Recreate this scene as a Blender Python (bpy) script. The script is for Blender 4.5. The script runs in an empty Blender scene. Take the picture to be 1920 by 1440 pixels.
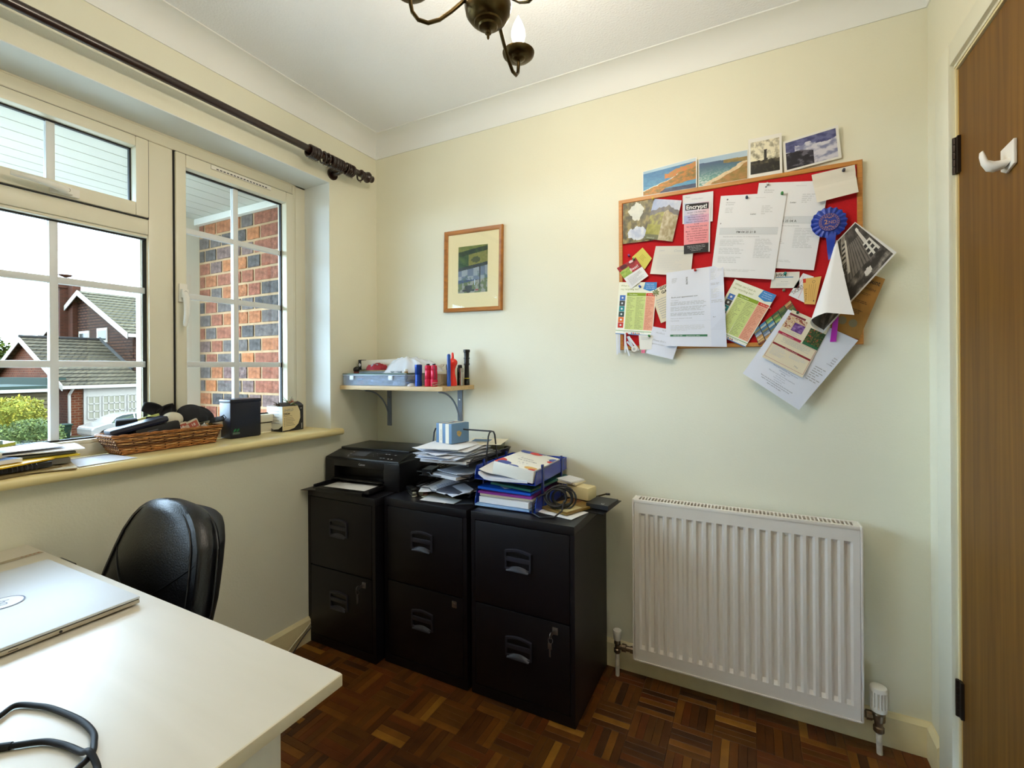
import bpy, bmesh, math, random
from math import sin, cos, pi, radians, atan2, sqrt
from mathutils import Vector, Matrix, noise as mnoise

SC = bpy.context.scene
COLL = SC.collection
random.seed(7)

# ------------------------------------------------------------------ camera
FPX = 873.0
YAW = atan2(450.0, 873.0)
ROLL = 0.0063
cam_data = bpy.data.cameras.new('camera')
cam_data.sensor_width = 36.0
cam_data.sensor_fit = 'HORIZONTAL'
cam_data.lens = FPX / 1920.0 * 36.0
cam_data.shift_y = -30.5 / 1920.0
cam_data.clip_start = 0.02
cam_data.clip_end = 500
cam = bpy.data.objects.new('camera', cam_data)
COLL.objects.link(cam)
cam.matrix_world = (Matrix.Translation((1.756, -1.856, 1.2)) @ Matrix.Rotation(YAW, 4, 'Z')
                    @ Matrix.Rotation(pi / 2, 4, 'X') @ Matrix.Rotation(-ROLL, 4, 'Z'))
SC.camera = cam

# ------------------------------------------------------------------ world, lamps, exposure
SKY = 17.5
world = bpy.data.worlds.new('overcast_sky')
SC.world = world
world.use_nodes = True
wn, wl = world.node_tree.nodes, world.node_tree.links
bg = wn['Background']
tc = wn.new('ShaderNodeTexCoord')
nz = wn.new('ShaderNodeTexNoise')
nz.inputs['Scale'].default_value = 2.2
nz.inputs['Detail'].default_value = 4
rp = wn.new('ShaderNodeValToRGB')
rp.color_ramp.elements[0].position = 0.3
rp.color_ramp.elements[0].color = (0.50, 0.73, 1.0, 1)
rp.color_ramp.elements[1].position = 0.7
rp.color_ramp.elements[1].color = (0.63, 0.82, 1.0, 1)
wl.new(tc.outputs['Generated'], nz.inputs['Vector'])
wl.new(nz.outputs['Fac'], rp.inputs['Fac'])
wl.new(rp.outputs['Color'], bg.inputs['Color'])
bg.inputs['Strength'].default_value = SKY

BULB_POWER = 5.4
BULB_COLOR = (1.0, 0.88, 0.70)
SC.view_settings.view_transform = 'Standard'
SC.view_settings.look = 'None'
SC.view_settings.gamma = 1.0
SC.view_settings.use_curve_mapping = False
SC.view_settings.exposure = 0.22
SC.cycles.max_bounces = 10
SC.cycles.diffuse_bounces = 5
SC.cycles.transparent_max_bounces = 16
SC.cycles.caustics_reflective = False
SC.cycles.caustics_refractive = False

# ------------------------------------------------------------------ helpers: colour and materials
def lin(c):
    c = c / 255.0
    return c / 12.92 if c <= 0.04045 else ((c + 0.055) / 1.055) ** 2.4
def rgb(t):
    return (lin(t[0]), lin(t[1]), lin(t[2]), 1.0)
MATS = {}
EXT = 0.22            # outdoor colours darkened and warmed to offset the strong bluish sky
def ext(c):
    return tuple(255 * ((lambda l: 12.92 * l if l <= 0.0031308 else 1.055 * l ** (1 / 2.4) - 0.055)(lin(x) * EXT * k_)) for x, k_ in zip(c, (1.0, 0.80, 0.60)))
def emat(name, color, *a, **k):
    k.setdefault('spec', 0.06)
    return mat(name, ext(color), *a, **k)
def mat(name, color, rough=0.5, metal=0.0, spec=0.5, bump=None, var=None, coat=0.0, emit=None, alpha=1.0, ior=None, trans=0.0):
    """color is sRGB 0-255; bump=(scale, strength[, detail]); var=(scale, amount[, stretch xyz])"""
    if name in MATS:
        return MATS[name]
    m = bpy.data.materials.new(name)
    m.use_nodes = True
    n, l = m.node_tree.nodes, m.node_tree.links
    b = n['Principled BSDF']
    b.inputs['Base Color'].default_value = rgb(color)
    b.inputs['Roughness'].default_value = rough
    b.inputs['Metallic'].default_value = metal
    b.inputs['Specular IOR Level'].default_value = spec
    b.inputs['Coat Weight'].default_value = coat
    b.inputs['Coat Roughness'].default_value = 0.15
    if ior: b.inputs['IOR'].default_value = ior
    b.inputs['Transmission Weight'].default_value = trans
    b.inputs['Alpha'].default_value = alpha
    if emit:
        b.inputs['Emission Color'].default_value = rgb(emit[0])
        b.inputs['Emission Strength'].default_value = emit[1]
    if bump or var:
        t = n.new('ShaderNodeTexCoord')
    if bump:
        z = n.new('ShaderNodeTexNoise')
        z.inputs['Scale'].default_value = bump[0]
        z.inputs['Detail'].default_value = bump[2] if len(bump) > 2 else 3
        bp = n.new('ShaderNodeBump')
        bp.inputs['Strength'].default_value = bump[1]
        bp.inputs['Distance'].default_value = 0.004
        l.new(t.outputs['Object'], z.inputs['Vector'])
        l.new(z.outputs['Fac'], bp.inputs['Height'])
        l.new(bp.outputs['Normal'], b.inputs['Normal'])
    if var:
        mp = n.new('ShaderNodeMapping')
        if len(var) > 2:
            mp.inputs['Scale'].default_value = var[2]
        z = n.new('ShaderNodeTexNoise')
        z.inputs['Scale'].default_value = var[0]
        z.inputs['Detail'].default_value = 5
        r = n.new('ShaderNodeValToRGB')
        a = var[1]
        base = rgb(color)
        r.color_ramp.elements[0].position = 0.32
        r.color_ramp.elements[1].position = 0.68
        r.color_ramp.elements[0].color = [max(0, x * (1 - a)) for x in base[:3]] + [1]
        r.color_ramp.elements[1].color = [min(1, x * (1 + a)) for x in base[:3]] + [1]
        l.new(t.outputs['Object'], mp.inputs['Vector'])
        l.new(mp.outputs['Vector'], z.inputs['Vector'])
        l.new(z.outputs['Fac'], r.inputs['Fac'])
        l.new(r.outputs['Color'], b.inputs['Base Color'])
    MATS[name] = m
    return m

def glass_mat(name, tint=(1, 1, 1), f0=1.5, mix=None):
    m = bpy.data.materials.new(name)
    m.use_nodes = True
    n, l = m.node_tree.nodes, m.node_tree.links
    n.remove(n['Principled BSDF'])
    out = n['Material Output']
    tr = n.new('ShaderNodeBsdfTransparent')
    tr.inputs['Color'].default_value = (*tint, 1)
    gl = n.new('ShaderNodeBsdfGlossy')
    gl.inputs['Roughness'].default_value = 0.02
    # Schlick reflectance, the same on both faces of a thin pane
    ge = n.new('ShaderNodeNewGeometry')
    dt = n.new('ShaderNodeVectorMath'); dt.operation = 'DOT_PRODUCT'
    l.new(ge.outputs['Normal'], dt.inputs[0]); l.new(ge.outputs['Incoming'], dt.inputs[1])
    def mth(op, a, b):
        q = n.new('ShaderNodeMath'); q.operation = op
        for k, x in ((0, a), (1, b)):
            if x is None: continue
            if isinstance(x, (int, float)): q.inputs[k].default_value = x
            else: l.new(x, q.inputs[k])
        return q.outputs[0]
    r0 = ((f0 - 1) / (f0 + 1)) ** 2
    fr = mth('ADD', mth('MULTIPLY', mth('POWER', mth('SUBTRACT', 1.0, mth('ABSOLUTE', dt.outputs['Value'], None)), 5.0), 1 - r0), r0)
    mx = n.new('ShaderNodeMixShader')
    if mix is None:
        l.new(fr, mx.inputs['Fac'])
    else:
        mx.inputs['Fac'].default_value = mix
    l.new(tr.outputs['BSDF'], mx.inputs[1])
    l.new(gl.outputs['BSDF'], mx.inputs[2])
    l.new(mx.outputs['Shader'], out.inputs['Surface'])
    MATS[name] = m
    return m

def print_mat(name, rough, coat=0.0):
    m = bpy.data.materials.new(name)
    m.use_nodes = True
    n, l = m.node_tree.nodes, m.node_tree.links
    b = n['Principled BSDF']
    a = n.new('ShaderNodeAttribute')
    a.attribute_name = 'Col'
    l.new(a.outputs['Color'], b.inputs['Base Color'])
    b.inputs['Roughness'].default_value = rough
    b.inputs['Coat Weight'].default_value = coat
    MATS[name] = m
    return m
PRINT = print_mat('printed_ink', 0.6)
PRINT_GLOSS = print_mat('glossy_print', 0.4, 0.0)

# ------------------------------------------------------------------ helpers: meshes
class MB:
    """collects verts and faces (with per-face material index and colour) for ONE mesh"""
    def __init__(s):
        s.v, s.f, s.mi, s.c = [], [], [], []
    def add(s, verts, faces, mi=0, c=None, M=None):
        k = len(s.v)
        for p in verts:
            p = Vector(p)
            s.v.append(M @ p if M is not None else p)
        for f in faces:
            s.f.append([k + i for i in f])
            s.mi.append(mi)
            s.c.append(c)
        return s
    def box(s, x0, x1, y0, y1, z0, z1, mi=0, M=None, c=None):
        v = [(x, y, z) for z in (z0, z1) for y in (y0, y1) for x in (x0, x1)]
        return s.add(v, [(0, 2, 3, 1), (4, 5, 7, 6), (0, 1, 5, 4), (2, 6, 7, 3), (0, 4, 6, 2), (1, 3, 7, 5)], mi, c, M)
    def bbox(s, x0, x1, y0, y1, z0, z1, b=0.002, mi=0, M=None):
        """chamfered box"""
        bm = bmesh.new()
        bmesh.ops.create_cube(bm, size=1)
        for v in bm.verts:
            v.co = Vector(((x0 + x1) / 2 + v.co.x * (x1 - x0), (y0 + y1) / 2 + v.co.y * (y1 - y0), (z0 + z1) / 2 + v.co.z * (z1 - z0)))
        b = min(b, 0.45 * min(abs(x1 - x0), abs(y1 - y0), abs(z1 - z0)))
        bmesh.ops.bevel(bm, geom=bm.edges[:], offset=b, segments=2, profile=0.6, affect='EDGES')
        s.frombm(bm, mi, M)
        return s
    def frombm(s, bm, mi=0, M=None):
        bm.verts.index_update()
        s.add([v.co.copy() for v in bm.verts], [[v.index for v in f.verts] for f in bm.faces], mi, None, M)
        bm.free()
        return s
    def cyl(s, p0, p1, r0, r1=None, n=16, mi=0, caps=True):
        return s.tube([p0, p1], [r0, r0 if r1 is None else r1], n, mi, caps)
    def tube(s, path, r, n=10, mi=0, caps=True, closed=False):
        P = [Vector(p) for p in path]
        if not isinstance(r, (list, tuple)):
            r = [r] * len(P)
        k = len(s.v)
        m = len(P)
        up = None
        for i in range(m):
            if closed:
                d = (P[(i + 1) % m] - P[i - 1])
            else:
                d = P[min(i + 1, m - 1)] - P[max(i - 1, 0)]
            if d.length < 1e-9: d = Vector((0, 0, 1))
            d.normalize()
            if up is None:
                up = Vector((0, 0, 1)) if abs(d.z) < 0.9 else Vector((1, 0, 0))
            a = d.cross(up)
            if a.length < 1e-6:
                up = Vector((1, 0.3, 0)); a = d.cross(up)
            a.normalize()
            b = a.cross(d).normalized()
            up = b
            for j in range(n):
                t = 2 * pi * j / n
                s.v.append(P[i] + (a * cos(t) + b * sin(t)) * r[i])
        rng = m if closed else m - 1
        for i in range(rng):
            for j in range(n):
                i2 = (i + 1) % m
                s.f.append([k + i * n + j, k + i * n + (j + 1) % n, k + i2 * n + (j + 1) % n, k + i2 * n + j])
                s.mi.append(mi); s.c.append(None)
        if caps and not closed:
            s.f.append([k + j for j in range(n)][::-1]); s.mi.append(mi); s.c.append(None)
            s.f.append([k + (m - 1) * n + j for j in range(n)]); s.mi.append(mi); s.c.append(None)
        return s
    def lathe(s, prof, origin=(0, 0, 0), axis=(0, 0, 1), n=24, mi=0, caps=True):
        """prof: list of (distance along axis, radius)"""
        o, ax = Vector(origin), Vector(axis).normalized()
        return s.tube([o + ax * p[0] + ax * (1e-6 * i) for i, p in enumerate(prof)], [max(p[1], 1e-5) for p in prof], n, mi, caps)
    def prism(s, pts, z0, z1, mi=0, M=None, c=None):
        """pts ccw in xy, extruded along z"""
        n = len(pts)
        v = [(x, y, z0) for x, y in pts] + [(x, y, z1) for x, y in pts]
        f = [list(range(n))[::-1], list(range(n, 2 * n))] + [[i, (i + 1) % n, n + (i + 1) % n, n + i] for i in range(n)]
        return s.add(v, f, mi, c, M)
    def grid(s, fn, nu, nv, mi=0, colfn=None, flip=False):
        k = len(s.v)
        for j in range(nv + 1):
            for i in range(nu + 1):
                s.v.append(Vector(fn(i / nu, j / nv)))
        for j in range(nv):
            for i in range(nu):
                a = k + j * (nu + 1) + i
                q = [a, a + 1, a + nu + 2, a + nu + 1]
                if flip: q = q[::-1]
                s.f.append(q)
                s.mi.append(mi)
                s.c.append(colfn((i + .5) / nu, (j + .5) / nv) if colfn else None)
        return s
    def sphere(s, c, r, nu=20, nv=12, mi=0, sc=(1, 1, 1)):
        k = len(s.v)
        c = Vector(c)
        for j in range(nv + 1):
            th = pi * j / nv
            for i in range(nu):
                ph = 2 * pi * i / nu
                s.v.append(c + Vector((r * sc[0] * sin(th) * cos(ph), r * sc[1] * sin(th) * sin(ph), r * sc[2] * cos(th))))
        for j in range(nv):
            for i in range(nu):
                s.f.append([k + j * nu + i, k + (j + 1) * nu + i, k + (j + 1) * nu + (i + 1) % nu, k + j * nu + (i + 1) % nu])
                s.mi.append(mi); s.c.append(None)
        return s

def wmat(o):
    m = o.matrix_basis.copy()
    while o.parent:
        o = o.parent
        m = o.matrix_basis @ m
    return m

def obj(name, mb, materials, parent=None, world=True, smooth=None, bevel=0.0, solid=0.0, subsurf=0):
    """ONE mesh object. world=True: vertices are world coordinates, re-expressed for the parent."""
    me = bpy.data.meshes.new(name)
    vs = mb.v
    if parent is not None and world:
        inv = wmat(parent).inverted()
        vs = [inv @ v for v in vs]
    me.from_pydata([tuple(v) for v in vs], [], mb.f)
    if not isinstance(materials, (list, tuple)):
        materials = [materials]
    for m in materials:
        me.materials.append(m)
    if len(materials) > 1:
        me.polygons.foreach_set('material_index', mb.mi)
    if any(c is not None for c in mb.c):
        at = me.color_attributes.new('Col', 'FLOAT_COLOR', 'CORNER')
        buf = []
        for p, c in zip(mb.f, mb.c):
            cc = rgb(c) if c else (1, 1, 1, 1)
            buf.extend(list(cc) * len(p))
        at.data.foreach_set('color', buf)
    me.validate()
    if smooth is not None:
        me.polygons.foreach_set('use_smooth', [True] * len(me.polygons))
        me.set_sharp_from_angle(angle=radians(smooth))
    me.update()
    o = bpy.data.objects.new(name, me)
    COLL.objects.link(o)
    if parent is not None:
        o.parent = parent
    if solid:
        md = o.modifiers.new('s', 'SOLIDIFY'); md.thickness = solid; md.offset = 0
    if bevel:
        md = o.modifiers.new('b', 'BEVEL'); md.width = bevel; md.segments = 2; md.limit_method = 'ANGLE'; md.angle_limit = radians(40)
    if subsurf:
        md = o.modifiers.new('u', 'SUBSURF'); md.levels = subsurf; md.render_levels = subsurf
    return o

def thing(name, label, cat, loc=(0, 0, 0), rot=0.0, group=None):
    o = bpy.data.objects.new(name, None)
    o.empty_display_size = 0.05
    COLL.objects.link(o)
    o.location = loc
    o.rotation_euler = (0, 0, rot) if not isinstance(rot, (tuple, list)) else rot
    o['label'] = label
    o['category'] = cat
    if group: o['group'] = group
    return o
def tag(o, label, cat, group=None, kind=None):
    o['label'] = label; o['category'] = cat
    if group: o['group'] = group
    if kind: o['kind'] = kind
    return o
def struct(name, mb=None, m=None, **k):
    if mb is None:
        o = bpy.data.objects.new(name, None); COLL.objects.link(o)
    else:
        o = obj(name, mb, m, **k)
    o['kind'] = 'structure'
    return o
def dup(o, parent=None):
    c = o.copy()
    COLL.objects.link(c)
    if parent is not None: c.parent = parent
    for ch in list(o.children):
        dup(ch, c)
    return c

# text outlines in 2D: list of (verts, faces), height about 1 for capitals, cached
_TXT = {}
def text2d(s, bold=0.0, shear=0.0, spacing=1.0):
    key = (s, bold, shear, spacing)
    if key in _TXT: return _TXT[key]
    cu = bpy.data.curves.new('t', 'FONT')
    cu.body = s
    cu.size = 1.4
    cu.offset = bold
    cu.shear = shear
    cu.space_character = spacing
    cu.resolution_u = 2
    cu.align_x = 'LEFT'
    o = bpy.data.objects.new('t', cu)
    COLL.objects.link(o)
    dg = bpy.context.evaluated_depsgraph_get()
    me = bpy.data.meshes.new_from_object(o.evaluated_get(dg))
    vs = [(v.co.x, v.co.y) for v in me.vertices]
    fs = [list(p.vertices) for p in me.polygons]
    w = max([x for x, y in vs] or [0])
    bpy.data.objects.remove(o)
    bpy.data.curves.remove(cu)
    bpy.data.meshes.remove(me)
    _TXT[key] = (vs, fs, w)
    return _TXT[key]

class Sheet:
    """a sheet of paper (or a printed face): corners TL, TR, BR, BL in 3D, bulge(u, v) along the normal"""
    def __init__(s, TL, TR, BR, BL, bulge=None, out=None):
        s.c = [Vector(p) for p in (TL, TR, BR, BL)]
        n = (s.c[3] - s.c[0]).cross(s.c[1] - s.c[0]).normalized()
        if out is not None and n.dot(Vector(out)) < 0: n = -n
        s.n = n
        s.bulge = bulge
        s.w = (s.c[1] - s.c[0]).length
        s.h = (s.c[3] - s.c[0]).length
        s.pr = MB()
        s.lift = 0.0005
    def P(s, u, v, d=0.0):
        a, b, c, e = s.c
        p = (a * (1 - u) + b * u) * (1 - v) + (e * (1 - u) + c * u) * v
        k = s.bulge(u, v) if s.bulge else 0.0
        return p + s.n * (k + d)
    def paper(s, name, m, parent=None, nu=8, nv=8, solid=0.0):
        mb = MB().grid(lambda u, v: s.P(u, v), nu, nv, flip=True)
        return obj(name, mb, m, parent, smooth=60, solid=solid)
    def rect(s, u0, v0, u1, v1, c, lift=1.0):
        nu = max(1, int(abs(u1 - u0) * 6)) if s.bulge else 1
        nv = max(1, int(abs(v1 - v0) * 6)) if s.bulge else 1
        s.pr.grid(lambda a, b: s.P(u0 + (u1 - u0) * a, v0 + (v1 - v0) * b, s.lift * lift), nu, nv, colfn=lambda a, b: c, flip=True)
    def lines(s, u0, v0, u1, v1, n, c, ragged=0.25, fill=0.32, seed=1, just=None):
        r = random.Random(seed)
        cl_ = tuple(q + (224 - q) * .38 for q in c) if min(c) > 110 and max(c) - min(c) < 40 else c
        for i in range(n):
            a = v0 + (v1 - v0) * (i + 0.2) / n
            b = a + (v1 - v0) / n * fill
            ln = 1 - r.random() * ragged if (i + 1) % 5 else 0.35 + 0.3 * r.random()
            uu0, uu1 = u0, u0 + (u1 - u0) * ln
            if just == 'c':
                mid = (u0 + u1) / 2; h = (u1 - u0) * ln / 2
                uu0, uu1 = mid - h, mid + h
            # broken into words
            x = uu0
            while x < uu1 - 0.01:
                wl_ = min((0.03 + 0.08 * r.random()), uu1 - x)
                s.rect(x, a, x + wl_, b, cl_, 1.7)
                x += wl_ + 0.012
    def text(s, u, v, h, txt, c, bold=0.0, align='l', rot=0, shear=0.0, maxw=None, lift=1.2):
        """h: cap height as a share of the sheet height; (u, v) is the baseline start"""
        vs, fs, w = text2d(txt, bold, shear)
        hm = h * s.h
        k = hm
        sx = k
        if maxw and w * k > maxw * s.w: sx = maxw * s.w / w
        off = 0 if align == 'l' else (-w / 2 if align == 'c' else -w)
        ca, sa = cos(rot), sin(rot)
        out = []
        for x, y in vs:
            x, y = (x + off) * sx, y * k
            x, y = x * ca - y * sa, x * sa + y * ca
            out.append(s.P(u + x / s.w, v - y / s.h, s.lift * lift))
        s.pr.add(out, [f[:] for f in fs], 0, c)
    def disc(s, u, v, r, c, n=20, lift=1.0, r_in=0):
        pts = []
        for i in range(n):
            t = 2 * pi * i / n
            pts.append(s.P(u + r * cos(t) / s.w, v + r * sin(t) / s.h, s.lift * lift))
        if r_in:
            q = [s.P(u + r_in * cos(2 * pi * i / n) / s.w, v + r_in * sin(2 * pi * i / n) / s.h, s.lift * lift) for i in range(n)]
            s.pr.add(pts + q, [[i, (i + 1) % n, n + (i + 1) % n, n + i] for i in range(n)], 0, c)
        else:
            s.pr.add(pts, [list(range(n))], 0, c)
    def pic(s, u0, v0, u1, v1, fn, nu, nv, lift=1.0):
        s.pr.grid(lambda a, b: s.P(u0 + (u1 - u0) * a, v0 + (v1 - v0) * b, s.lift * lift), nu, nv, colfn=fn, flip=True)
    def poly(s, pts, c, lift=1.4):
        s.pr.add([s.P(u, v, s.lift * lift) for u, v in pts], [list(range(len(pts)))], 0, c)
    def done(s, parent, name='print', m=None):
        if s.pr.f:
            return obj(name, s.pr, m or PRINT, parent)

def nz2(x, y, s=0.0):
    return mnoise.noise(Vector((x, y, s)))
def fbm(x, y, s=0.0):
    return nz2(x, y, s) + 0.5 * nz2(2.1 * x, 2.1 * y, s + 5) + 0.25 * nz2(4.3 * x, 4.3 * y, s + 9)
def mixc(a, b, t):
    t = max(0.0, min(1.0, t))
    return tuple(a[i] * (1 - t) + b[i] * t for i in range(3))

# ------------------------------------------------------------------ materials
WALL = mat('cream_wall_paint', (231, 228, 207), 0.55, bump=(140, 0.12), var=(1.3, 0.03))
REVEAL = mat('white_wall_paint', (226, 229, 226), 0.6, bump=(140, 0.08))
CEIL = mat('stippled_ceiling', (243, 245, 250), 0.8, bump=(140, 0.45, 2))
COVE = mat('white_coving_paint', (236, 237, 235), 0.6)
TRIM = mat('cream_gloss_paint', (226, 212, 168), 0.35, var=(6, 0.12))
GLOSSW = mat('white_gloss_paint', (232, 230, 218), 0.3)
UPVC = mat('white_window_plastic', (226, 220, 198), 0.35)
UPVC_BAR = mat('white_glazing_bar', (222, 224, 224), 0.4)
GASKET = mat('black_rubber_gasket', (14, 14, 16), 0.6)
GLASS = glass_mat('window_glass', (0.985, 0.995, 0.99), 1.45)
BLACKMETAL = mat('black_cabinet_metal', (15, 12, 18), 0.42, spec=0.4, bump=(300, 0.05))
BLACKTOP = mat('black_cabinet_top', (22, 21, 26), 0.35, spec=0.5)
BLACKPLASTIC = mat('black_plastic', (16, 16, 18), 0.35)
GREYPLASTIC = mat('dark_grey_plastic', (52, 52, 62), 0.4)
CHROME = mat('dull_chrome', (190, 188, 182), 0.25, metal=1.0)
PAPER = mat('white_paper', (232, 233, 236), 0.7)
PAPER2 = mat('cool_white_paper', (222, 226, 238), 0.65)
PAPER3 = mat('cream_paper', (226, 216, 190), 0.7)
BRASS = mat('antique_brass', (80, 66, 40), 0.3, metal=1.0, var=(30, 0.25))
DARKWOOD = mat('dark_stained_wood', (38, 18, 10), 0.28, coat=0.3, var=(8, 0.25, (1, 30, 30)))
PINE = mat('honey_pine', (196, 132, 62), 0.4, var=(10, 0.15, (1, 20, 20)))
# ------------------------------------------------------------------ room shell
RW, RD, RH = 2.24, 3.0, 2.385        # width (x 0..RW), depth (y -RD..0), height
WY0, WY1, WZ0, WZ1 = -2.42, -0.305, 0.92, 2.075   # window opening in the left wall

mb = MB()
mb.box(-0.28, 0, -RD - 0.1, WY0, -0.25, RH + 0.1)
mb.box(-0.28, 0, WY1, 0.12, -0.25, RH + 0.1)
mb.box(-0.28, 0, WY0, WY1, -0.25, WZ0 - 0.031)
mb.box(-0.28, 0, WY0, WY1, WZ1, RH + 0.1)
struct('wall_left', mb, WALL)
mb = MB()                               # white-painted lining of the window recess
mb.box(-0.17, -0.0005, WY1 - 0.003, WY1, WZ0, WZ1)
mb.box(-0.17, -0.0005, WY0, WY0 + 0.003, WZ0, WZ1)
mb.box(-0.17, -0.0005, WY0, WY1, WZ1 - 0.003, WZ1)
struct('trim_window_recess', mb, REVEAL)
struct('wall_back', MB().box(0, RW + 0.15, 0, 0.12, -0.05, RH + 0.1), WALL)
DY0, DY1, DZ = -0.99, -0.205, 1.992     # door opening in the right wall
mb = MB()
mb.box(RW, RW + 0.12, DY1, 0.0, -0.05, RH + 0.1)
mb.box(RW, RW + 0.12, -RD - 0.1, DY0, -0.05, RH + 0.1)
mb.box(RW, RW + 0.12, DY0, DY1, DZ, RH + 0.1)
struct('wall_right', mb, WALL)
struct('wall_front', MB().box(0, RW, -RD - 0.1, -RD, -0.05, RH + 0.1), WALL)
struct('ceiling', MB().box(0, RW, -RD, 0, RH, RH + 0.1), CEIL)

# coving: concave quarter, run along each wall
def coving(name, a, b, inward, m0, m1):
    """a->b along the wall at ceiling corner; inward unit vector; mitred ends (m0, m1 = +1 retract)"""
    a, b, w = Vector(a), Vector(b), Vector(inward)
    d = (b - a).normalized()
    prof = [(0.0, 0.088), (0.004, 0.088), (0.004, 0.082)]
    for i in range(9):
        t = i / 8 * pi / 2
        prof.append((0.082 - 0.078 * cos(t), 0.082 - 0.078 * sin(t)))
    prof += [(0.088, 0.004), (0.088, 0.0)]
    k = len(prof)
    mb = MB()
    v = []
    for (o, q) in prof: v.append(a + w * o + d * (o * m0) - Vector((0, 0, q)))
    for (o, q) in prof: v.append(b + w * o - d * (o * m1) - Vector((0, 0, q)))
    mb.add(v, [[i, i + 1, k + i + 1, k + i] for i in range(k - 1)])
    return struct(name, mb, COVE, smooth=30)
coving('trim_coving_left', (0, -RD, RH), (0, 0, RH), (1, 0, 0), 1, 1)
coving('trim_coving_back', (0, 0, RH), (RW, 0, RH), (0, -1, 0), 1, 1)
coving('trim_coving_right', (RW, 0, RH), (RW, -RD, RH), (-1, 0, 0), 1, 1)
coving('trim_coving_front', (RW, -RD, RH), (0, -RD, RH), (0, 1, 0), 1, 1)

# skirting boards
def skirt(name, x0, x1, y0, y1, axis):
    mb = MB()
    h = 0.105
    if axis == 'back':
        pts = [(0, 0), (-0.016, 0), (-0.016, h - 0.012), (-0.006, h), (0, h)]
        mb.add([(x, y, z) for x in (x0, x1) for y, z in pts], [[0, 1, 2, 3, 4], [9, 8, 7, 6, 5]] + [[i, i + 5, (i + 1) % 5 + 5, (i + 1) % 5] for i in range(5)])
    else:
        sg = 1 if axis == 'left' else -1
        bx = 0 if axis == 'left' else RW
        pts = [(0, 0), (0.016, 0), (0.016, h - 0.012), (0.006, h), (0, h)]
        mb.add([(bx + sg * x, y, z) for y in (y0, y1) for x, z in pts], [[0, 1, 2, 3, 4], [9, 8, 7, 6, 5]] + [[i, i + 5, (i + 1) % 5 + 5, (i + 1) % 5] for i in range(5)])
    return struct(name, mb, TRIM)
skirt('baseboard_left', 0, 0, -RD, 0, 'left')
skirt('baseboard_back', 0.016, RW, 0, 0, 'back')
skirt('baseboard_right', 0, 0, -0.105, -0.016, 'right')
skirt('baseboard_right', 0, 0, -RD, -1.09, 'right')

# door and its frame in the right wall
mb = MB()
mb.bbox(RW - 0.012, RW + 0.004, -0.205, -0.105, 0, 2.06, 0.004)
mb.bbox(RW - 0.012, RW + 0.004, -1.09, -0.99, 0, 2.06, 0.004)
mb.bbox(RW - 0.010, RW + 0.004, -0.99, -0.205, 2.0, 2.06, 0.004)
struct('trim_door_casing', mb, mat('off_white_door_casing', (228, 226, 205), 0.4), smooth=30)
mb = MB()
mb.box(RW + 0.002, RW + 0.1, -0.213, -0.2055, 0, 1.992)
mb.box(RW + 0.002, RW + 0.1, -0.9895, -0.982, 0, 1.992)
mb.box(RW + 0.002, RW + 0.1, -0.982, -0.213, 1.985, 1.9915)
mb.box(RW + 0.09, RW + 0.1, -0.982, -0.213, 0, 1.985)
struct('trim_door_lining', mb, mat('cream_door_lining', (228, 214, 168), 0.4))
door = struct('door_1')
door.location = (RW + 0.02, -0.6, 0)
def wood_mat(name, c1, c2, rough, scale, stretch):
    m = bpy.data.materials.new(name)
    m.use_nodes = True
    n, l = m.node_tree.nodes, m.node_tree.links
    b = n['Principled BSDF']
    t = n.new('ShaderNodeTexCoord'); mp = n.new('ShaderNodeMapping'); z = n.new('ShaderNodeTexNoise'); r = n.new('ShaderNodeValToRGB')
    mp.inputs['Scale'].default_value = stretch
    z.inputs['Scale'].default_value = scale; z.inputs['Detail'].default_value = 6; z.inputs['Distortion'].default_value = 0.4
    r.color_ramp.elements[0].position = 0.3; r.color_ramp.elements[0].color = rgb(c1)
    r.color_ramp.elements[1].position = 0.72; r.color_ramp.elements[1].color = rgb(c2)
    l.new(t.outputs['Object'], mp.inputs['Vector']); l.new(mp.outputs['Vector'], z.inputs['Vector'])
    l.new(z.outputs['Fac'], r.inputs['Fac']); l.new(r.outputs['Color'], b.inputs['Base Color'])
    b.inputs['Roughness'].default_value = rough
    MATS[name] = m
    return m
DOORWOOD = wood_mat('brown_door_veneer', (98, 63, 20), (122, 84, 29), 0.48, 5, (6, 14, 0.5))
DOORWOOD.node_tree.nodes['Principled BSDF'].inputs['Specular IOR Level'].default_value = .2
obj('door_slab', MB().bbox(RW + 0.006, RW + 0.046, -0.979, -0.2175, 0.006, 1.982, 0.002), DOORWOOD, door)
obj('door_edge', MB().box(RW + 0.005, RW + 0.046, -0.2172, -0.2145, 0.006, 1.982), mat('pale_edge_lipping', (214, 176, 104), 0.5), door)
HINGE = mat('dark_bronze_hinge', (46, 36, 28), 0.4, metal=0.7)
for z in (1.755, 0.315):
    mb = MB()
    for i in range(5):
        mb.cyl((RW - 0.001, -0.214, z - 0.048 + i * 0.0195), (RW - 0.001, -0.214, z - 0.048 + i * 0.0195 + 0.0175), 0.006, n=12)
    mb.box(RW - 0.001, RW + 0.006, -0.232, -0.214, z - 0.048, z + 0.048)
    obj('hinge', mb, HINGE, door, smooth=40)
for z in (1.04,):
    mb = MB()
    mb.cyl((RW + 0.006, -0.93, z), (RW - 0.045, -0.93, z), 0.011)
    mb.tube([(RW - 0.045, -0.93, z), (RW - 0.05, -0.90, z), (RW - 0.05, -0.82, z - 0.004)], 0.009)
    obj('door_handle', mb, CHROME, door, smooth=40)

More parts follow.
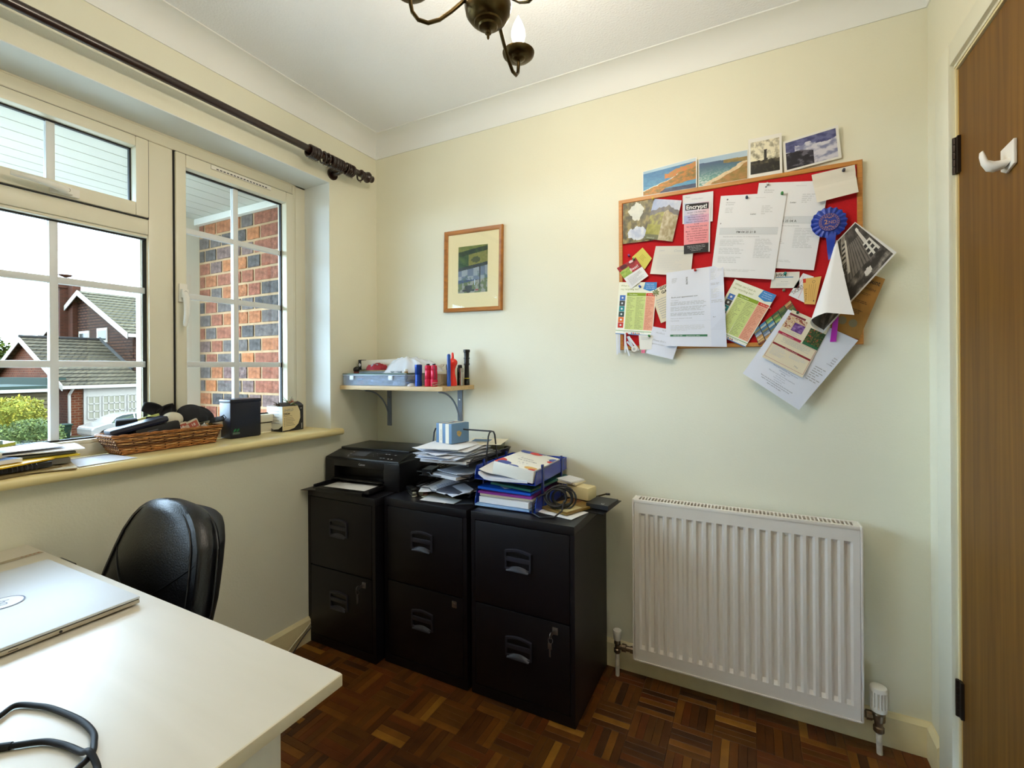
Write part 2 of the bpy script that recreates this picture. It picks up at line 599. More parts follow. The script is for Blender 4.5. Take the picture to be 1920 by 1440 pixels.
hk = thing('coat_hook', 'white plastic adhesive coat hook on the brown door', 'hook', (2.246, -0.475, 1.66))
WP = mat('white_plastic', (232, 228, 218), 0.35)
mb = MB()
pl = [(-0.028, -0.026), (0.008, -0.034), (0.030, -0.024), (0.030, 0.022), (-0.028, 0.026)]
mb.add([(2.2395, -0.495 + a, 1.643 + b) for a, b in pl] + [(2.2455, -0.495 + a, 1.643 + b) for a, b in pl],
       [[0, 1, 2, 3, 4], [9, 8, 7, 6, 5]] + [[i, i + 5, (i + 1) % 5 + 5, (i + 1) % 5] for i in range(5)])
obj('back_plate', mb, WP, hk, bevel=0.0015)
mb = MB()
hp = [(2.242, 1.630, .015), (2.226, 1.624, .0125), (2.213, 1.626, .0105), (2.204, 1.636, .009), (2.200, 1.652, .0075), (2.199, 1.660, .005)]
rows = []
for (x, z, r) in hp:
    for q in range(12):
        a_ = 2 * pi * q / 12
        rows.append(Vector((x + r * .55 * cos(a_), -0.495 + r * 1.1 * sin(a_), z + r * (.9 if x > 2.21 else .4) * cos(a_))))
mb.v = rows
for i_ in range(len(hp) - 1):
    for q in range(12):
        mb.f.append([i_ * 12 + q, i_ * 12 + (q + 1) % 12, (i_ + 1) * 12 + (q + 1) % 12, (i_ + 1) * 12 + q]); mb.mi.append(0); mb.c.append(None)
mb.f.append([(len(hp) - 1) * 12 + q for q in range(12)]); mb.mi.append(0); mb.c.append(None)
obj('hook_arm', mb, WP, hk, smooth=50)

# ------------------------------------------------------------------ parquet floor
def floor_mat(name, c, a):
    return mat(name, c, 0.36, var=(14, a, (1, 1, 1)), spec=0.3, bump=(60, 0.1))
woods = [floor_mat('parquet_wood_%s' % n, c, 0.22) for n, c in (
    ('brown', (104, 60, 20)), ('dark', (82, 47, 18)), ('red', (98, 51, 19)), ('mid', (94, 57, 20)), ('umber', (70, 42, 20)), ('light', (146, 98, 36)), ('tan', (120, 74, 26)))]
wt = [22, 20, 18, 20, 8, 3, 9]
fl = struct('floor', MB().box(0, RW, -RD, 0, -0.05, -0.0045), mat('floor_screed_dark', (34, 22, 14), 0.8))
rf = random.Random(11)
F_, FW = 0.125, 0.025
cells = []
nx0, nx1 = -7, 14
for i in range(nx0, nx1):
    for j in range(-22, 5):
        x0 = 0.637 + i * F_
        y0 = -0.588 + j * F_
        if x0 + F_ < 0 or x0 > RW or y0 > 0 or y0 + F_ < -RD: continue
        along_y = (i + j) % 2 == 0
        for k in range(5):
            if along_y: r = (x0 + k * FW, x0 + (k + 1) * FW, y0, y0 + F_)
            else: r = (x0, x0 + F_, y0 + k * FW, y0 + (k + 1) * FW)
            r = (max(r[0], 0.001), min(r[1], RW - 0.001), max(r[2], -RD + 0.001), min(r[3], -0.001))
            if r[1] - r[0] < 0.004 or r[3] - r[2] < 0.004: continue
            w = rf.choices(range(7), wt)[0]
            if i == 0 and j == 0 and k == 4: w = 5
            cells.append((r, w))
CP = Vector((1.756, -1.856))
def seen(r):
    cx, cy = (r[0] + r[1]) / 2, (r[2] + r[3]) / 2
    if cx < 1.24 and cy > -0.40: return False
    if cx < 0.40 and cy > -0.44: return False
    d = Vector((cx, cy)) - CP
    z = -sin(YAW) * d.x + cos(YAW) * d.y
    x = cos(YAW) * d.x + sin(YAW) * d.y
    if z < 0.2 or abs(x / z) > 1.1 or 1.2 / z > 0.87: return False
    # line of sight over the desk edge
    t = 0.47 / 1.2
    p = CP + d * t
    if p.x < 1.19 and p.y < -1.338: return False
    return True
def finger(mb, r, z, mi=0):
    g = 0.0004
    x0, x1, y0, y1 = r[0] + g, r[1] - g, r[2] + g, r[3] - g
    b = 0.0008
    v = [(x0, y0, -0.0045), (x1, y0, -0.0045), (x1, y1, -0.0045), (x0, y1, -0.0045),
         (x0, y0, z - 0.0006), (x1, y0, z - 0.0006), (x1, y1, z - 0.0006), (x0, y1, z - 0.0006),
         (x0 + b, y0 + b, z), (x1 - b, y0 + b, z), (x1 - b, y1 - b, z), (x0 + b, y1 - b, z)]
    f = []
    for a in (0, 4):
        for q in range(4):
            f.append([a + q, a + (q + 1) % 4, a + 4 + (q + 1) % 4, a + 4 + q])
    f.append([8, 9, 10, 11])
    mb.add(v, f, mi)
vis = sorted([c for c in cells if seen(c[0])], key=lambda c: (Vector(((c[0][0] + c[0][1]) / 2, (c[0][2] + c[0][3]) / 2)) - CP).length)
top = vis[:300]
tops = set(id(c) for c in top)
for r, w in top:
    mb = MB(); finger(mb, r, rf.uniform(-0.0005, 0.0))
    obj('parquet_finger', mb, woods[w], fl)
mb = MB()
for c in cells:
    if id(c) not in tops: finger(mb, c[0], rf.uniform(-0.0005, 0.0), c[1])
o = obj('parquet_fingers', mb, woods, fl)
o['kind'] = 'stuff'

# ------------------------------------------------------------------ window in the left wall
win = struct('window_1'); win.location = (-0.2, -1.36, 0.92)
XF, XB = -0.170, -0.240      # inner and outer face of the outer frame
mb = MB()
def fb(y0, y1, z0, z1, x1=XF, x0=XB, b=0.004): mb.bbox(x0, x1, y0, y1, z0, z1, b)
fb(-0.375, WY1, WZ0, WZ1)                    # right jamb
fb(WY0, -2.345, WZ0, WZ1)                    # left jamb
fb(-2.345, -0.375, 2.025, WZ1)               # head
fb(-2.345, -0.375, WZ0, 0.962)               # bottom rail
fb(-0.965, -0.885, 0.962, 2.025)             # mullion
fb(-1.835, -1.755, 0.962, 2.025)
fb(-1.755, -0.965, 1.685, 1.74)              # transom
obj('window_frame', mb, UPVC, win, smooth=35)
mb = MB()
mb.box(XF - 0.0, XF + 0.001, -2.36, -0.36, 2.028, 2.031)
mb.box(XF - 0.02, XF + 0.0025, -0.36, WY1 - 0.003, WZ0, WZ1 - 0.003)
mb.box(XF - 0.02, XF + 0.0025, WY0 + 0.003, WY1 - 0.003, 2.066, 2.072)
obj('edge_bead', mb, UPVC, win)
def sash(y0, y1, z0, z1, gy0, gy1, gz0, gz1, bars_y, bars_z, opening=True):
    xi, xo = (XF + 0.012, XB + 0.02) if opening else (XF - 0.006, XB + 0.02)
    m = MB()
    def q(a, b, c, d): m.bbox(xo, xi, a, b, c, d, 0.004)
    q(y0, gy0, z0, z1); q(gy1, y1, z0, z1); q(gy0, gy1, gz1, z1); q(gy0, gy1, z0, gz0)
    f = obj('sash', m, UPVC, win, smooth=35)
    if opening:
        g = MB(); t = 0.0035; xg = XF + 0.004
        g.box(XF - 0.003, xg, y0 - t, y0, z0 - t, z1 + t); g.box(XF - 0.003, xg, y1, y1 + t, z0 - t, z1 + t)
        g.box(XF - 0.003, xg, y0, y1, z1, z1 + t); g.box(XF - 0.003, xg, y0, y1, z0 - t, z0)
        obj('gasket', g, GASKET, f)
    g = MB(); t = 0.005
    for xx in (-0.2045,):
        g.box(xx, xx + 0.012, gy0, gy0 + t, gz0, gz1); g.box(xx, xx + 0.012, gy1 - t, gy1, gz0, gz1)
        g.box(xx, xx + 0.012, gy0, gy1, gz1 - t, gz1); g.box(xx, xx + 0.012, gy0, gy1, gz0, gz0 + t)
    obj('glazing_gasket', g, GASKET, f)
    obj('pane', MB().box(-0.2065, -0.2055, gy0, gy1, gz0, gz1), GLASS, f)
    w = 0.011
    for yb in bars_y:
        obj('glazing_bar', MB().bbox(-0.2055, -0.196, yb - w, yb + w, gz0 + 0.002, gz1 - 0.002, 0.003).bbox(-0.216, -0.2065, yb - w, yb + w, gz0, gz1, 0.003), UPVC_BAR, f, smooth=35)
    for zb in bars_z:
        obj('glazing_bar', MB().bbox(-0.2053, -0.197, gy0 + 0.002, gy1 - 0.002, zb - w, zb + w, 0.003).bbox(-0.215, -0.2067, gy0, gy1, zb - w, zb + w, 0.003), UPVC_BAR, f, smooth=35)
    return f
s1 = sash(-0.885 + 0.004, -0.379, 0.966, 2.021, -0.845, -0.415, 1.0, 1.972, [-0.63], [1.742, 1.487, 1.221])
s0 = sash(-2.341, -1.839, 0.966, 2.021, -2.305, -1.875, 1.0, 1.972, [-2.09], [1.742, 1.487, 1.221])
sf = sash(-1.751, -0.969, 1.744, 2.021, -1.715, -1.008, 1.79, 1.985, [-1.219, -1.50], [])
sm = sash(-1.755, -0.965, 0.962, 1.685, -1.745, -0.955, 0.975, 1.675, [-1.213, -1.478], [1.487, 1.221], opening=False)

def mk_handle(yb, zb, horiz=False):
    """espag handle: base plate, arm curving away; local frame: runs down (or to -y)"""
    d = Vector((0, -1, 0)) if horiz else Vector((0, 0, -1))
    e = Vector((0, 0, 1)) if horiz else Vector((0, -1, 0))
    o = Vector((XF + 0.012, yb, zb))
    x = Vector((1, 0, 0))
    h = MB()
    M = Matrix((x, e, d)).transposed().to_4x4(); M.translation = o
    h.bbox(0, 0.012, -0.014, 0.014, -0.035, 0.035, 0.004, M=M)
    h.bbox(0.010, 0.026, -0.012, 0.012, -0.014, 0.02, 0.005, M=M)
    h.tube([M @ Vector(p) for p in ((0.018, 0, 0.0), (0.030, 0, 0.02), (0.036, 0.002, 0.05), (0.038, 0.004, 0.08), (0.034, 0.006, 0.115), (0.032, 0.006, 0.128))],
           [0.011, 0.011, 0.010, 0.009, 0.008, 0.006], n=10)
    ho = obj('handle', h, WP, win, smooth=45)
    k = MB()
    k.cyl(M @ Vector((0.024, 0, 0.0)), M @ Vector((0.0275, 0, 0.0)), 0.006, n=14)
    obj('key_lock', k, BRASS, ho, smooth=40)
    return ho
mk_handle(-0.862, 1.49)
mk_handle(-1.20, 1.762, horiz=True)
mb = MB(); mb.bbox(XF + 0.012, XF + 0.018, -0.755, -0.495, 2.0, 2.017, 0.003)
tv = obj('trickle_vent', mb, WP, win, smooth=35)
mb = MB()
for i in range(16):
    mb.box(XF + 0.018, XF + 0.0186, -0.735 + i * 0.014, -0.726 + i * 0.014, 2.003, 2.007)
obj('vent_slots', mb, GREYPLASTIC, tv)
# sill board with a rounded nose
SILLM = mat('cream_sill_paint', (232, 214, 156), 0.3, var=(5, 0.05))
mb = MB()
prof = [(-0.17, WZ0 - 0.03), (0.034, WZ0 - 0.03)]
for i in range(9):
    t = -pi / 2 + pi * i / 8
    prof.append((0.034 + 0.014 * cos(t), WZ0 - 0.015 + 0.015 * sin(t)))
prof.append((-0.17, WZ0))
k = len(prof)
ya, yb = WY0 - 0.035, WY1 + 0.035
mb.add([(x, y, z) for y in (ya, yb) for x, z in prof], [list(range(k)), list(range(k, 2 * k))[::-1]] + [[i, i + k, (i + 1) % k + k, (i + 1) % k] for i in range(k)])
# the horns overlap the wall face only in front of it
obj('window_sill', mb, SILLM, win, smooth=30)

# ------------------------------------------------------------------ curtain pole
cp = thing('curtain_pole', 'dark wooden curtain pole with a turned finial above the window', 'curtain pole', (0.075, -0.14, 2.143))
PX, PZ = 0.075, 2.143
obj('pole', MB().cyl((PX, -2.6, PZ), (PX, -0.17, PZ), 0.0145, n=20), DARKWOOD, cp, smooth=40)
mb = MB().lathe([(0, 0.0145), (0.004, 0.019), (0.010, 0.019), (0.013, 0.012), (0.018, 0.013), (0.026, 0.024), (0.034, 0.027), (0.041, 0.024), (0.048, 0.014), (0.052, 0.013), (0.058, 0.017), (0.064, 0.017), (0.070, 0.010), (0.072, 0.003)],
                (PX, -0.172, PZ), (0, 1, 0), 24)
obj('finial', mb, DARKWOOD, cp, smooth=35)
mb = MB()
mb.cyl((0.0, -0.29, PZ - 0.025), (0.008, -0.29, PZ - 0.025), 0.027, n=24)
mb.tube([(0.004, -0.29, PZ - 0.025), (0.04, -0.29, PZ - 0.027), (PX, -0.29, PZ - 0.02)], [0.012, 0.011, 0.012], n=14)
mb.tube([(PX + 0.022 * cos(t), -0.29, PZ + 0.022 * sin(t)) for t in [pi + i * pi / 10 for i in range(11)]], 0.006, n=10)
obj('bracket', mb, DARKWOOD, cp, smooth=40)
ring_ys = [-0.478, -0.470, -0.462, -0.453, -0.445, -0.436, -0.405, -0.384, -0.366, -0.357, -0.348, -0.338, -0.330, -0.321, -0.312, -0.302, -0.275, -0.266, -0.257, -0.247, -0.239, -0.184]
ring0 = None
rr = random.Random(5)
ORD = ['first', 'second', 'third', 'fourth', 'fifth', 'sixth', 'seventh', 'eighth', 'ninth', 'tenth', 'eleventh', 'twelfth', 'thirteenth', 'fourteenth']
for i, y in enumerate(ring_ys):
    g, lb = ('curtain rings in the bunch of six', 'dark wooden curtain ring, %s from the left in the left-hand bunch of six' % ORD[min(i, 5)]) if i < 6 else ('curtain rings in the long bunch at the bracket', 'dark wooden curtain ring, %s from the left in the long bunch by the pole bracket' % ORD[min(max(i - 7, 0), 13)])
    if i == 6: g, lb = None, 'dark wooden curtain ring standing alone between the two bunches'
    if i == len(ring_ys) - 1: g, lb = None, 'single dark curtain ring hanging next to the finial'
    r = thing('curtain_ring', lb, 'curtain ring', (PX, y, PZ - 0.0075), (0, 0, rr.uniform(-0.12, 0.12)), g)
    if ring0 is None:
        m = MB().tube([(0.024 * cos(t), 0, 0.024 * sin(t)) for t in [2 * pi * q / 28 for q in range(28)]], 0.0042, n=10, closed=True)
        a = obj('ring', m, DARKWOOD, r, world=False, smooth=60)
        m = MB().tube([(0.0035 * cos(t), 0, -0.0315 + 0.0035 * sin(t)) for t in [2 * pi * q / 12 for q in range(12)]], 0.0008, n=6, closed=True)
        b = obj('screw_eye', m, BRASS, r, world=False, smooth=60)
        ring0 = (a, b)
    else:
        for q in ring0:
            c = q.copy(); COLL.objects.link(c); c.parent = r

# ------------------------------------------------------------------ chandelier
HX, HY_, HZ = 1.257, -0.990, 1.975
ch = thing('chandelier', 'antique brass ceiling light with curved arms and candle bulbs', 'ceiling light', (HX, HY_, RH))
obj('ceiling_rose', MB().lathe([(0, 0.045), (-0.012, 0.045), (-0.02, 0.03), (-0.03, 0.012)], (HX, HY_, RH), (0, 0, 1)), BRASS, ch, smooth=35)
obj('stem', MB().lathe([(0, 0.007), (0.05, 0.007), (0.06, 0.016), (0.075, 0.018), (0.09, 0.012), (0.11, 0.007), (RH - HZ - 0.05, 0.007)], (HX, HY_, HZ + 0.03), (0, 0, 1)), BRASS, ch, smooth=35)
obj('ball', MB().lathe([(0.062, 0.008), (0.055, 0.02), (0.04, 0.036), (0.02, 0.047), (0.0, 0.0505), (-0.018, 0.047), (-0.030, 0.038), (-0.034, 0.030), (-0.038, 0.029), (-0.042, 0.021), (-0.046, 0.019), (-0.049, 0.008), (-0.052, 0.004), (-0.054, 0.0065), (-0.059, 0.0065), (-0.062, 0.003), (-0.068, 0.0028), (-0.071, 0.001)], (HX, HY_, HZ), (0, 0, 1), 32), BRASS, ch, smooth=35)
CANDLE = mat('white_candle_sleeve', (240, 236, 225), 0.4)
BULB = mat('lit_candle_bulb', (255, 244, 220), 0.3, emit=((255, 236, 200), 9.0))
for ang in (93, 226, 338):
    a = radians(ang)
    u = Vector((cos(a), sin(a), 0))
    o = Vector((HX, HY_, 0))
    def Q(r, z): return tuple(o + u * r + Vector((0, 0, z)))
    arm = obj('arm', MB().tube([Q(0.035, 1.985), Q(0.055, 1.972), Q(0.08, 1.945), Q(0.105, 1.922), Q(0.128, 1.910), Q(0.148, 1.912), Q(0.160, 1.925), Q(0.164, 1.945), Q(0.164, 1.966)], 0.0042, n=12), BRASS, ch, smooth=60)
    dish = obj('drip_dish', MB().lathe([(-0.006, 0.005), (-0.003, 0.014), (-0.001, 0.016), (0.001, 0.03), (0.008, 0.038), (0.014, 0.0395), (0.014, 0.0375), (0.009, 0.03), (0.005, 0.008)], Q(0.164, 1.962), (0, 0, 1), 28), BRASS, ch, smooth=35)
    obj('bulb_holder', MB().cyl(Q(0.164, 1.966), Q(0.164, 1.995), 0.013, n=20), BRASS, ch, smooth=35)
    obj('bulb', MB().lathe([(0, 0.010), (0.006, 0.013), (0.022, 0.0172), (0.036, 0.0165), (0.052, 0.011), (0.064, 0.005), (0.072, 0.001)], Q(0.164, 1.995), (0, 0, 1), 20), BULB, ch, smooth=60)
    ld = bpy.data.lights.new('bulb_light', 'POINT')
    ld.energy = BULB_POWER; ld.color = BULB_COLOR; ld.shadow_soft_size = 0.02
    lo = bpy.data.objects.new('bulb_light', ld); COLL.objects.link(lo)
    lo.location = Q(0.164, 2.085)
# ------------------------------------------------------------------ filing cabinets
HANDLE = mat('grey_drawer_handle', (42, 42, 52), 0.35, bump=(500, 0.1))
LOCK = mat('satin_lock_metal', (150, 146, 146), 0.3, metal=0.9)
def cabinet(x0, x1, yf, yb, label, lock_x, key):
    c = thing('filing_cabinet', label, 'filing cabinet', ((x0 + x1) / 2, (yf + yb) / 2, 0.0), group=None)
    H = 0.672
    mb = MB()
    b = yf + 0.012
    mb.box(x0, x1, b, yb, 0.002, H - 0.03)
    # front frame
    mb.box(x0, x0 + 0.016, yf, b, 0.002, H - 0.03)
    mb.box(x1 - 0.016, x1, yf, b, 0.002, H - 0.03)
    mb.box(x0 + 0.016, x1 - 0.016, yf, b, 0.002, 0.038)
    obj('carcass', mb, BLACKMETAL, c)
    obj('top_panel', MB().bbox(x0, x1, yf - 0.001, yb, H - 0.03, H, 0.0025), BLACKTOP, c, smooth=35)
    for (z0, z1, zh) in ((0.343, 0.640, 0.521), (0.041, 0.339, 0.214)):
        d = obj('drawer', MB().bbox(x0 + 0.018, x1 - 0.018, yf - 0.0015, yf + 0.011, z0, z1, 0.0025), BLACKMETAL, c, smooth=35)
        hx = (x0 + x1) / 2 - 0.006
        w, h = 0.051, 0.038
        # frame with an arched top, a middle band, a scooped pull
        m = MB()
        yo = yf - 0.0015
        N = 12
        outer = [(-w, -h + 0.006), (-w, h - 0.004)] + [(-w + 2 * w * i / N, h - 0.004 + 0.008 * sin(pi * i / N)) for i in range(1, N)] + [(w, h - 0.004), (w, -h + 0.006)] + [(w - 2 * w * i / N, -h + 0.006 - 0.008 * sin(pi * i / N)) for i in range(1, N)]
        inner = [(-w + 0.006, -h + 0.012), (-w + 0.006, h - 0.012)] + [(-w + 0.006 + (2 * w - 0.012) * i / N, h - 0.012 + 0.008 * sin(pi * i / N)) for i in range(1, N)] + [(w - 0.006, h - 0.012), (w - 0.006, -h + 0.012)] + [(w - 0.006 - (2 * w - 0.012) * i / N, -h + 0.012 - 0.004 * sin(pi * i / N)) for i in range(1, N)]
        n = len(outer)
        V = [(hx + a, yo, zh + q) for a, q in outer] + [(hx + a, yo - 0.007, zh + q * 0.98) for a, q in outer] + [(hx + a, yo - 0.007, zh + q) for a, q in inner] + [(hx + a, yo, zh + q) for a, q in inner]
        F = []
        for i in range(n):
            j = (i + 1) % n
            for s_ in range(3):
                F.append([s_ * n + i, s_ * n + j, (s_ + 1) * n + j, (s_ + 1) * n + i])
        m.add(V, F)
        m.bbox(hx - w + 0.004, hx + w - 0.004, yo - 0.006, yo, zh - 0.004, zh + 0.012, 0.0015)
        # scoop lip
        m.grid(lambda u, v: (hx - w + 0.008 + (2 * w - 0.016) * u, yo - 0.001 - 0.012 * sin(v * pi / 2), zh - h + 0.003 + 0.017 * (1 - v) * (0.4 + 0.6 * sin(pi * u))), 12, 5)
        obj('handle', m, HANDLE, d, smooth=35)
        obj('card_slot', MB().box(hx - w + 0.008, hx + w - 0.008, yo - 0.0006, yo, zh + 0.013, zh + 0.027), BLACKPLASTIC, d)
    lk = obj('lock', MB().bbox(lock_x - 0.010, lock_x + 0.010, yf - 0.006, yf - 0.0015, 0.300, 0.324, 0.003), LOCK, c, smooth=35)
    obj('lock_barrel', MB().cyl((lock_x, yf - 0.0085, 0.312), (lock_x, yf - 0.004, 0.312), 0.007, n=16), LOCK, lk, smooth=35)
    if key:
        kx = lock_x - 0.004
        m = MB()
        m.bbox(kx - 0.001, kx + 0.001, yf - 0.030, yf - 0.008, 0.305, 0.317, 0.0006)
        m.cyl((kx - 0.0015, yf - 0.033, 0.311), (kx + 0.0015, yf - 0.033, 0.311), 0.010, n=16)
        obj('key', m, LOCK, lk, smooth=35)
        m = MB()
        cz = 0.296
        m.tube([(kx + 0.008 * sin(t), yf - 0.036 , cz + 0.010 * cos(t)) for t in [2 * pi * i / 16 for i in range(16)]], 0.0009, n=6, closed=True)
        if key == 1:
            m.bbox(kx - 0.009, kx + 0.005, yf - 0.038, yf - 0.0365, 0.268, 0.288, 0.0006)
            m.bbox(kx - 0.005, kx + 0.001, yf - 0.038, yf - 0.0365, 0.242, 0.270, 0.0006)
        else:
            m.bbox(kx - 0.0015, kx + 0.001, yf - 0.039, yf - 0.030, 0.250, 0.287, 0.0006)
        obj('hanging_key', m, LOCK, lk, smooth=35)
    return c
cabinet(0.003, 0.397, -0.437, -0.03, 'black two drawer filing cabinet in the corner under the printer', 0.338, 2)
cabinet(0.412, 0.812, -0.400, -0.02, 'black two drawer filing cabinet in the middle of three, keyhole without key', 0.757, 0)
cabinet(0.828, 1.231, -0.395, -0.02, 'black two drawer filing cabinet nearest the radiator, keys in its lock', 1.162, 1)
TOPZ = 0.672

# ------------------------------------------------------------------ radiator
RADW = mat('white_radiator_enamel', (226, 218, 208), 0.28)
RX0, RX1, RZ0, RZ1, RY = 1.357, 2.051, 0.099, 0.703, -0.090
rad = thing('radiator', 'white ribbed panel radiator mounted low on the wall right of the cabinets', 'radiator', ((RX0 + RX1) / 2, -0.05, RZ0))
mb = MB()
NR = 20
p = (RX1 - RX0 - 0.03) / NR
xs = []
for i in range(NR):
    c = RX0 + 0.015 + p * (i + 0.5)
    for a, d in ((-0.5, 0), (-0.36, 0), (-0.17, 1), (0.17, 1), (0.36, 0)):
        xs.append((c + a * p, d))
xs = [(RX0 + 0.002, 0)] + xs + [(RX1 - 0.002, 0)]
zs = [(RZ0 + 0.002, 0), (RZ0 + 0.045, 0), (RZ0 + 0.057, 1), (RZ1 - 0.060, 1), (RZ1 - 0.050, 0), (RZ1 - 0.012, 0)]
k = len(mb.v)
for z, dz in zs:
    for x, dx in xs:
        mb.v.append(Vector((x, RY + 0.009 * (dx * dz), z)))
nxs = len(xs)
for j in range(len(zs) - 1):
    for i in range(nxs - 1):
        a = k + j * nxs + i
        mb.f.append([a, a + 1, a + nxs + 1, a + nxs]); mb.mi.append(0); mb.c.append(None)
obj('front_panel', mb, RADW, rad, smooth=28)
mb = MB()
mb.bbox(RX0 - 0.006, RX0 + 0.001, RY - 0.003, -0.028, RZ0 + 0.0, RZ1, 0.003)
mb.bbox(RX1 - 0.001, RX1 + 0.006, RY - 0.003, -0.028, RZ0 + 0.0, RZ1, 0.003)
obj('side_panel', mb, RADW, rad, smooth=35)
mb = MB()
mb.bbox(RX0, RX1, RY - 0.003, RY + 0.004, RZ0 - 0.002, RZ0 + 0.003, 0.001)
obj('bottom_edge', mb, RADW, rad)
mb = MB()
mb.bbox(RX0, RX1, RY - 0.002, RY + 0.010, RZ1 - 0.013, RZ1, 0.003)
mb.bbox(RX0, RX1, -0.040, -0.030, RZ1 - 0.013, RZ1, 0.003)
NG = 58
for i in range(NG + 1):
    x = RX0 + 0.014 + (RX1 - RX0 - 0.028) * i / NG
    mb.box(x - 0.0022, x + 0.0022, RY + 0.009, -0.039, RZ1 - 0.004, RZ1 - 0.001)
mb.box(RX0, RX0 + 0.012, RY + 0.009, -0.039, RZ1 - 0.004, RZ1 - 0.001)
mb.box(RX1 - 0.012, RX1, RY + 0.009, -0.039, RZ1 - 0.004, RZ1 - 0.001)
obj('top_grille', mb, RADW, rad, smooth=35)
obj('rear_panel', MB().box(RX0 + 0.006, RX1 - 0.006, -0.034, -0.028, RZ0 + 0.01, RZ1 - 0.03), RADW, rad)
obj('fins', MB().box(RX0 + 0.02, RX1 - 0.02, RY + 0.016, -0.036, RZ0 + 0.05, RZ1 - 0.03), mat('grey_fin_steel', (120, 116, 110), 0.5), rad)  # one plain grey block for all the fins
obj('wall_bracket', MB().box(RX0 + 0.1, RX0 + 0.13, -0.028, -0.001, 0.2, 0.6).box(RX1 - 0.13, RX1 - 0.1, -0.028, -0.001, 0.2, 0.6), RADW, rad)
OLDBRASS = mat('tarnished_valve_metal', (120, 104, 84), 0.35, metal=0.9, var=(60, 0.3))
PIPE = mat('chipped_white_pipe_paint', (214, 206, 188), 0.5, var=(40, 0.25))
VY = -0.06
vl = thing('radiator_valve', 'small white capped radiator valve between cabinet and radiator', 'valve', (1.284, VY, 0))
obj('pipe', MB().cyl((1.284, VY, 0.0), (1.284, VY, 0.10), 0.0078, n=14), PIPE, vl, smooth=40)
obj('valve_body', MB().lathe([(0.088, 0.010), (0.092, 0.0135), (0.104, 0.0135), (0.107, 0.010), (0.122, 0.010), (0.125, 0.013), (0.137, 0.012), (0.141, 0.010)], (1.284, VY, 0), (0, 0, 1), 12)
    .lathe([(0, 0.009), (0.018, 0.009), (0.019, 0.0145), (0.034, 0.0145), (0.035, 0.010), (0.05, 0.010), (0.051, 0.013), (0.068, 0.013)], (1.284, VY, 0.114), (1, 0, 0), 10), OLDBRASS, vl, smooth=30)
obj('valve_cap', MB().lathe([(0.139, 0.0125), (0.142, 0.0145), (0.165, 0.0155), (0.174, 0.0165), (0.177, 0.0155), (0.178, 0.010), (0.1765, 0.005)], (1.284, VY, 0), (0, 0, 1), 20), WP, vl, smooth=35)
vr = thing('thermostatic_valve', 'white ribbed thermostatic valve on a chipped pipe right of the radiator', 'valve', (2.098, VY, 0))
obj('pipe', MB().cyl((2.100, VY, 0.0), (2.098, VY, 0.085), 0.0078, n=14), PIPE, vr, smooth=40)
obj('valve_body', MB().lathe([(0.065, 0.010), (0.07, 0.0145), (0.083, 0.0145), (0.086, 0.0105), (0.102, 0.012), (0.104, 0.017), (0.124, 0.0175), (0.130, 0.014), (0.136, 0.014)], (2.098, VY, 0), (0, 0, 1), 12)
    .lathe([(0, 0.010), (0.016, 0.010), (0.017, 0.0145), (0.032, 0.0145), (0.034, 0.010), (0.045, 0.010)], (2.098, VY, 0.112), (-1, 0, 0), 10), OLDBRASS, vr, smooth=30)
mb = MB().lathe([(0.132, 0.015), (0.134, 0.021), (0.146, 0.0215), (0.150, 0.017), (0.192, 0.017), (0.194, 0.022), (0.202, 0.023), (0.207, 0.021), (0.209, 0.012), (0.209, 0.001)], (2.098, VY, 0), (0, 0, 1), 28)
for i in range(16):
    t = 2 * pi * i / 16
    mb.box(0.016, 0.0228, -0.0021, 0.0021, 0.146, 0.197, M=Matrix.Translation((2.098, VY, 0)) @ Matrix.Rotation(t, 4, 'Z'))
obj('control_head', mb, WP, vr, smooth=35)

# ------------------------------------------------------------------ shelf with brackets
SHZ0, SHZ1 = 1.1015, 1.1205
sh = thing('wall_shelf', 'small pine-edged corner shelf on two arched grey brackets', 'shelf', (0.3, -0.125, SHZ0))
obj('board', MB().bbox(0.001, 0.600, -0.252, -0.001, SHZ0, SHZ1, 0.0015), mat('pale_pine_board', (206, 176, 128), 0.45, var=(8, 0.12, (1, 12, 12))), sh, smooth=30)
BRK = mat('grey_painted_bracket', (132, 142, 156), 0.45)
for bx in (0.085, 0.522):
    mb = MB()
    mb.box(bx - 0.013, bx + 0.013, -0.005, -0.001, 0.905, SHZ0 - 0.001)
    mb.box(bx - 0.011, bx + 0.011, -0.19, -0.001, SHZ0 - 0.005, SHZ0 - 0.001)
    pts = []
    for i in range(15):
        t = i / 14 * pi / 2
        pts.append((bx, -0.006 - 0.165 * (1 - cos(t)), 0.925 + 0.168 * sin(t)))
    mb.tube(pts, 0.004, n=8)
    br = obj('bracket', mb, BRK, sh, smooth=35)
    for z in (0.93, 1.05):
        obj('screw', MB().cyl((bx, -0.005, z), (bx, -0.0075, z), 0.004, n=10), CHROME, br)

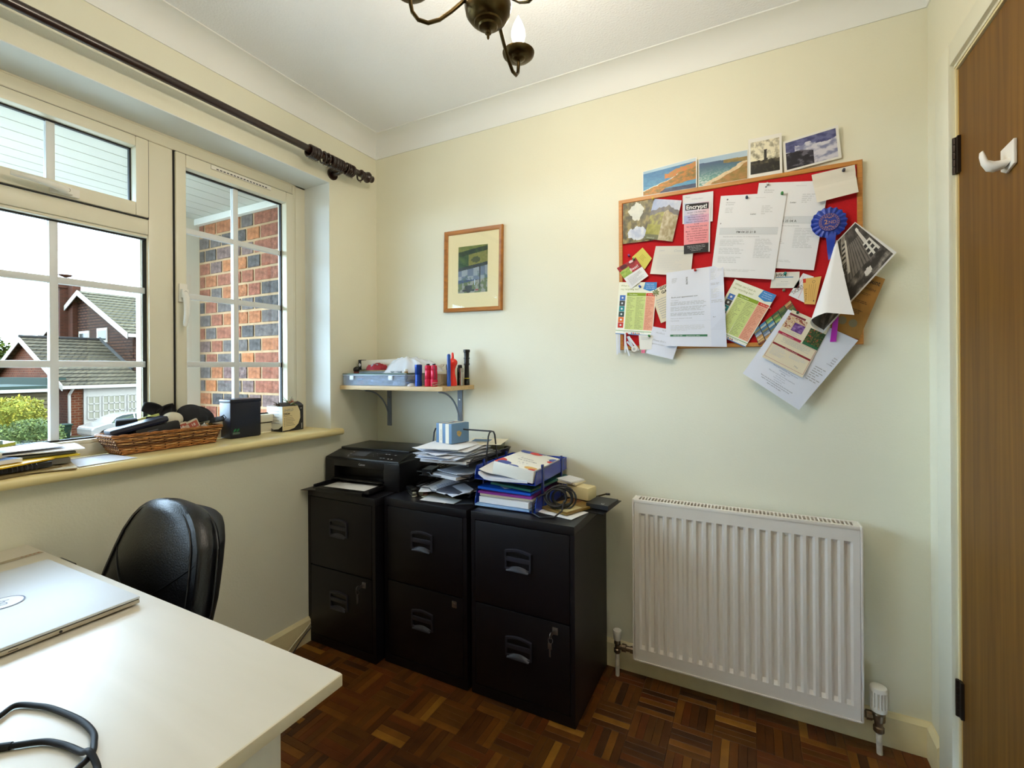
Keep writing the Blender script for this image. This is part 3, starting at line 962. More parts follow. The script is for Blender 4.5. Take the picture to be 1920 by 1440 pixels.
# ------------------------------------------------------------------ framed picture
fr = thing('framed_picture', 'small wooden framed aerial picture of village houses on the wall', 'picture', (0.599, -0.01, 1.465))
FM = wood_mat('brown_picture_frame', (150, 90, 28), (190, 122, 46), 0.4, 6, (1, 8, 8))
ang = radians(-1.2)
cxp, czp = 0.600, 1.657
M = Matrix.Translation((cxp, 0, czp)) @ Matrix.Rotation(-ang, 4, 'Y')
hw, hh, fw = 0.159, 0.193, 0.019
mb = MB()
prof = [(0, -0.001), (0, -0.014), (0.003, -0.018), (0.010, -0.016), (fw, -0.010), (fw, -0.006)]
k = len(prof)
ring = []
for (sx, sz) in ((-1, 1), (1, 1), (1, -1), (-1, -1)):
    for (o_, y) in prof:
        ring.append((sx * (hw - o_), y, sz * (hh - o_)))
F = []
for c in range(4):
    for i in range(k - 1):
        a, b2 = c * k + i, ((c + 1) % 4) * k + i
        F.append([a, b2, b2 + 1, a + 1])
mb.add(ring, F, M=M)
obj('frame', mb, FM, fr, smooth=25)
def FP(x, z, y): return M @ Vector((x, y, z))
iw, ih = hw - fw + 0.001, hh - fw + 0.001
sht = Sheet(FP(-iw, ih, -0.007), FP(iw, ih, -0.007), FP(iw, -ih, -0.007), FP(-iw, -ih, -0.007), out=(0, -1, 0))
obj('mount', MB().grid(lambda u, v: sht.P(u, v), 1, 1, flip=True), mat('cream_picture_mount', (244, 230, 182), 0.7), fr)
def aerial(u, v):
    y = v + 0.10 * u
    n = fbm(u * 7, v * 9, 3.3)
    n2 = nz2(u * 20, v * 24, 8.1)
    if y < 0.12: c = mixc((96, 116, 50), (130, 134, 62), n + .5)
    elif y < 0.22: c = mixc((24, 48, 30), (50, 78, 40), n + .4)
    elif y < 0.46:
        c = mixc((118, 124, 52), (140, 136, 70), n2 + .5) if u > 0.36 else mixc((42, 76, 44), (72, 104, 52), n + .5)
        if (u - 0.6) ** 2 * 6 + (v - 0.30) ** 2 * 30 < 0.12 * (1 + n2): c = mixc(c, (52, 66, 40), .8)
    elif y < 0.53: c = mixc((30, 40, 48), (50, 66, 60), n + .4)
    elif y < 0.80:
        roof = (int(u * 5.0 + 0.4) % 2 == 0) ^ (v > 0.64)
        c = (104, 118, 140) if roof else (152, 162, 172)
        if v > 0.72: c = mixc((34, 52, 92), (60, 86, 128), n2 + .5)
        c = mixc(c, (60, 92, 80), 0.5 if n > 0.35 else 0)
    else: c = mixc((150, 152, 140), (96, 112, 70), 1 if n > 0.1 else 0)
    if v > 0.84 and (u - 0.36) ** 2 + (v - 0.88) ** 2 < 0.014: c = (38, 46, 44)
    if 0.93 < v < 0.965 and (0.16 < u < 0.28 or 0.46 < u < 0.56): c = (36, 42, 56)
    if 0.93 < v < 0.96 and 0.6 < u < 0.7: c = (150, 60, 52)
    if abs(u - 0.745) < 0.02 and 0.4 < v < 0.92: c = (34, 44, 48)
    if abs(u - 0.575) < 0.012 and 0.72 < v < 0.84: c = (206, 222, 236)
    return c
sht.pic(0.215, 0.175, 0.785, 0.80, aerial, 84, 126)
sht.done(fr, 'printed_picture')
obj('pane', MB().grid(lambda u, v: sht.P(u, v, 0.003), 1, 1, flip=True), glass_mat('picture_glass', (1, 1, 1), 1.5), fr)

# ------------------------------------------------------------------ noticeboard
BX0, BX1, BZ0, BZ1 = 1.289, 2.074, 1.268, 1.860
nb = thing('noticeboard', 'red felt noticeboard with a light wood frame crowded with papers', 'noticeboard', ((BX0 + BX1) / 2, -0.008, BZ0))
obj('felt', MB().box(BX0 + 0.008, BX1 - 0.008, -0.014, -0.001, BZ0 + 0.008, BZ1 - 0.008), mat('red_felt', (196, 20, 28), 0.95, bump=(900, 0.3), var=(300, 0.08)), nb)
mb = MB()
prof = [(0, -0.001), (0, -0.017), (0.002, -0.019), (0.013, -0.019), (0.015, -0.017), (0.015, -0.012)]
k = len(prof); ring = []
for (xx, sx, zz, sz) in ((BX0, 1, BZ1, -1), (BX1, -1, BZ1, -1), (BX1, -1, BZ0, 1), (BX0, 1, BZ0, 1)):
    for (o_, y) in prof: ring.append((xx + sx * o_, y, zz + sz * o_))
F = []
for c in range(4):
    for i in range(k - 1):
        a, b2 = c * k + i, ((c + 1) % 4) * k + i
        F.append([a, b2, b2 + 1, a + 1])
mb.add(ring, F)
obj('frame', mb, PINE, nb, smooth=25)

def pin_sheet(name, label, cat, corners, y, m=PAPER, bulge=None, nu=8, nv=8, tilt=0.0, group=None, ylist=None):
    """a sheet hanging flat against the board; corners (x, z) TL TR BR BL; y distance from the wall"""
    ys = ylist or [y - 0.0, y - 0.0, y - tilt, y - tilt]
    P4 = [(c[0], -yy if yy > 0 else yy, c[1]) for c, yy in zip(corners, [abs(q) for q in ys])]
    cx = sum(c[0] for c in corners) / 4; cz = sum(c[1] for c in corners) / 4
    t = thing(name, label, cat, (cx, P4[0][1], cz), group=group)
    s = Sheet(*P4, bulge=bulge, out=(0, -1, 0))
    s.paper('sheet', m, t, nu, nv)
    return t, s
def sag(a=0.004, b=0.0, ph=0.0):
    return lambda u, v: a * sin(pi * u + ph) * (0.3 + 0.7 * v) + b * v * v

# --- cards standing on the top of the frame
def coast(u, v):
    e = 0.80 - 0.55 * u + 0.12 * fbm(u * 3.2, v * 3, 1.2)
    e2 = 0.42 - 0.32 * u + 0.10 * fbm(u * 5, v * 4, 6.2)
    n = fbm(u * 12, v * 12, 4.0)
    if v < 0.10: return mixc((150, 190, 214), (190, 212, 222), u)
    if v > e and v < e + 0.42 - 0.1 * (1 - u): return mixc((206, 128, 28), (120, 104, 36), n * .9 + .4)
    if e2 < v < e2 + 0.22 and u > 0.42: return mixc((214, 120, 40), (176, 140, 60), n + .4)
    if abs(v - e) < 0.03: return (226, 228, 214)
    if v > 0.86: return mixc((24, 44, 88), (60, 90, 120), n + .3)
    return mixc((36, 112, 168), (84, 160, 196), v + 0.4 * n)
def beach(u, v):
    e = 1.05 - 0.75 * u + 0.06 * fbm(u * 4, v * 4, 2.2)
    n = fbm(u * 9, v * 9, 7.7)
    if v < 0.16 + 0.04 * u: return mixc((146, 178, 204), (176, 196, 210), u)
    if u > 0.52 and 0.16 < v < 0.34 - 0.1 * (0.9 - u): return mixc((120, 104, 52), (158, 128, 66), n + .5)
    if v > e + 0.12: return mixc((176, 128, 70), (140, 118, 56), n + .5)
    if v > e: return mixc((214, 186, 142), (230, 210, 176), n + .5)
    w = 0.5 + 0.5 * sin(v * 30 + u * 6 + 6 * n)
    return mixc((40, 62, 110), mixc((96, 150, 140), (214, 220, 214), w * max(0, (v - .3) * 1.6)), min(1, v * 1.3))
def tower(u, v):
    n = fbm(u * 6, v * 6, 3.0)
    if 0.475 < u < 0.565 and 0.31 < v < 0.60: return (34, 30, 26)
    if 0.46 < u < 0.58 and 0.29 < v < 0.32: return (34, 30, 26)
    if 0.46 < u < 0.60 and 0.55 < v < 0.60: return (40, 36, 30)
    if v > 0.60 + 0.04 * nz2(u * 9, 0, 2): return mixc((28, 24, 18), (104, 96, 72), n * .8 + (.35 if v < .72 else 0))
    return mixc((232, 224, 196), (110, 104, 84), n * .9 + .15)
def waves(u, v):
    n = fbm(u * 8, v * 8, 5.5)
    e = 0.36 + 0.10 * nz2(u * 3, 1.0) - 0.15 * max(0, u - .4)
    if v < e and not (0.18 < u < 0.6 and v > 0.2 + 0.1 * abs(u - .4) + .08 * n): return mixc((62, 66, 112), (104, 106, 150), n + .5)
    if u < 0.55 and v > 0.40 + 0.5 * max(0, u - 0.3): return mixc((24, 22, 34), (96, 92, 104), (n + .2) if n < .35 else 1.2)
    return mixc((208, 206, 216), (128, 132, 166), n + .2 + 0.4 * sin(v * 22 + u * 4))
CARDW = mat('white_card', (232, 230, 222), 0.4)
for nm, lb, cc, fn, y, mg, gl in (
    ('postcard', 'orange headland and blue sea postcard, leftmost above the noticeboard', [(1.3810, 1.9590), (1.5800, 1.9730), (1.5790, 1.8610), (1.3800, 1.8630)], coast, 0.012, 0.02, 1),
    ('postcard', 'sandy beach and breaking sea postcard standing on the noticeboard frame', [(1.5850, 1.9640), (1.7480, 1.9620), (1.7470, 1.8610), (1.5840, 1.8620)], beach, 0.014, 0.015, 1),
    ('postcard', 'sepia postcard of a lone tower standing on the noticeboard frame', [(1.7490, 1.9970), (1.8500, 1.9950), (1.8520, 1.8610), (1.7480, 1.8610)], tower, 0.017, 0.07, 0),
    ('photo_print', 'white-bordered violet photo of waves and rocks, rightmost above the noticeboard', [(1.8530, 1.9670), (2.0100, 1.9850), (2.0200, 1.8790), (1.8580, 1.8615)], waves, 0.012, 0.05, 0)):
    t, s = pin_sheet(nm, lb, 'postcard', cc, y, CARDW, bulge=(lambda u, v: 0.006 * (1 - v) ** 2 * u), tilt=0.002)
    s.pic(mg, mg * 1.4, 1 - mg, 1 - mg * 1.2, fn, 110, 70)
    s.done(t, 'printed_picture', PRINT_GLOSS)

GR = (150, 152, 156); DK = (60, 60, 64); MG = (186, 188, 192)
# --- two overlapping picture cards, top left
def pond(u, v):
    n = fbm(u * 7, v * 7, 1.1)
    c = mixc((58, 56, 28), (142, 128, 70), n + .5)
    if (u - .45) ** 2 * 9 + (v - .25) ** 2 * 12 < .5 + .3 * n: c = mixc(c, (222, 226, 222), .85)
    if (u - .5) ** 2 * 5 + (v - .78) ** 2 * 22 < .5 + .3 * n: c = mixc((168, 180, 206), (206, 212, 222), n + .4)
    return c
def valley(u, v):
    n = fbm(u * 9, v * 9, 8.4)
    rdg = 0.14 + 0.28 * abs(u - 0.58) + 0.05 * nz2(u * 9, 2.0)
    if v < rdg: return mixc((150, 168, 206), (206, 210, 224), u + n * .3)
    if v < rdg + 0.12: return mixc((92, 92, 104), (120, 116, 110), n + .5)
    if u > 0.48: return mixc((152, 136, 96), (196, 186, 156), n + .5)
    if v < 0.62: return mixc((106, 96, 62), (160, 158, 70), n + .5)
    if v < 0.88: return mixc((132, 132, 38), (160, 156, 60), n + .5)
    return (96, 100, 62)
t, s = pin_sheet('greeting_card', 'sunlit pond photograph card at the top left of the noticeboard', 'card', [(1.3070, 1.8430), (1.4240, 1.8430), (1.4250, 1.6850), (1.3060, 1.6850)], 0.0215, CARDW)
s.pic(0, 0, 1, 1, pond, 64, 80); s.done(t, 'printed_picture', PRINT_GLOSS)
t, s = pin_sheet('postcard', 'green mountain valley postcard tilted beside the pond card', 'postcard', [(1.4270, 1.8420), (1.5270, 1.8190), (1.4930, 1.6700), (1.3880, 1.6940)], 0.0235, CARDW, bulge=sag(.004))
s.pic(0.0, 0.0, 1, 1, valley, 64, 80); s.text(.08, .975, .035, 'MANTLE', (190, 196, 170)); s.done(t, 'printed_picture', PRINT_GLOSS)
# --- events flyer on a white slip
t, s = pin_sheet('paper_slip', 'blank white slip pinned behind the events flyer', 'paper', [(1.5300, 1.8380), (1.6350, 1.8350), (1.6320, 1.7260), (1.5290, 1.7310)], 0.0215, PAPER)
s.text(.1, .12, .05, 'Mum', GR); s.text(.3, .20, .05, 'Calling dates', MG, shear=.3); s.done(t)
t, s = pin_sheet('events_flyer', 'narrow pink and blue flyer headed Encrypt! with black footer', 'flyer', [(1.5350, 1.8060), (1.6260, 1.8000), (1.6220, 1.6170), (1.5330, 1.6180)], 0.0235, PAPER, bulge=sag(.003))
def pinkblue(u, v):
    if v < .3: return mixc((196, 214, 236), (236, 196, 206), u * .8 + v)
    if v < .5: return mixc((160, 190, 232), (226, 170, 196), u + .2)
    return mixc((238, 170, 176), (242, 150, 156), v)
s.pic(0.0, 0.0, .95, .82, pinkblue, 12, 20)
s.rect(0.05, 0.02, .93, .145, (30, 30, 34), 1.3)
s.text(.08, .125, .082, 'Encrypt!', (246, 246, 246), bold=.03, maxw=.82, lift=1.8)
rows = ['January - 11th Name Blur', 'Time: Juan 1:19-51', '18th Range Street, John 5', '25th Arthouse, John 2', 'February - 2nd Parsnips, John', '5:1-30', '9th: Pamela Early: John 6:26', '16th Half Term', 'March - 1st John, John 8:30-41', 'Sharon Lee, Joseph Cornel', '9th: Second Brookland John', 'July 11st - Weekend Away', 'Coach + Lunch Guest']
for i, r_ in enumerate(rows):
    s.text(.49, .205 + i * .0465, .024, r_, (58, 54, 92) if i < 7 else (120, 40, 54), align='c', maxw=.86, bold=.012)
s.rect(0.0, .82, .95, 1.0, (34, 34, 38), 1.2)
s.lines(.06, .835, .9, .985, 5, (220, 220, 224), .12, seed=4, just='c') if False else [s.text(.48, .865 + i * .03, .016, q, (226, 226, 230), align='c', maxw=.86, lift=1.8) for i, q in enumerate(('Gatherings every 2nd Friday 10.00 to', '11.30 in the Main Hall of the Chapel', 'or call for details of times', 'and dates this term'))]
s.done(t)
# --- yellow note, leaflet, envelope
t, s = pin_sheet('sticky_note', 'yellow sticky note turned diamond-wise behind the red leaflet', 'note', [(1.3820, 1.6620), (1.4170, 1.6160), (1.3900, 1.5770), (1.3410, 1.6290)], 0.0215, mat('yellow_note_paper', (216, 204, 96), 0.7))
s.lines(.3, .3, .7, .7, 4, (180, 168, 70), .4); s.done(t)
t, s = pin_sheet('small_leaflet', 'tilted leaflet with red fruit picture at the left edge of the noticeboard', 'leaflet', [(1.2820, 1.5920), (1.3560, 1.6260), (1.4040, 1.5500), (1.3380, 1.5050)], 0.0245, PAPER, bulge=sag(.003))
def redfruit(u, v):
    n = fbm(u * 6, v * 6, 2.8)
    if v > .42 - .1 * u and u < .5: return mixc((132, 164, 62), (176, 196, 96), n + .5)
    c = mixc((120, 20, 34), (180, 40, 48), n + .5)
    if (u - .3) ** 2 + (v - .2) ** 2 < .03: c = (84, 14, 26)
    if (u - .72) ** 2 + (v - .12) ** 2 < .012: c = (226, 200, 206)
    return c
s.pic(0, 0, 1, .5, redfruit, 44, 28)
s.text(.45, .42, .12, 'Beat!', (240, 214, 220), bold=.02)
s.lines(.12, .58, .9, .94, 8, GR, .3, seed=8); s.done(t)
t, s = pin_sheet('note_card', 'plain white note card with faint handwriting, left centre of the board', 'note', [(1.4320, 1.6610), (1.5680, 1.6450), (1.5560, 1.5340), (1.4100, 1.5570)], 0.0225, mat('off_white_note', (222, 218, 208), 0.7), bulge=sag(.003))
s.text(.12, .18, .06, 'Lenin', MG, shear=.3); s.text(.5, .20, .08, 'Concern', MG, shear=.3); s.lines(.12, .3, .88, .85, 9, (204, 200, 192), .3, seed=3); s.done(t)
# --- recycling leaflets (two alike)
def recycling(s):
    c0, c1 = (238, 240, 220), (244, 246, 238)
    s.pic(0, 0, 1, 1, lambda u, v: mixc(c0, c1, v), 4, 6, .8)
    s.text(.06, .085, .036, 'What can I put in', (150, 160, 90), lift=1.6)
    s.text(.06, .15, .036, 'my recycling bin?', (150, 160, 90), lift=1.6)
    s.poly([(.70, .0), (1.0, .0), (1.0, .13), (.84, .17), (.66, .13)], (66, 140, 206), 1.2)
    for i in range(3): s.text(.73, .045 + i * .036, .018, ('Please recycle', 'as much as you', 'can every week')[i], (235, 240, 250), lift=2)
    s.rect(.24, .20, .74, .262, (138, 164, 34)); s.rect(.745, .205, .985, .262, (222, 70, 44))
    s.text(.30, .245, .026, 'Yes please', (240, 246, 220), lift=2); s.text(.80, .245, .024, 'X No thanks', (250, 230, 224), lift=2)
    s.rect(.24, .265, .74, .90, (206, 220, 140)); s.rect(.745, .265, .985, .90, (240, 176, 148))
    s.lines(.26, .28, .47, .89, 24, (150, 160, 110), .4, seed=2); s.lines(.50, .28, .72, .89, 24, (150, 160, 110), .4, seed=5)
    s.lines(.765, .28, .97, .89, 24, (206, 120, 98), .4, seed=6)
    for i, cc in enumerate(((66, 116, 196), (66, 70, 70), (36, 140, 150), (48, 74, 72), (226, 110, 40), (206, 50, 40))):
        s.rect(.05, .25 + i * .105, .20, .25 + (i + 1) * .105 - .004, cc)
        s.disc(.125, .30 + i * .105, .004, (220, 226, 230), 8, 1.8)
    s.rect(.0, .925, 1.0, .935, (120, 170, 90)); s.text(.5, .955, .014, 'Find out more online about what goes in each bin', DK, align='c', maxw=.9, lift=1.6)
    s.rect(.0, .985, 1.0, 1.0, (70, 130, 196))
    for i in range(5): s.poly([(.42 + i * .05, .98), (.44 + i * .05, .95), (.47 + i * .05, .98)], ((66, 120, 190), (206, 80, 50), (60, 90, 150), (220, 150, 60), (150, 70, 90))[i], 1.4)
t, s = pin_sheet('recycling_leaflet', 'recycling bin guide leaflet pinned upright at the lower left of the board', 'leaflet', [(1.2910, 1.5360), (1.4360, 1.5230), (1.4170, 1.3180), (1.2740, 1.3320)], 0.0225, PAPER)
recycling(s); s.done(t)
t, s = pin_sheet('recycling_leaflet', 'recycling bin guide leaflet slanting right of the long letter', 'leaflet', [(1.7040, 1.5100), (1.8320, 1.4430), (1.7350, 1.2670), (1.6100, 1.3310)], 0.0225, PAPER, bulge=sag(.004))
recycling(s); s.done(t)
# --- club programme half covered
t, s = pin_sheet('club_programme', 'programme headed with green leaf emblem, half covered by the long letter', 'paper', [(1.4090, 1.4910), (1.4940, 1.5220), (1.5270, 1.3940), (1.4490, 1.3660)], 0.0225, PAPER3)
for i in range(8):
    a_ = i * pi / 4
    s.poly([(.20, .12), (.20 + .11 * cos(a_ - .3), .12 + .075 * sin(a_ - .3)), (.20 + .16 * cos(a_), .12 + .11 * sin(a_)), (.20 + .11 * cos(a_ + .3), .12 + .075 * sin(a_ + .3))], (96, 112, 44), 1.2)
s.text(.40, .10, .085, 'GODY', (36, 34, 30), bold=.04); s.text(.42, .22, .085, 'GARDEN', (36, 34, 30), bold=.04)
s.lines(.12, .32, .9, .92, 9, GR, .4, seed=14); s.done(t)
# --- long letter with green footer (its square code is left out)
t, s = pin_sheet('appointment_letter', 'long white appointment letter with green footer bar, lower middle of board', 'letter', [(1.4710, 1.5540), (1.6660, 1.5640), (1.6770, 1.2690), (1.4680, 1.2780)], 0.0275, PAPER2, bulge=lambda u, v: 0.010 * (u ** 3) * sin(pi * min(1, v * 1.2)) + 0.006 * v * v, nu=10, nv=10)
s.lines(.10, .09, .22, .155, 5, GR, .3, seed=1)
s.text(.385, .19, .022, 'E62WX', DK, bold=.02, rot=pi / 2)
s.rect(.76, .0, 1.0, .99, (214, 220, 236), .5)
s.lines(.78, .03, .88, .17, 9, MG, .3, seed=2); s.lines(.78, .21, .95, .24, 2, GR, .3, seed=3); s.lines(.78, .28, .93, .40, 9, MG, .5, seed=4); s.lines(.78, .42, .97, .46, 2, GR, .1, seed=6)
s.text(.09, .355, .020, 'Book your appointment now', (110, 116, 122)); s.text(.09, .395, .010, 'Dear neighbour', GR)
s.lines(.08, .41, .70, .46, 3, GR, .2, seed=7); s.lines(.08, .475, .72, .535, 4, GR, .2, seed=8); s.lines(.08, .555, .72, .60, 3, (120, 124, 128), .2, seed=9)
s.text(.08, .635, .012, 'Thank you for taking part in this check', GR); s.text(.08, .665, .012, 'Yours sincerely', GR)
s.lines(.08, .72, .70, .80, 5, MG, .15, seed=10)
s.text(.80, .635, .012, 'Book now', DK)
s.rect(.075, .845, .70, .872, (54, 118, 84)); s.text(.13, .866, .014, '0300 000 000        appointments online', (230, 240, 234), lift=2)
s.rect(.0, .868, 1.0, .871, (204, 208, 222), .7); s.rect(.02, .666, 1.0, .668, (204, 208, 222), .7)
s.done(t)
# --- tags, small card, handwritten sheet at the lower left
t = thing('key_tags', 'fan of slim white key tags pinned at the lower left corner of board', 'tags', (1.305, -0.028, 1.325))
for i, (x, z, a_, L) in enumerate(((1.2800, 1.330, 0.02, .080), (1.2905, 1.330, -0.01, .074), (1.3130, 1.331, 0.0, .074), (1.3225, 1.320, .45, .062), (1.3265, 1.320, .62, .068), (1.3210, 1.300, .75, .052), (1.314, 1.296, .3, .055))):
    m = Matrix.Translation((x, -0.0225 - 0.0008 * i, z)) @ Matrix.Rotation(-a_, 4, 'Y')
    tg = obj('tag', MB().bbox(-0.0036, 0.0036, -0.0004, 0.0004, -L, 0, 0.0003, M=m), mat('pale_tag_%d' % (i % 2), ((222, 226, 232), (204, 210, 222))[i % 2], 0.5), t)
m = Matrix.Translation((1.346, -0.030, 1.272))
obj('round_tag', MB().cyl((1.349, -0.029, 1.270), (1.349, -0.030, 1.270), 0.011, n=18), CARDW, t)
s = Sheet((1.343, -0.0303, 1.276), (1.355, -0.0303, 1.276), (1.355, -0.0303, 1.264), (1.343, -0.0303, 1.264), out=(0, -1, 0))
s.disc(.5, .5, .0042, (66, 60, 90), 12, 1, .0025); s.done(t)
t, s = pin_sheet('handwritten_sheet', 'white handwritten sheet hanging below the lower left frame edge', 'note', [(1.4190, 1.3550), (1.5270, 1.3300), (1.4910, 1.2270), (1.3920, 1.2530)], 0.0235, PAPER2, bulge=sag(.004))
s.text(.35, .10, .05, 'F5.10', GR); s.text(.15, .22, .06, 'MonRock', MG, shear=.4); s.text(.12, .5, .07, 'Please find my', MG, shear=.4); s.text(.12, .62, .06, 'spare number', MG, shear=.4); s.done(t)
t, s = pin_sheet('small_card', 'small white card pinned beside the key tags', 'card', [(1.3660, 1.3240), (1.4190, 1.3200), (1.4140, 1.2670), (1.3700, 1.2660)], 0.0255, CARDW)
s.lines(.15, .1, .8, .35, 3, GR, .3); s.done(t)
t, s = pin_sheet('pink_sticker', 'tiny pink sticker under the small white card', 'sticker', [(1.3760, 1.2680), (1.3900, 1.2670), (1.3890, 1.2530), (1.3750, 1.2540)], 0.0245, mat('pink_sticker_paper', (240, 128, 160), 0.6), nu=2, nv=2)
s.text(.2, .8, .5, 'E1', (170, 40, 80)); s.done(t)
# --- two official letters
def official(s, code, seed):
    s.disc(.115, .05, .003, (120, 124, 132), 10)
    s.text(.10, .095, .014, 'HM Revenue', GR); s.text(.10, .118, .014, '& Customs', GR)
    s.lines(.10, .15, .25, .22, 4, MG, .3, seed=seed)
    s.rect(.40, .0, .41, .0, GR)
    s.text(.50, .245, .018, 'Letter', (96, 100, 106), bold=.01, shear=.2)
    s.text(.55, .05, .010, 'National Insurance', MG); s.lines(.66, .14, .86, .25, 5, MG, .4, seed=seed + 1)
    s.rect(.05, .395, .95, .398, MG); s.rect(.05, .475, .95, .478, MG)
    s.rect(.05, .40, .95, .475, (214, 218, 222), .7)
    s.text(.30, .42, .010, 'Your National Insurance number is', GR); s.text(.32, .462, .026, code, (74, 78, 84), bold=.02)
    s.text(.12, .51, .012, 'Keep this number in a safe place. Do not destroy this letter.', GR, maxw=.8)
    s.lines(.08, .54, .52, .62, 5, MG, .3, seed=seed + 2); s.lines(.08, .64, .52, .72, 4, MG, .3, seed=seed + 3); s.lines(.08, .75, .45, .83, 4, MG, .3, seed=seed + 4)
    s.lines(.63, .53, .93, .76, 13, MG, .3, seed=seed + 5)
    s.lines(.10, .90, .7, .93, 2, MG, .2, seed=seed + 6)
    s.rect(.05, .335, .06, .35, DK)
t, s = pin_sheet('official_letter', 'white official letter partly hidden, pinned behind the PM 04 letter', 'letter', [(1.7810, 1.8370), (1.9860, 1.8070), (1.9400, 1.5170), (1.7410, 1.5500)], 0.0215, PAPER, bulge=lambda u, v: .003 * v * v)
official(s, 'NK 75 25 04 A', 31); s.done(t)
t, s = pin_sheet('official_letter', 'white official letter numbered PM 04 25 21 B at the board centre', 'letter', [(1.6600, 1.8120), (1.8650, 1.7880), (1.8240, 1.4960), (1.6250, 1.5260)], 0.0245, PAPER, bulge=lambda u, v: .004 * v * v + .002 * sin(pi * u))
official(s, 'PM 04 25 21 B', 51); s.done(t)
t, s = pin_sheet('folded_card', 'blank folded white card pinned at the top right of the board', 'card', [(1.9350, 1.8330), (2.0520, 1.8430), (2.0600, 1.7510), (1.9490, 1.7360)], 0.0265, mat('warm_white_card', (228, 222, 208), 0.6), bulge=lambda u, v: .010 * v * v - .004 * max(0, 1 - abs(v - .38) * 8))
s.rect(.02, .43, .98, .436, (206, 200, 186)); s.done(t)
# --- business card and tickets
t, s = pin_sheet('business_card', 'white business card with blue line and green dot under the official letters', 'card', [(1.8210, 1.5220), (1.9000, 1.5170), (1.8990, 1.4620), (1.8130, 1.4690)], 0.0215, CARDW)
s.text(.10, .27, .2, 'VIVA', (34, 52, 60), bold=.02, shear=.4); s.rect(.14, .30, .78, .345, (60, 130, 176)); s.disc(.47, .14, .004, (30, 130, 120), 12, 1.8)
s.text(.35, .62, .055, 'Amy Turner', GR); s.lines(.2, .70, .7, .9, 3, MG, .3, seed=4); s.done(t)
t, s = pin_sheet('paper_tickets', 'white tickets tucked behind the orange travel ticket', 'ticket', [(1.9100, 1.5110), (1.9400, 1.4960), (1.9140, 1.4110), (1.8680, 1.4400)], 0.0215, PAPER, nu=3, nv=3)
s.text(.35, .35, .15, '27', (90, 60, 60), shear=.3); s.text(.2, .9, .10, 'TICKET', (96, 90, 90), rot=1.2); s.rect(.55, .1, .57, .95, (214, 120, 120)); s.rect(.2, .1, .215, .9, (214, 120, 120)); s.done(t)
t, s = pin_sheet('travel_ticket', 'orange travel ticket standing on end beside the curling photograph', 'ticket', [(1.9090, 1.4910), (1.9610, 1.4950), (1.9430, 1.4030), (1.9130, 1.4070)], 0.0235, mat('orange_ticket_card', (228, 184, 104), 0.6), nu=3, nv=3)
s.rect(.0, .0, .16, .16, (206, 60, 40)); s.disc(.62, .16, .0045, (120, 90, 60), 14, 1.2, .0035); s.text(.22, .92, .10, 'TICKETS', (120, 84, 40), rot=pi / 2 - .02)
for i in range(4): s.rect(.36 + i * .13, .25, .38 + i * .13, .88, (170, 126, 60))
s.disc(.8, .87, .0025, (70, 60, 50), 8, 1.2); s.done(t)
# --- brown envelope, long letter, leaflet, tiled leaflet
t, s = pin_sheet('brown_card', 'brown card printed Account online sticking out at the right edge', 'card', [(2.0150, 1.5290), (2.1290, 1.4710), (2.0610, 1.2830), (1.9570, 1.3310)], 0.0205, mat('brown_kraft_card', (164, 118, 52), 0.7, var=(30, 0.1)))
s.text(.50, .13, .075, 'Account', (58, 44, 30), bold=.03, maxw=.45); s.text(.42, .235, .05, 'your online', (86, 64, 34), shear=.2, maxw=.5)
s.lines(.45, .29, .85, .33, 2, (86, 64, 34), .2); s.lines(.45, .42, .85, .47, 2, (80, 60, 30), .2, seed=3); s.lines(.40, .57, .85, .64, 3, (60, 50, 40), .2, seed=4)
s.disc(.46, .80, .013, (134, 124, 92)); s.disc(.72, .79, .013, (134, 124, 92)); s.done(t)
t, s = pin_sheet('typed_letter', 'large white letter hanging diagonally far below the lower right corner', 'letter', [(1.8660, 1.3920), (2.0590, 1.2810), (1.8940, 1.0530), (1.7270, 1.1750)], 0.0225, PAPER2, bulge=lambda u, v: .020 * v * v + .004 * sin(pi * u), nu=10, nv=10)
for i, (r_, c_) in enumerate((('Meeting place is in the Main Hall, open until ten,', (120, 128, 160)), ('which takes place on', (150, 156, 180)), ('12th May', (70, 74, 110)), ('Please wear sturdy shoes and bring a packed lunch', (140, 144, 160)), ('Cars: half past one', (150, 154, 170)), ('Coach from the square', (150, 154, 170)), ('and back by five', (150, 154, 170)), ('Please return this slip to the organiser by the end of the month', (60, 60, 70)), ('together with the remaining balance for the trip and any', (60, 60, 70)), ('dietary needs for the supper', (60, 60, 70)))):
    s.text(.5, .70 + i * .026, .013, r_, c_, align='c', maxw=.86)
for i in range(4): s.text(.96, .30 + i * .03, .014, ('Drive', 'Parish', 'Road', 'in 5 days')[i], (60, 60, 66), align='r')
s.lines(.78, .46, .97, .66, 7, (130, 130, 136), .5, seed=8); s.done(t)
t, s = pin_sheet('garden_leaflet', 'cream leaflet with crimson bands and flower pictures hanging diagonally', 'leaflet', [(1.8780, 1.3900), (1.9850, 1.3290), (1.9040, 1.1610), (1.7870, 1.2320)], 0.0265, PAPER3, bulge=lambda u, v: .016 * v * v, nu=8, nv=8)
s.rect(.0, .06, .42, .095, (120, 26, 44))
def flowers(u, v):
    n = fbm(u * 7, v * 7, 4.4)
    if u > .45 and v > .35: return mixc((86, 44, 116), (150, 120, 176), n + .4)
    return mixc((196, 160, 116), (226, 214, 196), n + .6) if n < .25 else (150, 84, 60)
def garden(u, v):
    n = fbm(u * 9, v * 9, 6.4)
    return mixc((28, 54, 28), (84, 104, 44), n + .4) if n < .5 else (176, 60, 50)
s.pic(.0, .10, .50, .34, flowers, 44, 34); s.pic(.62, .16, 1.0, .42, garden, 44, 36)
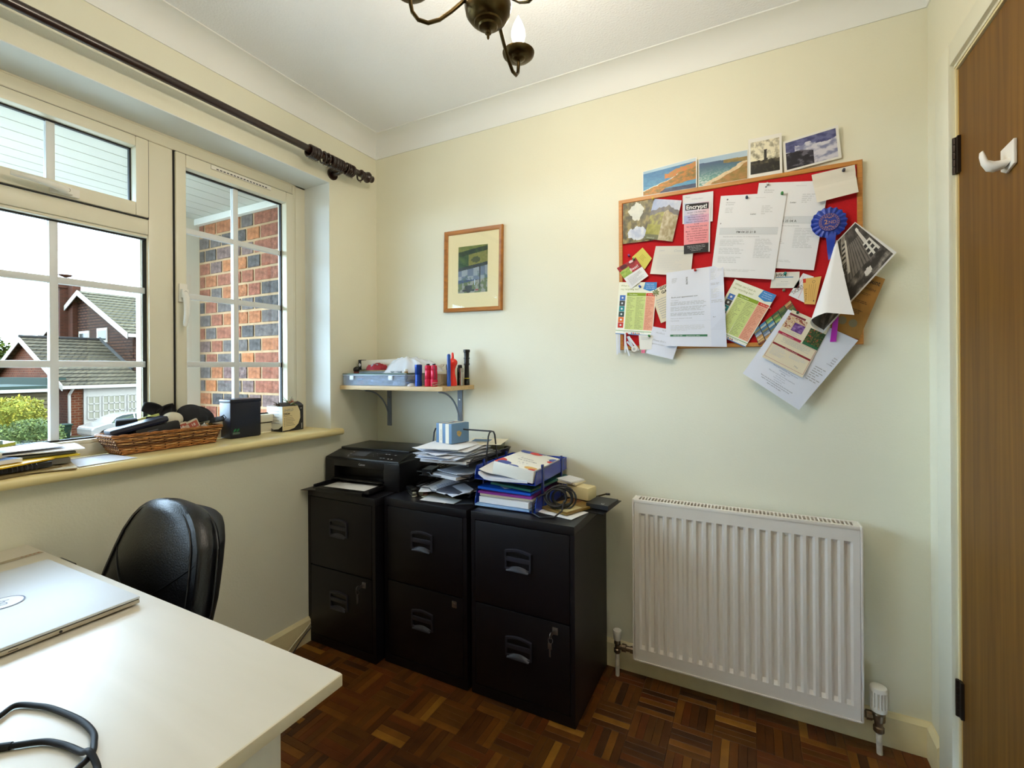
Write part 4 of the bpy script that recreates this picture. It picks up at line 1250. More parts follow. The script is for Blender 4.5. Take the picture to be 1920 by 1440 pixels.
s.rect(.62, .42, 1.0, .47, (30, 96, 62), 1.3); s.rect(.0, .43, .58, .475, (176, 28, 70))
s.lines(.05, .36, .5, .42, 3, GR, .3, seed=3); s.text(.10, .465, .018, 'Members reception', (240, 220, 224), lift=2)
s.lines(.12, .50, .92, .60, 6, GR, .2, seed=5, just='c'); s.rect(.03, .655, .97, .69, (136, 26, 40)); s.text(.5, .68, .014, 'Admission to the grounds', (240, 220, 224), align='c', lift=2)
s.lines(.08, .71, .45, .88, 8, MG, .3, seed=6); s.lines(.52, .71, .92, .80, 4, MG, .3, seed=7)
for e in ((.02, .48, .98, .484), (.02, .95, .98, .954), (.02, .48, .026, .954), (.974, .48, .98, .954)): s.rect(*e, (170, 50, 80))
s.text(.72, .90, .03, 'May', GR); s.done(t)
t, s = pin_sheet('tile_leaflet', 'leaflet of small square holiday pictures under the garden leaflet', 'leaflet', [(1.7600, 1.3240), (1.8730, 1.4230), (1.9050, 1.3590), (1.7780, 1.2720)], 0.0215, mat('dark_leaflet_paper', (50, 56, 60), 0.5))
pal = [((70, 120, 160), (150, 130, 70)), ((60, 90, 60), (150, 150, 90)), ((190, 140, 80), (230, 200, 150)), ((60, 130, 180), (200, 200, 180)), ((120, 110, 60), (70, 100, 60)), ((96, 120, 150), (190, 190, 200)), ((80, 140, 70), (180, 190, 120)), ((206, 170, 110), (120, 60, 40))]
for i in range(6):
    for j in range(4):
        a_, b_ = pal[(i * 3 + j * 5) % 8]
        s.pic(i / 6 + .01, j / 4 + .012, (i + 1) / 6 - .01, (j + 1) / 4 - .012, (lambda u, v, a_=a_, b_=b_, i=i, j=j: mixc(a_, b_, (v > .5) * .8 + .5 * nz2(u * 3 + i, v * 3 + j))), 6, 6)
s.done(t, 'printed_picture')
# --- black and white photograph whose lower left corner curls forward
t = thing('curled_photograph', 'large black and white house photograph curling forward off the right edge', 'photograph', (2.04, -0.03, 1.50))
A, B, Cc, D = (2.0520, 1.6600), (2.1540, 1.5480), (1.9640, 1.3160), (1.8600, 1.4350)
def lerp2(a, b, q): return (a[0] + (b[0] - a[0]) * q, a[1] + (b[1] - a[1]) * q)
def house_pic(u, v):
    n = fbm(u * 8, v * 8, 9.0)
    c = mixc((58, 54, 52), (92, 86, 82), n + .5)
    if .18 < v < .62 and .22 < u < .80 and abs((v * 40) % 2 - 1) > .25: c = mixc(c, (132, 124, 116), .75)
    if .14 < u < .64 and .10 < v < .16: c = (214, 208, 200)
    if .42 < u < .72 and .03 < v < .20:
        c = (222, 218, 210) if (int((u - .42) * 30) % 3 == 0 or int((v - .03) * 34) % 3 == 0) else (52, 50, 52)
    if v > .58 and u < .5 + n * .2: c = mixc((120, 112, 104), (196, 190, 182), n + .4)
    if .55 < v < .60 and .1 < u < .6: c = (216, 210, 200)
    if .62 < v < .72 and .12 < u < .42: c = (40, 38, 42) if int(u * 28) % 2 else (190, 184, 176)
    if u > .72 or v > .76: c = mixc((52, 48, 46), (168, 160, 150), (n + .1) * 1.2)
    if ((u - .12) ** 2 + (v - .12) ** 2 < .002) or ((u - .86) ** 2 + (v - .30) ** 2 < .003): c = (226, 222, 216)
    return c
PB = mat('photo_paper_back', (230, 228, 226), 0.45)
T_, Bf = (2.004, 1.606), (1.962, 1.306)                    # fold line: left of it the sheet rolls forward over itself
def photo_pos(u, v, off=0.0):
    base_y = -0.026 - 0.012 * v
    gx, gz = lerp2(T_, Bf, v)
    n_ = Vector((0, -1, 0))
    if u >= 0:
        rx, rz = lerp2(A, B, v)
        return Vector((gx + (rx - gx) * u, base_y - off, gz + (rz - gz) * u))
    L = -u * (0.012 + 0.180 * v)
    dirv = Vector((-0.985, 0, 0.17))
    r = 0.004 + 0.034 * v
    th = min(L / r, pi * 0.96)
    rest = max(0, L - r * pi * 0.96)
    p = Vector((gx, base_y, gz)) + dirv * (r * sin(th)) + n_ * (r * (1 - cos(th)))
    p += (dirv * cos(pi * 0.96) + n_ * sin(pi * 0.96)) * rest
    p.z += 0.060 * v ** 2 * min(1.0, -u * 1.6)
    return p + (n_ * cos(th) - dirv * sin(th)) * off
mb = MB().grid(lambda u, v: photo_pos(-1 + 2 * u, v), 60, 24, flip=True)
obj('sheet', mb, PB, t, smooth=80)
mb = MB().grid(lambda a, b: photo_pos(.97 * a, .02 + .95 * b, 0.0006), 60, 60, colfn=lambda a, b: house_pic(b, 1 - a), flip=True)
mb.grid(lambda a, b: photo_pos(-.95 + .95 * a, .04 + .92 * b, 0.0006), 30, 30, colfn=lambda a, b: mixc((44, 42, 42), (120, 112, 106), fbm(a * 6, b * 6, 2) + .3), flip=True)
obj('printed_picture', mb, PRINT_GLOSS, t, smooth=80)
# --- rosette
rs = thing('rosette', 'blue pleated rosette marked 2ND pinned on the right of the board', 'rosette', (1.981, -0.034, 1.665))
RB = mat('blue_satin_ribbon', (28, 62, 168), 0.35, coat=0.2)
rc = Vector((1.981, -0.036, 1.666))
mb = MB()
NP = 18
mbv = []
for ring_i, (r0, y) in enumerate(((0.027, 0.0), (0.040, 0.004), (0.049, 0.010))):
    for i in range(NP * 4):
        t_ = 2 * pi * i / (NP * 4)
        z_ = (0, 1, 0.2, -0.8)[i % 4]
        r = r0 + (0.0015 * z_ if ring_i else 0)
        mbv.append(rc + Vector((r * cos(t_), -0.002 + y * 0.4 - 0.0035 * z_ * ring_i / 1.5, r * sin(t_))))
n4 = NP * 4
mb.add(mbv, [[a * n4 + i, a * n4 + (i + 1) % n4, (a + 1) * n4 + (i + 1) % n4, (a + 1) * n4 + i] for a in range(2) for i in range(n4)])
obj('pleats', mb, RB, rs, smooth=50)
obj('centre_disc', MB().lathe([(0, 0.029), (0.003, 0.030), (0.005, 0.029), (0.0055, 0.0)], rc + Vector((0, -0.001, 0)), (0, -1, 0), 32), mat('blue_rosette_centre', (38, 58, 150), 0.4), rs, smooth=40)
s = Sheet(rc + Vector((-.03, -.0068, .03)), rc + Vector((.03, -.0068, .03)), rc + Vector((.03, -.0068, -.03)), rc + Vector((-.03, -.0068, -.03)), out=(0, -1, 0))
GD = (190, 140, 120)
for i in range(24):
    a_ = 2 * pi * i / 24
    s.disc(.5 + .42 * cos(a_), .5 + .42 * sin(a_), .0014, GD, 6)
s.disc(.5, .5, .0275, GD, 40, 1, .027); s.disc(.5, .5, .0225, GD, 40, 1, .0218)
s.text(.27, .60, .24, '2', GD, bold=.03); s.text(.46, .60, .17, 'ND', GD)
for sg in (-1, 1):
    for i in range(5): s.disc(.34 + i * .08, .5 + sg * (.25 + .03 * sin(i * 2)), .0022, GD, 5)
s.done(rs, 'emblem')
mb = MB()
def ribbon(x0, z0, x1, z1, w0, w1, y, m_, nm):
    q = MB().grid(lambda u, v: (x0 + (x1 - x0) * v + (w0 + (w1 - w0) * v) * (u - .5), y - 0.004 * sin(pi * v * 2) - .002 * u, z0 + (z1 - z0) * v + (0.006 * abs(u - .5) * -2 * (v > .99) + 0.004)), 4, 12)
    return obj(nm, q, m_, rs, smooth=60)
ribbon(1.986, 1.63, 1.985, 1.545, 0.030, 0.012, -0.034, RB, 'blue_tail')
t = thing('purple_ribbon', 'bright purple ribbon hanging below the curled photograph', 'ribbon', (1.992, -0.03, 1.28))
q = MB().grid(lambda u, v: (2.003 - .012 * v + (.013 + .004 * v) * (u - .5), -0.030 - .003 * sin(3 * v), 1.40 - .122 * v), 3, 10)
obj('ribbon_tail', q, mat('purple_ribbon', (188, 40, 184), 0.4), t, smooth=60)
# --- push pins
pins = [((1.424, 1.841), (214, 176, 20), 'yellow', 'above the two picture cards', .0255), ((1.329, 1.637), (90, 40, 120), 'purple', 'left of the yellow sticky note', .015),
        ((1.350, 1.618), (40, 130, 60), 'green', 'in the red fruit leaflet', .0275), ((1.372, 1.511), (40, 80, 170), 'blue', 'in the upright recycling leaflet', .0235),
        ((1.573, 1.553), (190, 30, 34), 'red', 'at the top left of the appointment letter', .0285), ((1.850, 1.785), (40, 150, 70), 'green', 'at the top right of the PM 04 letter', .027),
        ((1.743, 1.790), (40, 60, 90), 'dark blue', 'in the PM 04 letter near its crest', .0265), ((1.858, 1.514), (30, 130, 120), 'teal', 'in the business card', .0225),
        ((1.854, 1.458), (120, 110, 90), 'grey', 'in bare red felt below the business card', .015), ((2.022, 1.829), (60, 60, 76), 'black', 'in the folded white card', .0275),
        ((1.407, 1.318), (40, 110, 60), 'green', 'in the small white card at bottom left', .0265), ((1.323, 1.328), (190, 30, 40), 'red', 'holding the key tags', .030),
        ((1.893, 1.378), (30, 70, 50), 'dark green', 'at the top of the garden leaflet', .028), ((1.806, 1.826), (206, 206, 206), 'clear', 'in the partly hidden official letter', .0225)]
for (x, z), c_, cn, where, y in pins:
    pt = thing('push_pin', '%s plastic push pin %s' % (cn, where), 'push pin', (x, -y, z))
    pm = mat('pin_plastic_%s' % cn.replace(' ', '_'), c_, 0.3)
    obj('pin_head', MB().lathe([(0, 0.0008), (0.002, 0.0045), (0.0035, 0.0045), (0.005, 0.0025), (0.009, 0.0022), (0.0105, 0.0042), (0.012, 0.0040), (0.0125, 0.001)], (x, -y + .001, z), (0.0, -1, 0.12), 12), pm, pt, smooth=40)
    obj('needle', MB().cyl((x, -y + .001, z), (x, -0.008, z), 0.0006, n=6), CHROME, pt)
# ------------------------------------------------------------------ helpers for lying things
def R4(cx, cy, z, a): return Matrix.Translation((cx, cy, z)) @ Matrix.Rotation(a, 4, 'Z')
def lying(name, label, cat, cx, cy, z, w, d, rot, m=PAPER, th=0.0012, curl=None, items=None, tilt=(0, 0), group=None, wavy=0.0015, seed=1):
    """a sheet / slim booklet lying at height z; w along local x, d along local y"""
    M = R4(cx, cy, z, rot) @ Matrix.Rotation(tilt[0], 4, 'X') @ Matrix.Rotation(tilt[1], 4, 'Y')
    t = thing(name, label, cat, (cx, cy, z), group=group)
    def top(u, v):
        zz = wavy * (0.5 + 0.5 * sin(3.1 * u + seed) * sin(2.7 * v + seed * 1.7)) + (curl(u, v) if curl else 0)
        return M @ Vector(((u - .5) * w, (.5 - v) * d, th + zz))
    nu = 8
    mb = MB().grid(top, nu, nu, flip=True)
    mb.grid(lambda u, v: top(u, v) - Vector((0, 0, th)), nu, nu)
    for e in (lambda a: (a, 0), lambda a: (1, a), lambda a: (1 - a, 1), lambda a: (0, 1 - a)):
        mb.grid(lambda u, v, e=e: top(*e(u)) - Vector((0, 0, th * v)), nu, 1, flip=False)
    obj('sheets', mb, m, t, smooth=50)
    if items:
        c = [top(0, 0), top(1, 0), top(1, 1), top(0, 1)]
        s = Sheet(*c, out=(0, 0, 1)); s.P = lambda u, v, dd=0: top(u, v) + Vector((0, 0, 0.0004 + dd))
        s.bulge = lambda u, v: 0
        items(s); s.done(t)
    return t
def txtlines(seed, c=(150, 152, 158)):
    return lambda s: s.lines(.12, .12, .88, .8, 12, c, .3, seed=seed)
def torch(name, label, x, y, z, prof, m, extra=None, cat='torch', group=None):
    t = thing(name, label, cat, (x, y, z), group=group)
    obj('torch_body', MB().lathe(prof, (x, y, z), (0, 0, 1), 20), m, t, smooth=30)
    if extra: extra(t)
    return t

# ------------------------------------------------------------------ things on the wall shelf
SZ = SHZ1 + 0.0008
og = thing('organiser_box', 'clear blue plastic organiser box with compartments at the shelf front', 'organiser box', (0.2, -0.16, SZ))
CLR = mat('clear_blue_plastic', (196, 214, 240), 0.35, alpha=0.24)
ox0, ox1, oy0, oy1, oh = 0.018, 0.395, -0.246, -0.075, 0.046
mb = MB()
mb.box(ox0, ox1, oy0, oy1, SZ, SZ + 0.002)
for e in ((ox0, ox1, oy0, oy0 + .0015), (ox0, ox1, oy1 - .0015, oy1), (ox0, ox0 + .0015, oy0, oy1), (ox1 - .0015, ox1, oy0, oy1)):
    mb.box(*e, SZ + .002, SZ + oh)
obj('box_body', mb, CLR, og)
obj('box_lid', MB().bbox(ox0 - .003, ox1 + .003, oy0 - .003, oy1 + .003, SZ + oh, SZ + oh + .005, .002), mat('clear_blue_lid', (206, 222, 240), 0.15, alpha=0.6), og, smooth=30)
for i in range(1, 6):
    x = ox0 + (ox1 - ox0) * i / 6
    obj('divider', MB().box(x - .001, x + .001, oy0 + .002, oy1 - .002, SZ + .002, SZ + oh - .002), CLR, og)
for x in (ox0 + .06, ox1 - .08):
    obj('catch', MB().bbox(x - .012, x + .012, oy0 - .007, oy0 - .0015, SZ + .026, SZ + .046, .002), mat('frosted_catch', (226, 234, 246), 0.3), og, smooth=30)
r_ = random.Random(3)
cc = [(216, 60, 60), (110, 146, 200), (150, 180, 220), (100, 134, 190), (170, 196, 230), (80, 116, 150)]
for i in range(6):
    x0 = ox0 + (ox1 - ox0) * i / 6 + .006; x1 = x0 + (ox1 - ox0) / 6 - .012
    mb = MB()
    for q in range(5):
        cx_, cy_ = r_.uniform(x0 + .012, x1 - .012), r_.uniform(oy0 + .02, oy1 - .03)
        mb.bbox(-.013, .013, -.012, .012, 0, .008, .002, M=R4(cx_, cy_, SZ + .003 + q * .0072, r_.uniform(-.2, .2)))
    obj('compartment_contents', mb, mat('contents_%d' % i, cc[i], 0.9, spec=.1), og, smooth=30)
lying('document_wallet', 'green document wallet lying on the clear organiser box', 'folder', 0.205, -0.152, SZ + oh + .0055, .385, .185, radians(1), mat('green_wallet', (78, 110, 96), 0.4), .004, wavy=.002)
lying('notebook', 'grey-green notebook on the green document wallet', 'notebook', 0.215, -0.135, SZ + oh + .0125, .27, .15, radians(-3), mat('slate_cover', (92, 100, 102), 0.5), .007, wavy=.0005)
# first aid box and small figure at the wall end
t = thing('first_aid_box', 'long white box with a black end bearing a white cross at the shelf back', 'box', (0.22, -0.04, SZ + .058))
M = R4(0.150, -0.105, SZ + .079, radians(14)) @ Matrix.Rotation(radians(-2.0), 4, 'Y')
obj('lid', MB().bbox(-.115, .13, -.024, .024, 0.0, .044, .003, M=M), mat('ivory_box', (216, 210, 192), 0.5), t, smooth=30)
obj('black_end', MB().bbox(-.130, -.114, -.025, .025, -.002, .048, .002, M=M), BLACKPLASTIC, t, smooth=30)
obj('white_cross', MB().box(-.1285, -.1155, -.0256, -.025, .020, .025, M=M).box(-.1245, -.1195, -.0257, -.025, .014, .031, M=M), PAPER, t)
t = thing('pincushion', 'small dark red and black round pincushion at the shelf end by the window wall', 'ornament', (0.034, -0.17, SZ + .055))
obj('cushion', MB().sphere((0.036, -0.18, SZ + .074), .0155, sc=(1, 1, .95)), mat('black_knob', (30, 22, 22), 0.5, bump=(200, .6)), t, smooth=60)
obj('base', MB().lathe([(-.022, .012), (-.012, .0125), (-.010, .011)], (0.036, -0.18, SZ + .074), (0, 0, 1)), mat('dark_red_base', (110, 30, 24), 0.5), t, smooth=40)
# red cap, plastic bag
t = thing('crumpled_hat', 'crumpled red cap with grey logo lying under the plastic bag', 'hat', (0.16, -0.15, SZ + .066))
def blob(cx, cy, z, rx, ry, h, seed, amp=.25, n=26):
    def f(u, v):
        a = 2 * pi * u
        k = 1 + amp * nz2(cos(a) * 2 + seed, sin(a) * 2, seed)
        rr_ = sin(v * pi / 2)
        hh_ = cos(v * pi / 2) ** .8 * (1 + amp * 1.2 * fbm(rr_ * cos(a) * 3 + seed, rr_ * sin(a) * 3, seed))
        return (cx + rx * rr_ * k * cos(a), cy + ry * rr_ * k * sin(a), z + h * max(0, hh_))
    return MB().grid(f, n, n // 2)
obj('crown', blob(0.150, -0.16, SZ + .0715, .058, .040, .030, 2.1, .3), mat('crimson_cloth', (150, 30, 44), 0.8), t, smooth=60)
obj('emblem_patch', blob(0.150, -0.175, SZ + .083, .026, .018, .0185, 5.1, .2), mat('grey_patch', (150, 150, 160), 0.8), t, smooth=60)
t = thing('plastic_bag', 'crumpled white see-through plastic bag draped over the shelf clutter', 'plastic bag', (0.33, -0.14, SZ + .06))
BAG = mat('white_thin_plastic', (232, 236, 242), 0.25, alpha=0.7)
def bagf(u, v):
    a = 2 * pi * u
    k = 1 + .35 * fbm(cos(a) * 1.6, sin(a) * 1.6, 11)
    r = v
    x = .335 + .150 * r * k * cos(a); y = -.145 + .078 * r * k * sin(a)
    z = SZ + .060 + (.070 - .067 * r ** 2.6) * (1 + .34 * fbm(x * 15 + 3, y * 15, 4.4)) + .014 * abs(nz2(x * 44, y * 44, 2)) * (1 - r * r)
    if a > pi: z -= .012 * r * abs(sin(a))
    return (x, max(-.249, y), max(z, SZ + .058))
obj('bag_film', MB().grid(bagf, 64, 22), BAG, t, smooth=75)
t = thing('sewing_kit_tray', 'shallow open brown tray of small bits behind the torches', 'tray', (0.44, -0.08, SZ))
obj('tray', MB().bbox(.405, .50, -.125, -.03, SZ, SZ + .052, .003), mat('beige_box', (178, 160, 132), 0.7), t, smooth=30)
t = thing('white_cable', 'tangle of thin white cable bulging behind the red torches', 'cable', (0.46, -0.08, SZ + .05))
pts = []
for i in range(90):
    a = i * .42
    pts.append((.45 + .045 * sin(a * 1.13 + 1), -.085 + .03 * cos(a * .91), SZ + .062 + .020 * (1 + sin(a * .57)) + .012 * cos(a * 1.7)))
obj('wire', MB().tube(pts, .0011, n=6), WP, t, smooth=60)
for q in range(2):
    obj('plug', MB().bbox(.425 + q * .03, .443 + q * .03, -.128, -.112, SZ + .078, SZ + .094, .003), WP, t, smooth=30)
t = thing('computer_mouse', 'pale grey computer mouse lying at the shelf edge beside the blue torch', 'mouse', (0.375, -0.228, SZ))
t.location = (0.408, -0.150, SZ)
obj('shell', MB().sphere((0.402, -0.2255, SZ), .019, sc=(1.0, .95, .75), nv=14), mat('pale_grey_shell', (206, 206, 212), .35), t, smooth=60) if False else obj('shell', MB().grid(lambda u, v: (0.4150 + .030 * (sin(v * pi / 2)) * cos(2 * pi * u) * .55 - .004, -0.222 + .022 * sin(v * pi / 2) * sin(2 * pi * u), SZ + .013 * cos(v * pi / 2)), 20, 8), mat('pale_grey_shell', (206, 206, 212), .35), t, smooth=60)
t = thing('pill_bottle', 'tiny white capped bottle standing on the organiser box end', 'bottle', (0.378, -0.2, SZ + oh + .005))
obj('bottle', MB().lathe([(0, .009), (.012, .009), (.014, .007)], (0.38, -0.222, SZ + oh + .0055), (0, 0, 1)), mat('amber_plastic', (150, 120, 80), .3), t, smooth=35)
obj('cap', MB().lathe([(.014, .0085), (.023, .0085), (.024, .006)], (0.38, -0.222, SZ + oh + .0055), (0, 0, 1)), WP, t, smooth=35)
# torches
def m_(n, c, r=.3, metal=0): return mat(n, c, r, metal)
TB = m_('blue_metallic_barrel', (18, 62, 150), .25, .4); TR_ = m_('pink_red_barrel', (206, 30, 66), .28, .3)
torch('torch', 'stubby blue metal torch standing at the shelf front', .447, -.218, SZ, [(0, .0155), (.02, .0158), (.021, .0148), (.05, .0148), (.052, .016), (.090, .0165), (.094, .0165), (.096, .012)], TB,
      lambda t: obj('lens', MB().cyl((.447, -.218, SZ + .0955), (.447, -.218, SZ + .0965), .013, n=20), CHROME, t))
for (x, y, lb) in ((.497, -.215, 'pink-red torch standing right beside the blue torch'), (.531, -.217, 'pink-red torch with black wrist strap, right of its twin')):
    def ex(t, x=x, y=y):
        obj('end_button', MB().cyl((x, y, SZ + .092), (x, y, SZ + .098), .007, n=14), BLACKPLASTIC, t, smooth=35)
        if x > .52:
            obj('wrist_strap', MB().tube([(x - .004, y, SZ + .094), (x + .008, y - .012, SZ + .088), (x + .014, y - .014, SZ + .07), (x + .015, y - .012, SZ + .045), (x + .012, y - .010, SZ + .03)], .0014, n=6), BLACKPLASTIC, t, smooth=50)
    torch('torch', lb, x, y, SZ, [(0, .0145), (.004, .0155), (.028, .0158), (.030, .0138), (.034, .0138), (.036, .0146), (.066, .0140), (.069, .0128), (.072, .0138), (.088, .0136), (.092, .010)], TR_, ex)
torch('marker_tube', 'slim tall blue tube standing in front of the red spinner', .586, -.185, SZ, [(0, .0085), (.02, .0088), (.022, .0078), (.132, .0078), (.136, .007), (.14, .004)], m_('blue_plastic_tube', (20, 74, 160), .35), cat='tube')
t = thing('lint_roller', 'orange-red plastic handle with a waisted body and round shoulders', 'roller', (.607, -.165, SZ))
t.location = (.572, -.138, SZ)
RD_ = m_('orange_red_plastic', (226, 46, 30), .28)
obj('body', MB().lathe([(0, .018), (.003, .019), (.012, .019), (.030, .0155), (.055, .0105), (.072, .0105), (.088, .016), (.098, .0215), (.108, .0215), (.116, .016), (.120, .009), (.122, .0062), (.142, .0055), (.148, .003)], (.575, -.140, SZ), (0, 0, 1), 24), RD_, t, smooth=50)
obj('side_knob', MB().sphere((.548, -.128, SZ + .106), .009), RD_, t, smooth=60)
torch('torch', 'short black ribbed torch standing behind the blue tube', .545, -.120, SZ, [(0, .014), (.07, .014), (.072, .016), (.094, .0165), (.095, .01)], BLACKPLASTIC)
torch('torch', 'tall black tactical torch with yellow band, rightmost on the shelf', .588, -.045, SZ, [(0, .0125), (.028, .0125), (.03, .011), (.09, .0105), (.094, .0135), (.10, .0135), (.101, .0115), (.12, .0115), (.121, .0135), (.126, .0135), (.127, .0115), (.150, .0125), (.152, .0155), (.163, .0155), (.164, .01)], BLACKPLASTIC,
      lambda t: obj('yellow_band', MB().lathe([(0, .0129), (.003, .0129)], (.588, -.045, SZ + .03), (0, 0, 1)), m_('yellow_band', (214, 196, 40), .4), t, smooth=40))
torch('torch', 'small silver pocket torch beside the tall black torch', .588, -.092, SZ, [(0, .0095), (.03, .0095), (.031, .0085), (.06, .0085), (.061, .0115), (.078, .012), (.079, .008)], CHROME)
torch('torch', 'plain black barrel torch between the red roller and the silver torch', .572, -.078, SZ, [(0, .0125), (.08, .0125), (.082, .0105), (.092, .0095), (.094, .005)], BLACKPLASTIC)
t = thing('loose_wires', 'loop of thin beige wires and coins lying on the shelf end', 'wires', (.545, -.2, SZ))
pts = [(.555 + .022 * sin(i * .7), -.222 + .016 * cos(i * .53), SZ + .003 + .014 * abs(sin(i * .37))) for i in range(30)]
obj('wire', MB().tube(pts, .0012, n=6), m_('beige_wire', (150, 130, 104), .5), t, smooth=60)

# ------------------------------------------------------------------ printer
pr = thing('printer', 'black all-in-one printer standing on the corner filing cabinet', 'printer', (0.205, -0.195, TOPZ + .001))
PM = Matrix.Translation((0.211, -0.190, TOPZ + .001)) @ Matrix.Rotation(radians(4.5), 4, 'Z')
pw, pd, ph = .205, .150, .150
PB1 = mat('printer_black_plastic', (20, 20, 23), 0.32, bump=(600, .06)); PB2 = mat('printer_gloss_panel', (12, 12, 15), 0.12)
# body with an open paper slot in front
mb = MB()
mb.bbox(-pw, -pw + .055, -pd, pd, 0, ph - .028, .004, M=PM)
mb.bbox(pw - .085, pw, -pd, pd, 0, ph - .028, .006, M=PM)
mb.bbox(-pw + .05, pw - .08, -pd + .05, pd, 0, ph - .028, .002, M=PM)
mb.bbox(-pw + .05, pw - .08, -pd, -pd + .06, ph - .060, ph - .028, .003, M=PM)
obj('body', mb, PB1, pr, smooth=30)
mb = MB()
v = [(-pw, -pd - .002, ph - .028), (pw, -pd - .002, ph - .028), (pw, pd, ph - .028), (-pw, pd, ph - .028),
     (-pw + .006, -pd + .002, ph - .020), (pw - .006, -pd + .002, ph - .020), (pw - .006, -pd + .085, ph), (-pw + .006, -pd + .085, ph), (pw - .006, pd - .006, ph), (-pw + .006, pd - .006, ph)]
mb.add(v, [(0, 1, 5, 4), (4, 5, 6, 7), (7, 6, 8, 9), (1, 2, 8, 6, 5), (2, 3, 9, 8), (3, 0, 4, 7, 9), (3, 2, 1, 0)], M=PM)
obj('control_deck', mb, PB1, pr, bevel=.003)
obj('scanner_lid', MB().bbox(-pw + .012, pw - .012, -pd + .088, pd - .010, ph - .002, ph + .010, .004, M=PM), PB1, pr, smooth=30)
# control screen and buttons on the slope
n_ = Vector((0, -.020, .083)).normalized()
def SP(x, t, l=0): return PM @ (Vector((x, -pd + .002 + .083 * t, ph - .020 + .020 * t)) + n_ * l)
s = Sheet(SP(-.10, .95, .0008), SP(.16, .95, .0008), SP(.16, .08, .0008), SP(-.10, .08, .0008), out=(0, -.2, 1))
s.rect(.08, .18, .40, .82, (58, 60, 68)); s.rect(.10, .24, .38, .76, (74, 78, 86), 1.6)
for i in range(3):
    for j in range(3): s.disc(.50 + i * .045, .28 + j * .2, .0022, (168, 170, 176) if (i + j) % 2 else (110, 112, 118), 8, 1.5)
for (u, v_) in ((.01, .2), (.01, .5), (.02, .75), (.05, .9), (.72, .25), (.78, .25), (.72, .8), (.78, .8), (.88, .85), (.95, .85), (.92, .3)):
    s.rect(u, v_, u + .035, v_ + .07, (176, 178, 184), 1.5)
s.done(pr, 'control_buttons')
s = Sheet(PM @ Vector((-.03, -pd - .0006, ph - .034)), PM @ Vector((.04, -pd - .0006, ph - .034)), PM @ Vector((.04, -pd - .0006, ph - .056)), PM @ Vector((-.03, -pd - .0006, ph - .056)), out=(0, -1, 0))
s.text(.5, .72, .42, 'Canon', (190, 192, 198), bold=.02, align='c'); s.done(pr, 'lettering')
obj('output_tray', MB().bbox(-pw + .030, pw - .075, -pd - .105, -pd + .05, .010, .016, .002, M=PM).bbox(-pw + .030, -pw + .036, -pd - .10, -pd + .05, .010, .026, .002, M=PM).bbox(pw - .081, pw - .075, -pd - .10, -pd + .05, .010, .026, .002, M=PM)
    .bbox(-pw + .06, pw - .10, -pd - .118, -pd - .10, .002, .018, .002, M=PM), PB1, pr, smooth=30)
obj('paper_bar', MB().bbox(-pw + .05, pw - .08, -pd - .01, -pd + .05, .030, .040, .003, M=PM), PB2, pr, smooth=30)
c = [PM @ Vector(p) for p in ((-.13, -pd + .04, .0175), (.09, -pd + .04, .0175), (.09, -pd - .085, .0175), (-.13, -pd - .085, .0175))]
t = thing('printed_sheet', 'white sheet lying in the printer output tray', 'paper', c[0])
Sheet(*c, out=(0, 0, 1)).paper('sheet', PAPER, t, 2, 2, solid=.0008)
t = thing('plastic_flap', 'thin black plastic flap under the printer poking past the cabinet edge', 'tray', (.06, -.43, TOPZ))
obj('flap', MB().prism([(.006, -.478), (.13, -.440), (.20, -.36), (.006, -.36)], TOPZ + .0008, TOPZ + .0035), BLACKPLASTIC, t, bevel=.001)

# ------------------------------------------------------------------ letter trays: helper for a wire tray tier
def tier(mb, M, w, d, h, r=.0022, slats=11, lip=True):
    """front is -y; low front lip"""
    rim = [(-w, d, h), (w, d, h), (w, -d + .02, h), (w - .004, -d, h * .55), (w * .5, -d, h * .55), (w * .4, -d - .004, h * .28), (-w * .4, -d - .004, h * .28), (-w * .5, -d, h * .55), (-w + .004, -d, h * .55), (-w, -d + .02, h)]
    mb.tube([M @ Vector(p) for p in rim], r, n=6, closed=True)
    base = [(-w + .012, d - .01, 0), (w - .012, d - .01, 0), (w - .012, -d + .008, 0), (-w + .012, -d + .008, 0)]
    mb.tube([M @ Vector(p) for p in base], r * .8, n=6, closed=True)
def mesh_panel(M, w, d, h):
    m = MB()
    P = [(-w, h), (-w + .012, 0), (w - .012, 0), (w, h)]
    for i in range(3):
        (xa, za), (xb, zb) = P[i], P[i + 1]
        m.grid(lambda u, v, xa=xa, xb=xb, za=za, zb=zb: M @ Vector((xa + (xb - xa) * u, -d + 2 * d * v, za + (zb - za) * u)), 1, 1)
    m.add([M @ Vector(p) for p in ((-w, d, h), (w, d, h), (w - .012, d - .01, 0), (-w + .012, d - .01, 0))], [[0, 1, 2, 3]])
    return m
def perf_mat(name, c, scale, hole):
    m = bpy.data.materials.new(name); m.use_nodes = True
    n, l = m.node_tree.nodes, m.node_tree.links
    b = n['Principled BSDF']; b.inputs['Base Color'].default_value = rgb(c); b.inputs['Roughness'].default_value = .4
    t = n.new('ShaderNodeTexCoord'); v = n.new('ShaderNodeTexVoronoi'); v.inputs['Scale'].default_value = scale; v.inputs['Randomness'].default_value = 0
    g = n.new('ShaderNodeMath'); g.operation = 'GREATER_THAN'; g.inputs[1].default_value = hole
    l.new(t.outputs['Object'], v.inputs['Vector']); l.new(v.outputs['Distance'], g.inputs[0]); l.new(g.outputs[0], b.inputs['Alpha'])
    MATS[name] = m
    return m
MESH = perf_mat('black_wire_mesh', (18, 18, 22), 320, .34)
WIRE = mat('black_wire', (30, 30, 37), .3)
bt = thing('letter_tray', 'black mesh three tier letter tray overflowing with papers beside the printer', 'letter tray', (.65, -.19, TOPZ))
TA = radians(-1)
LW, LD = .133, .160
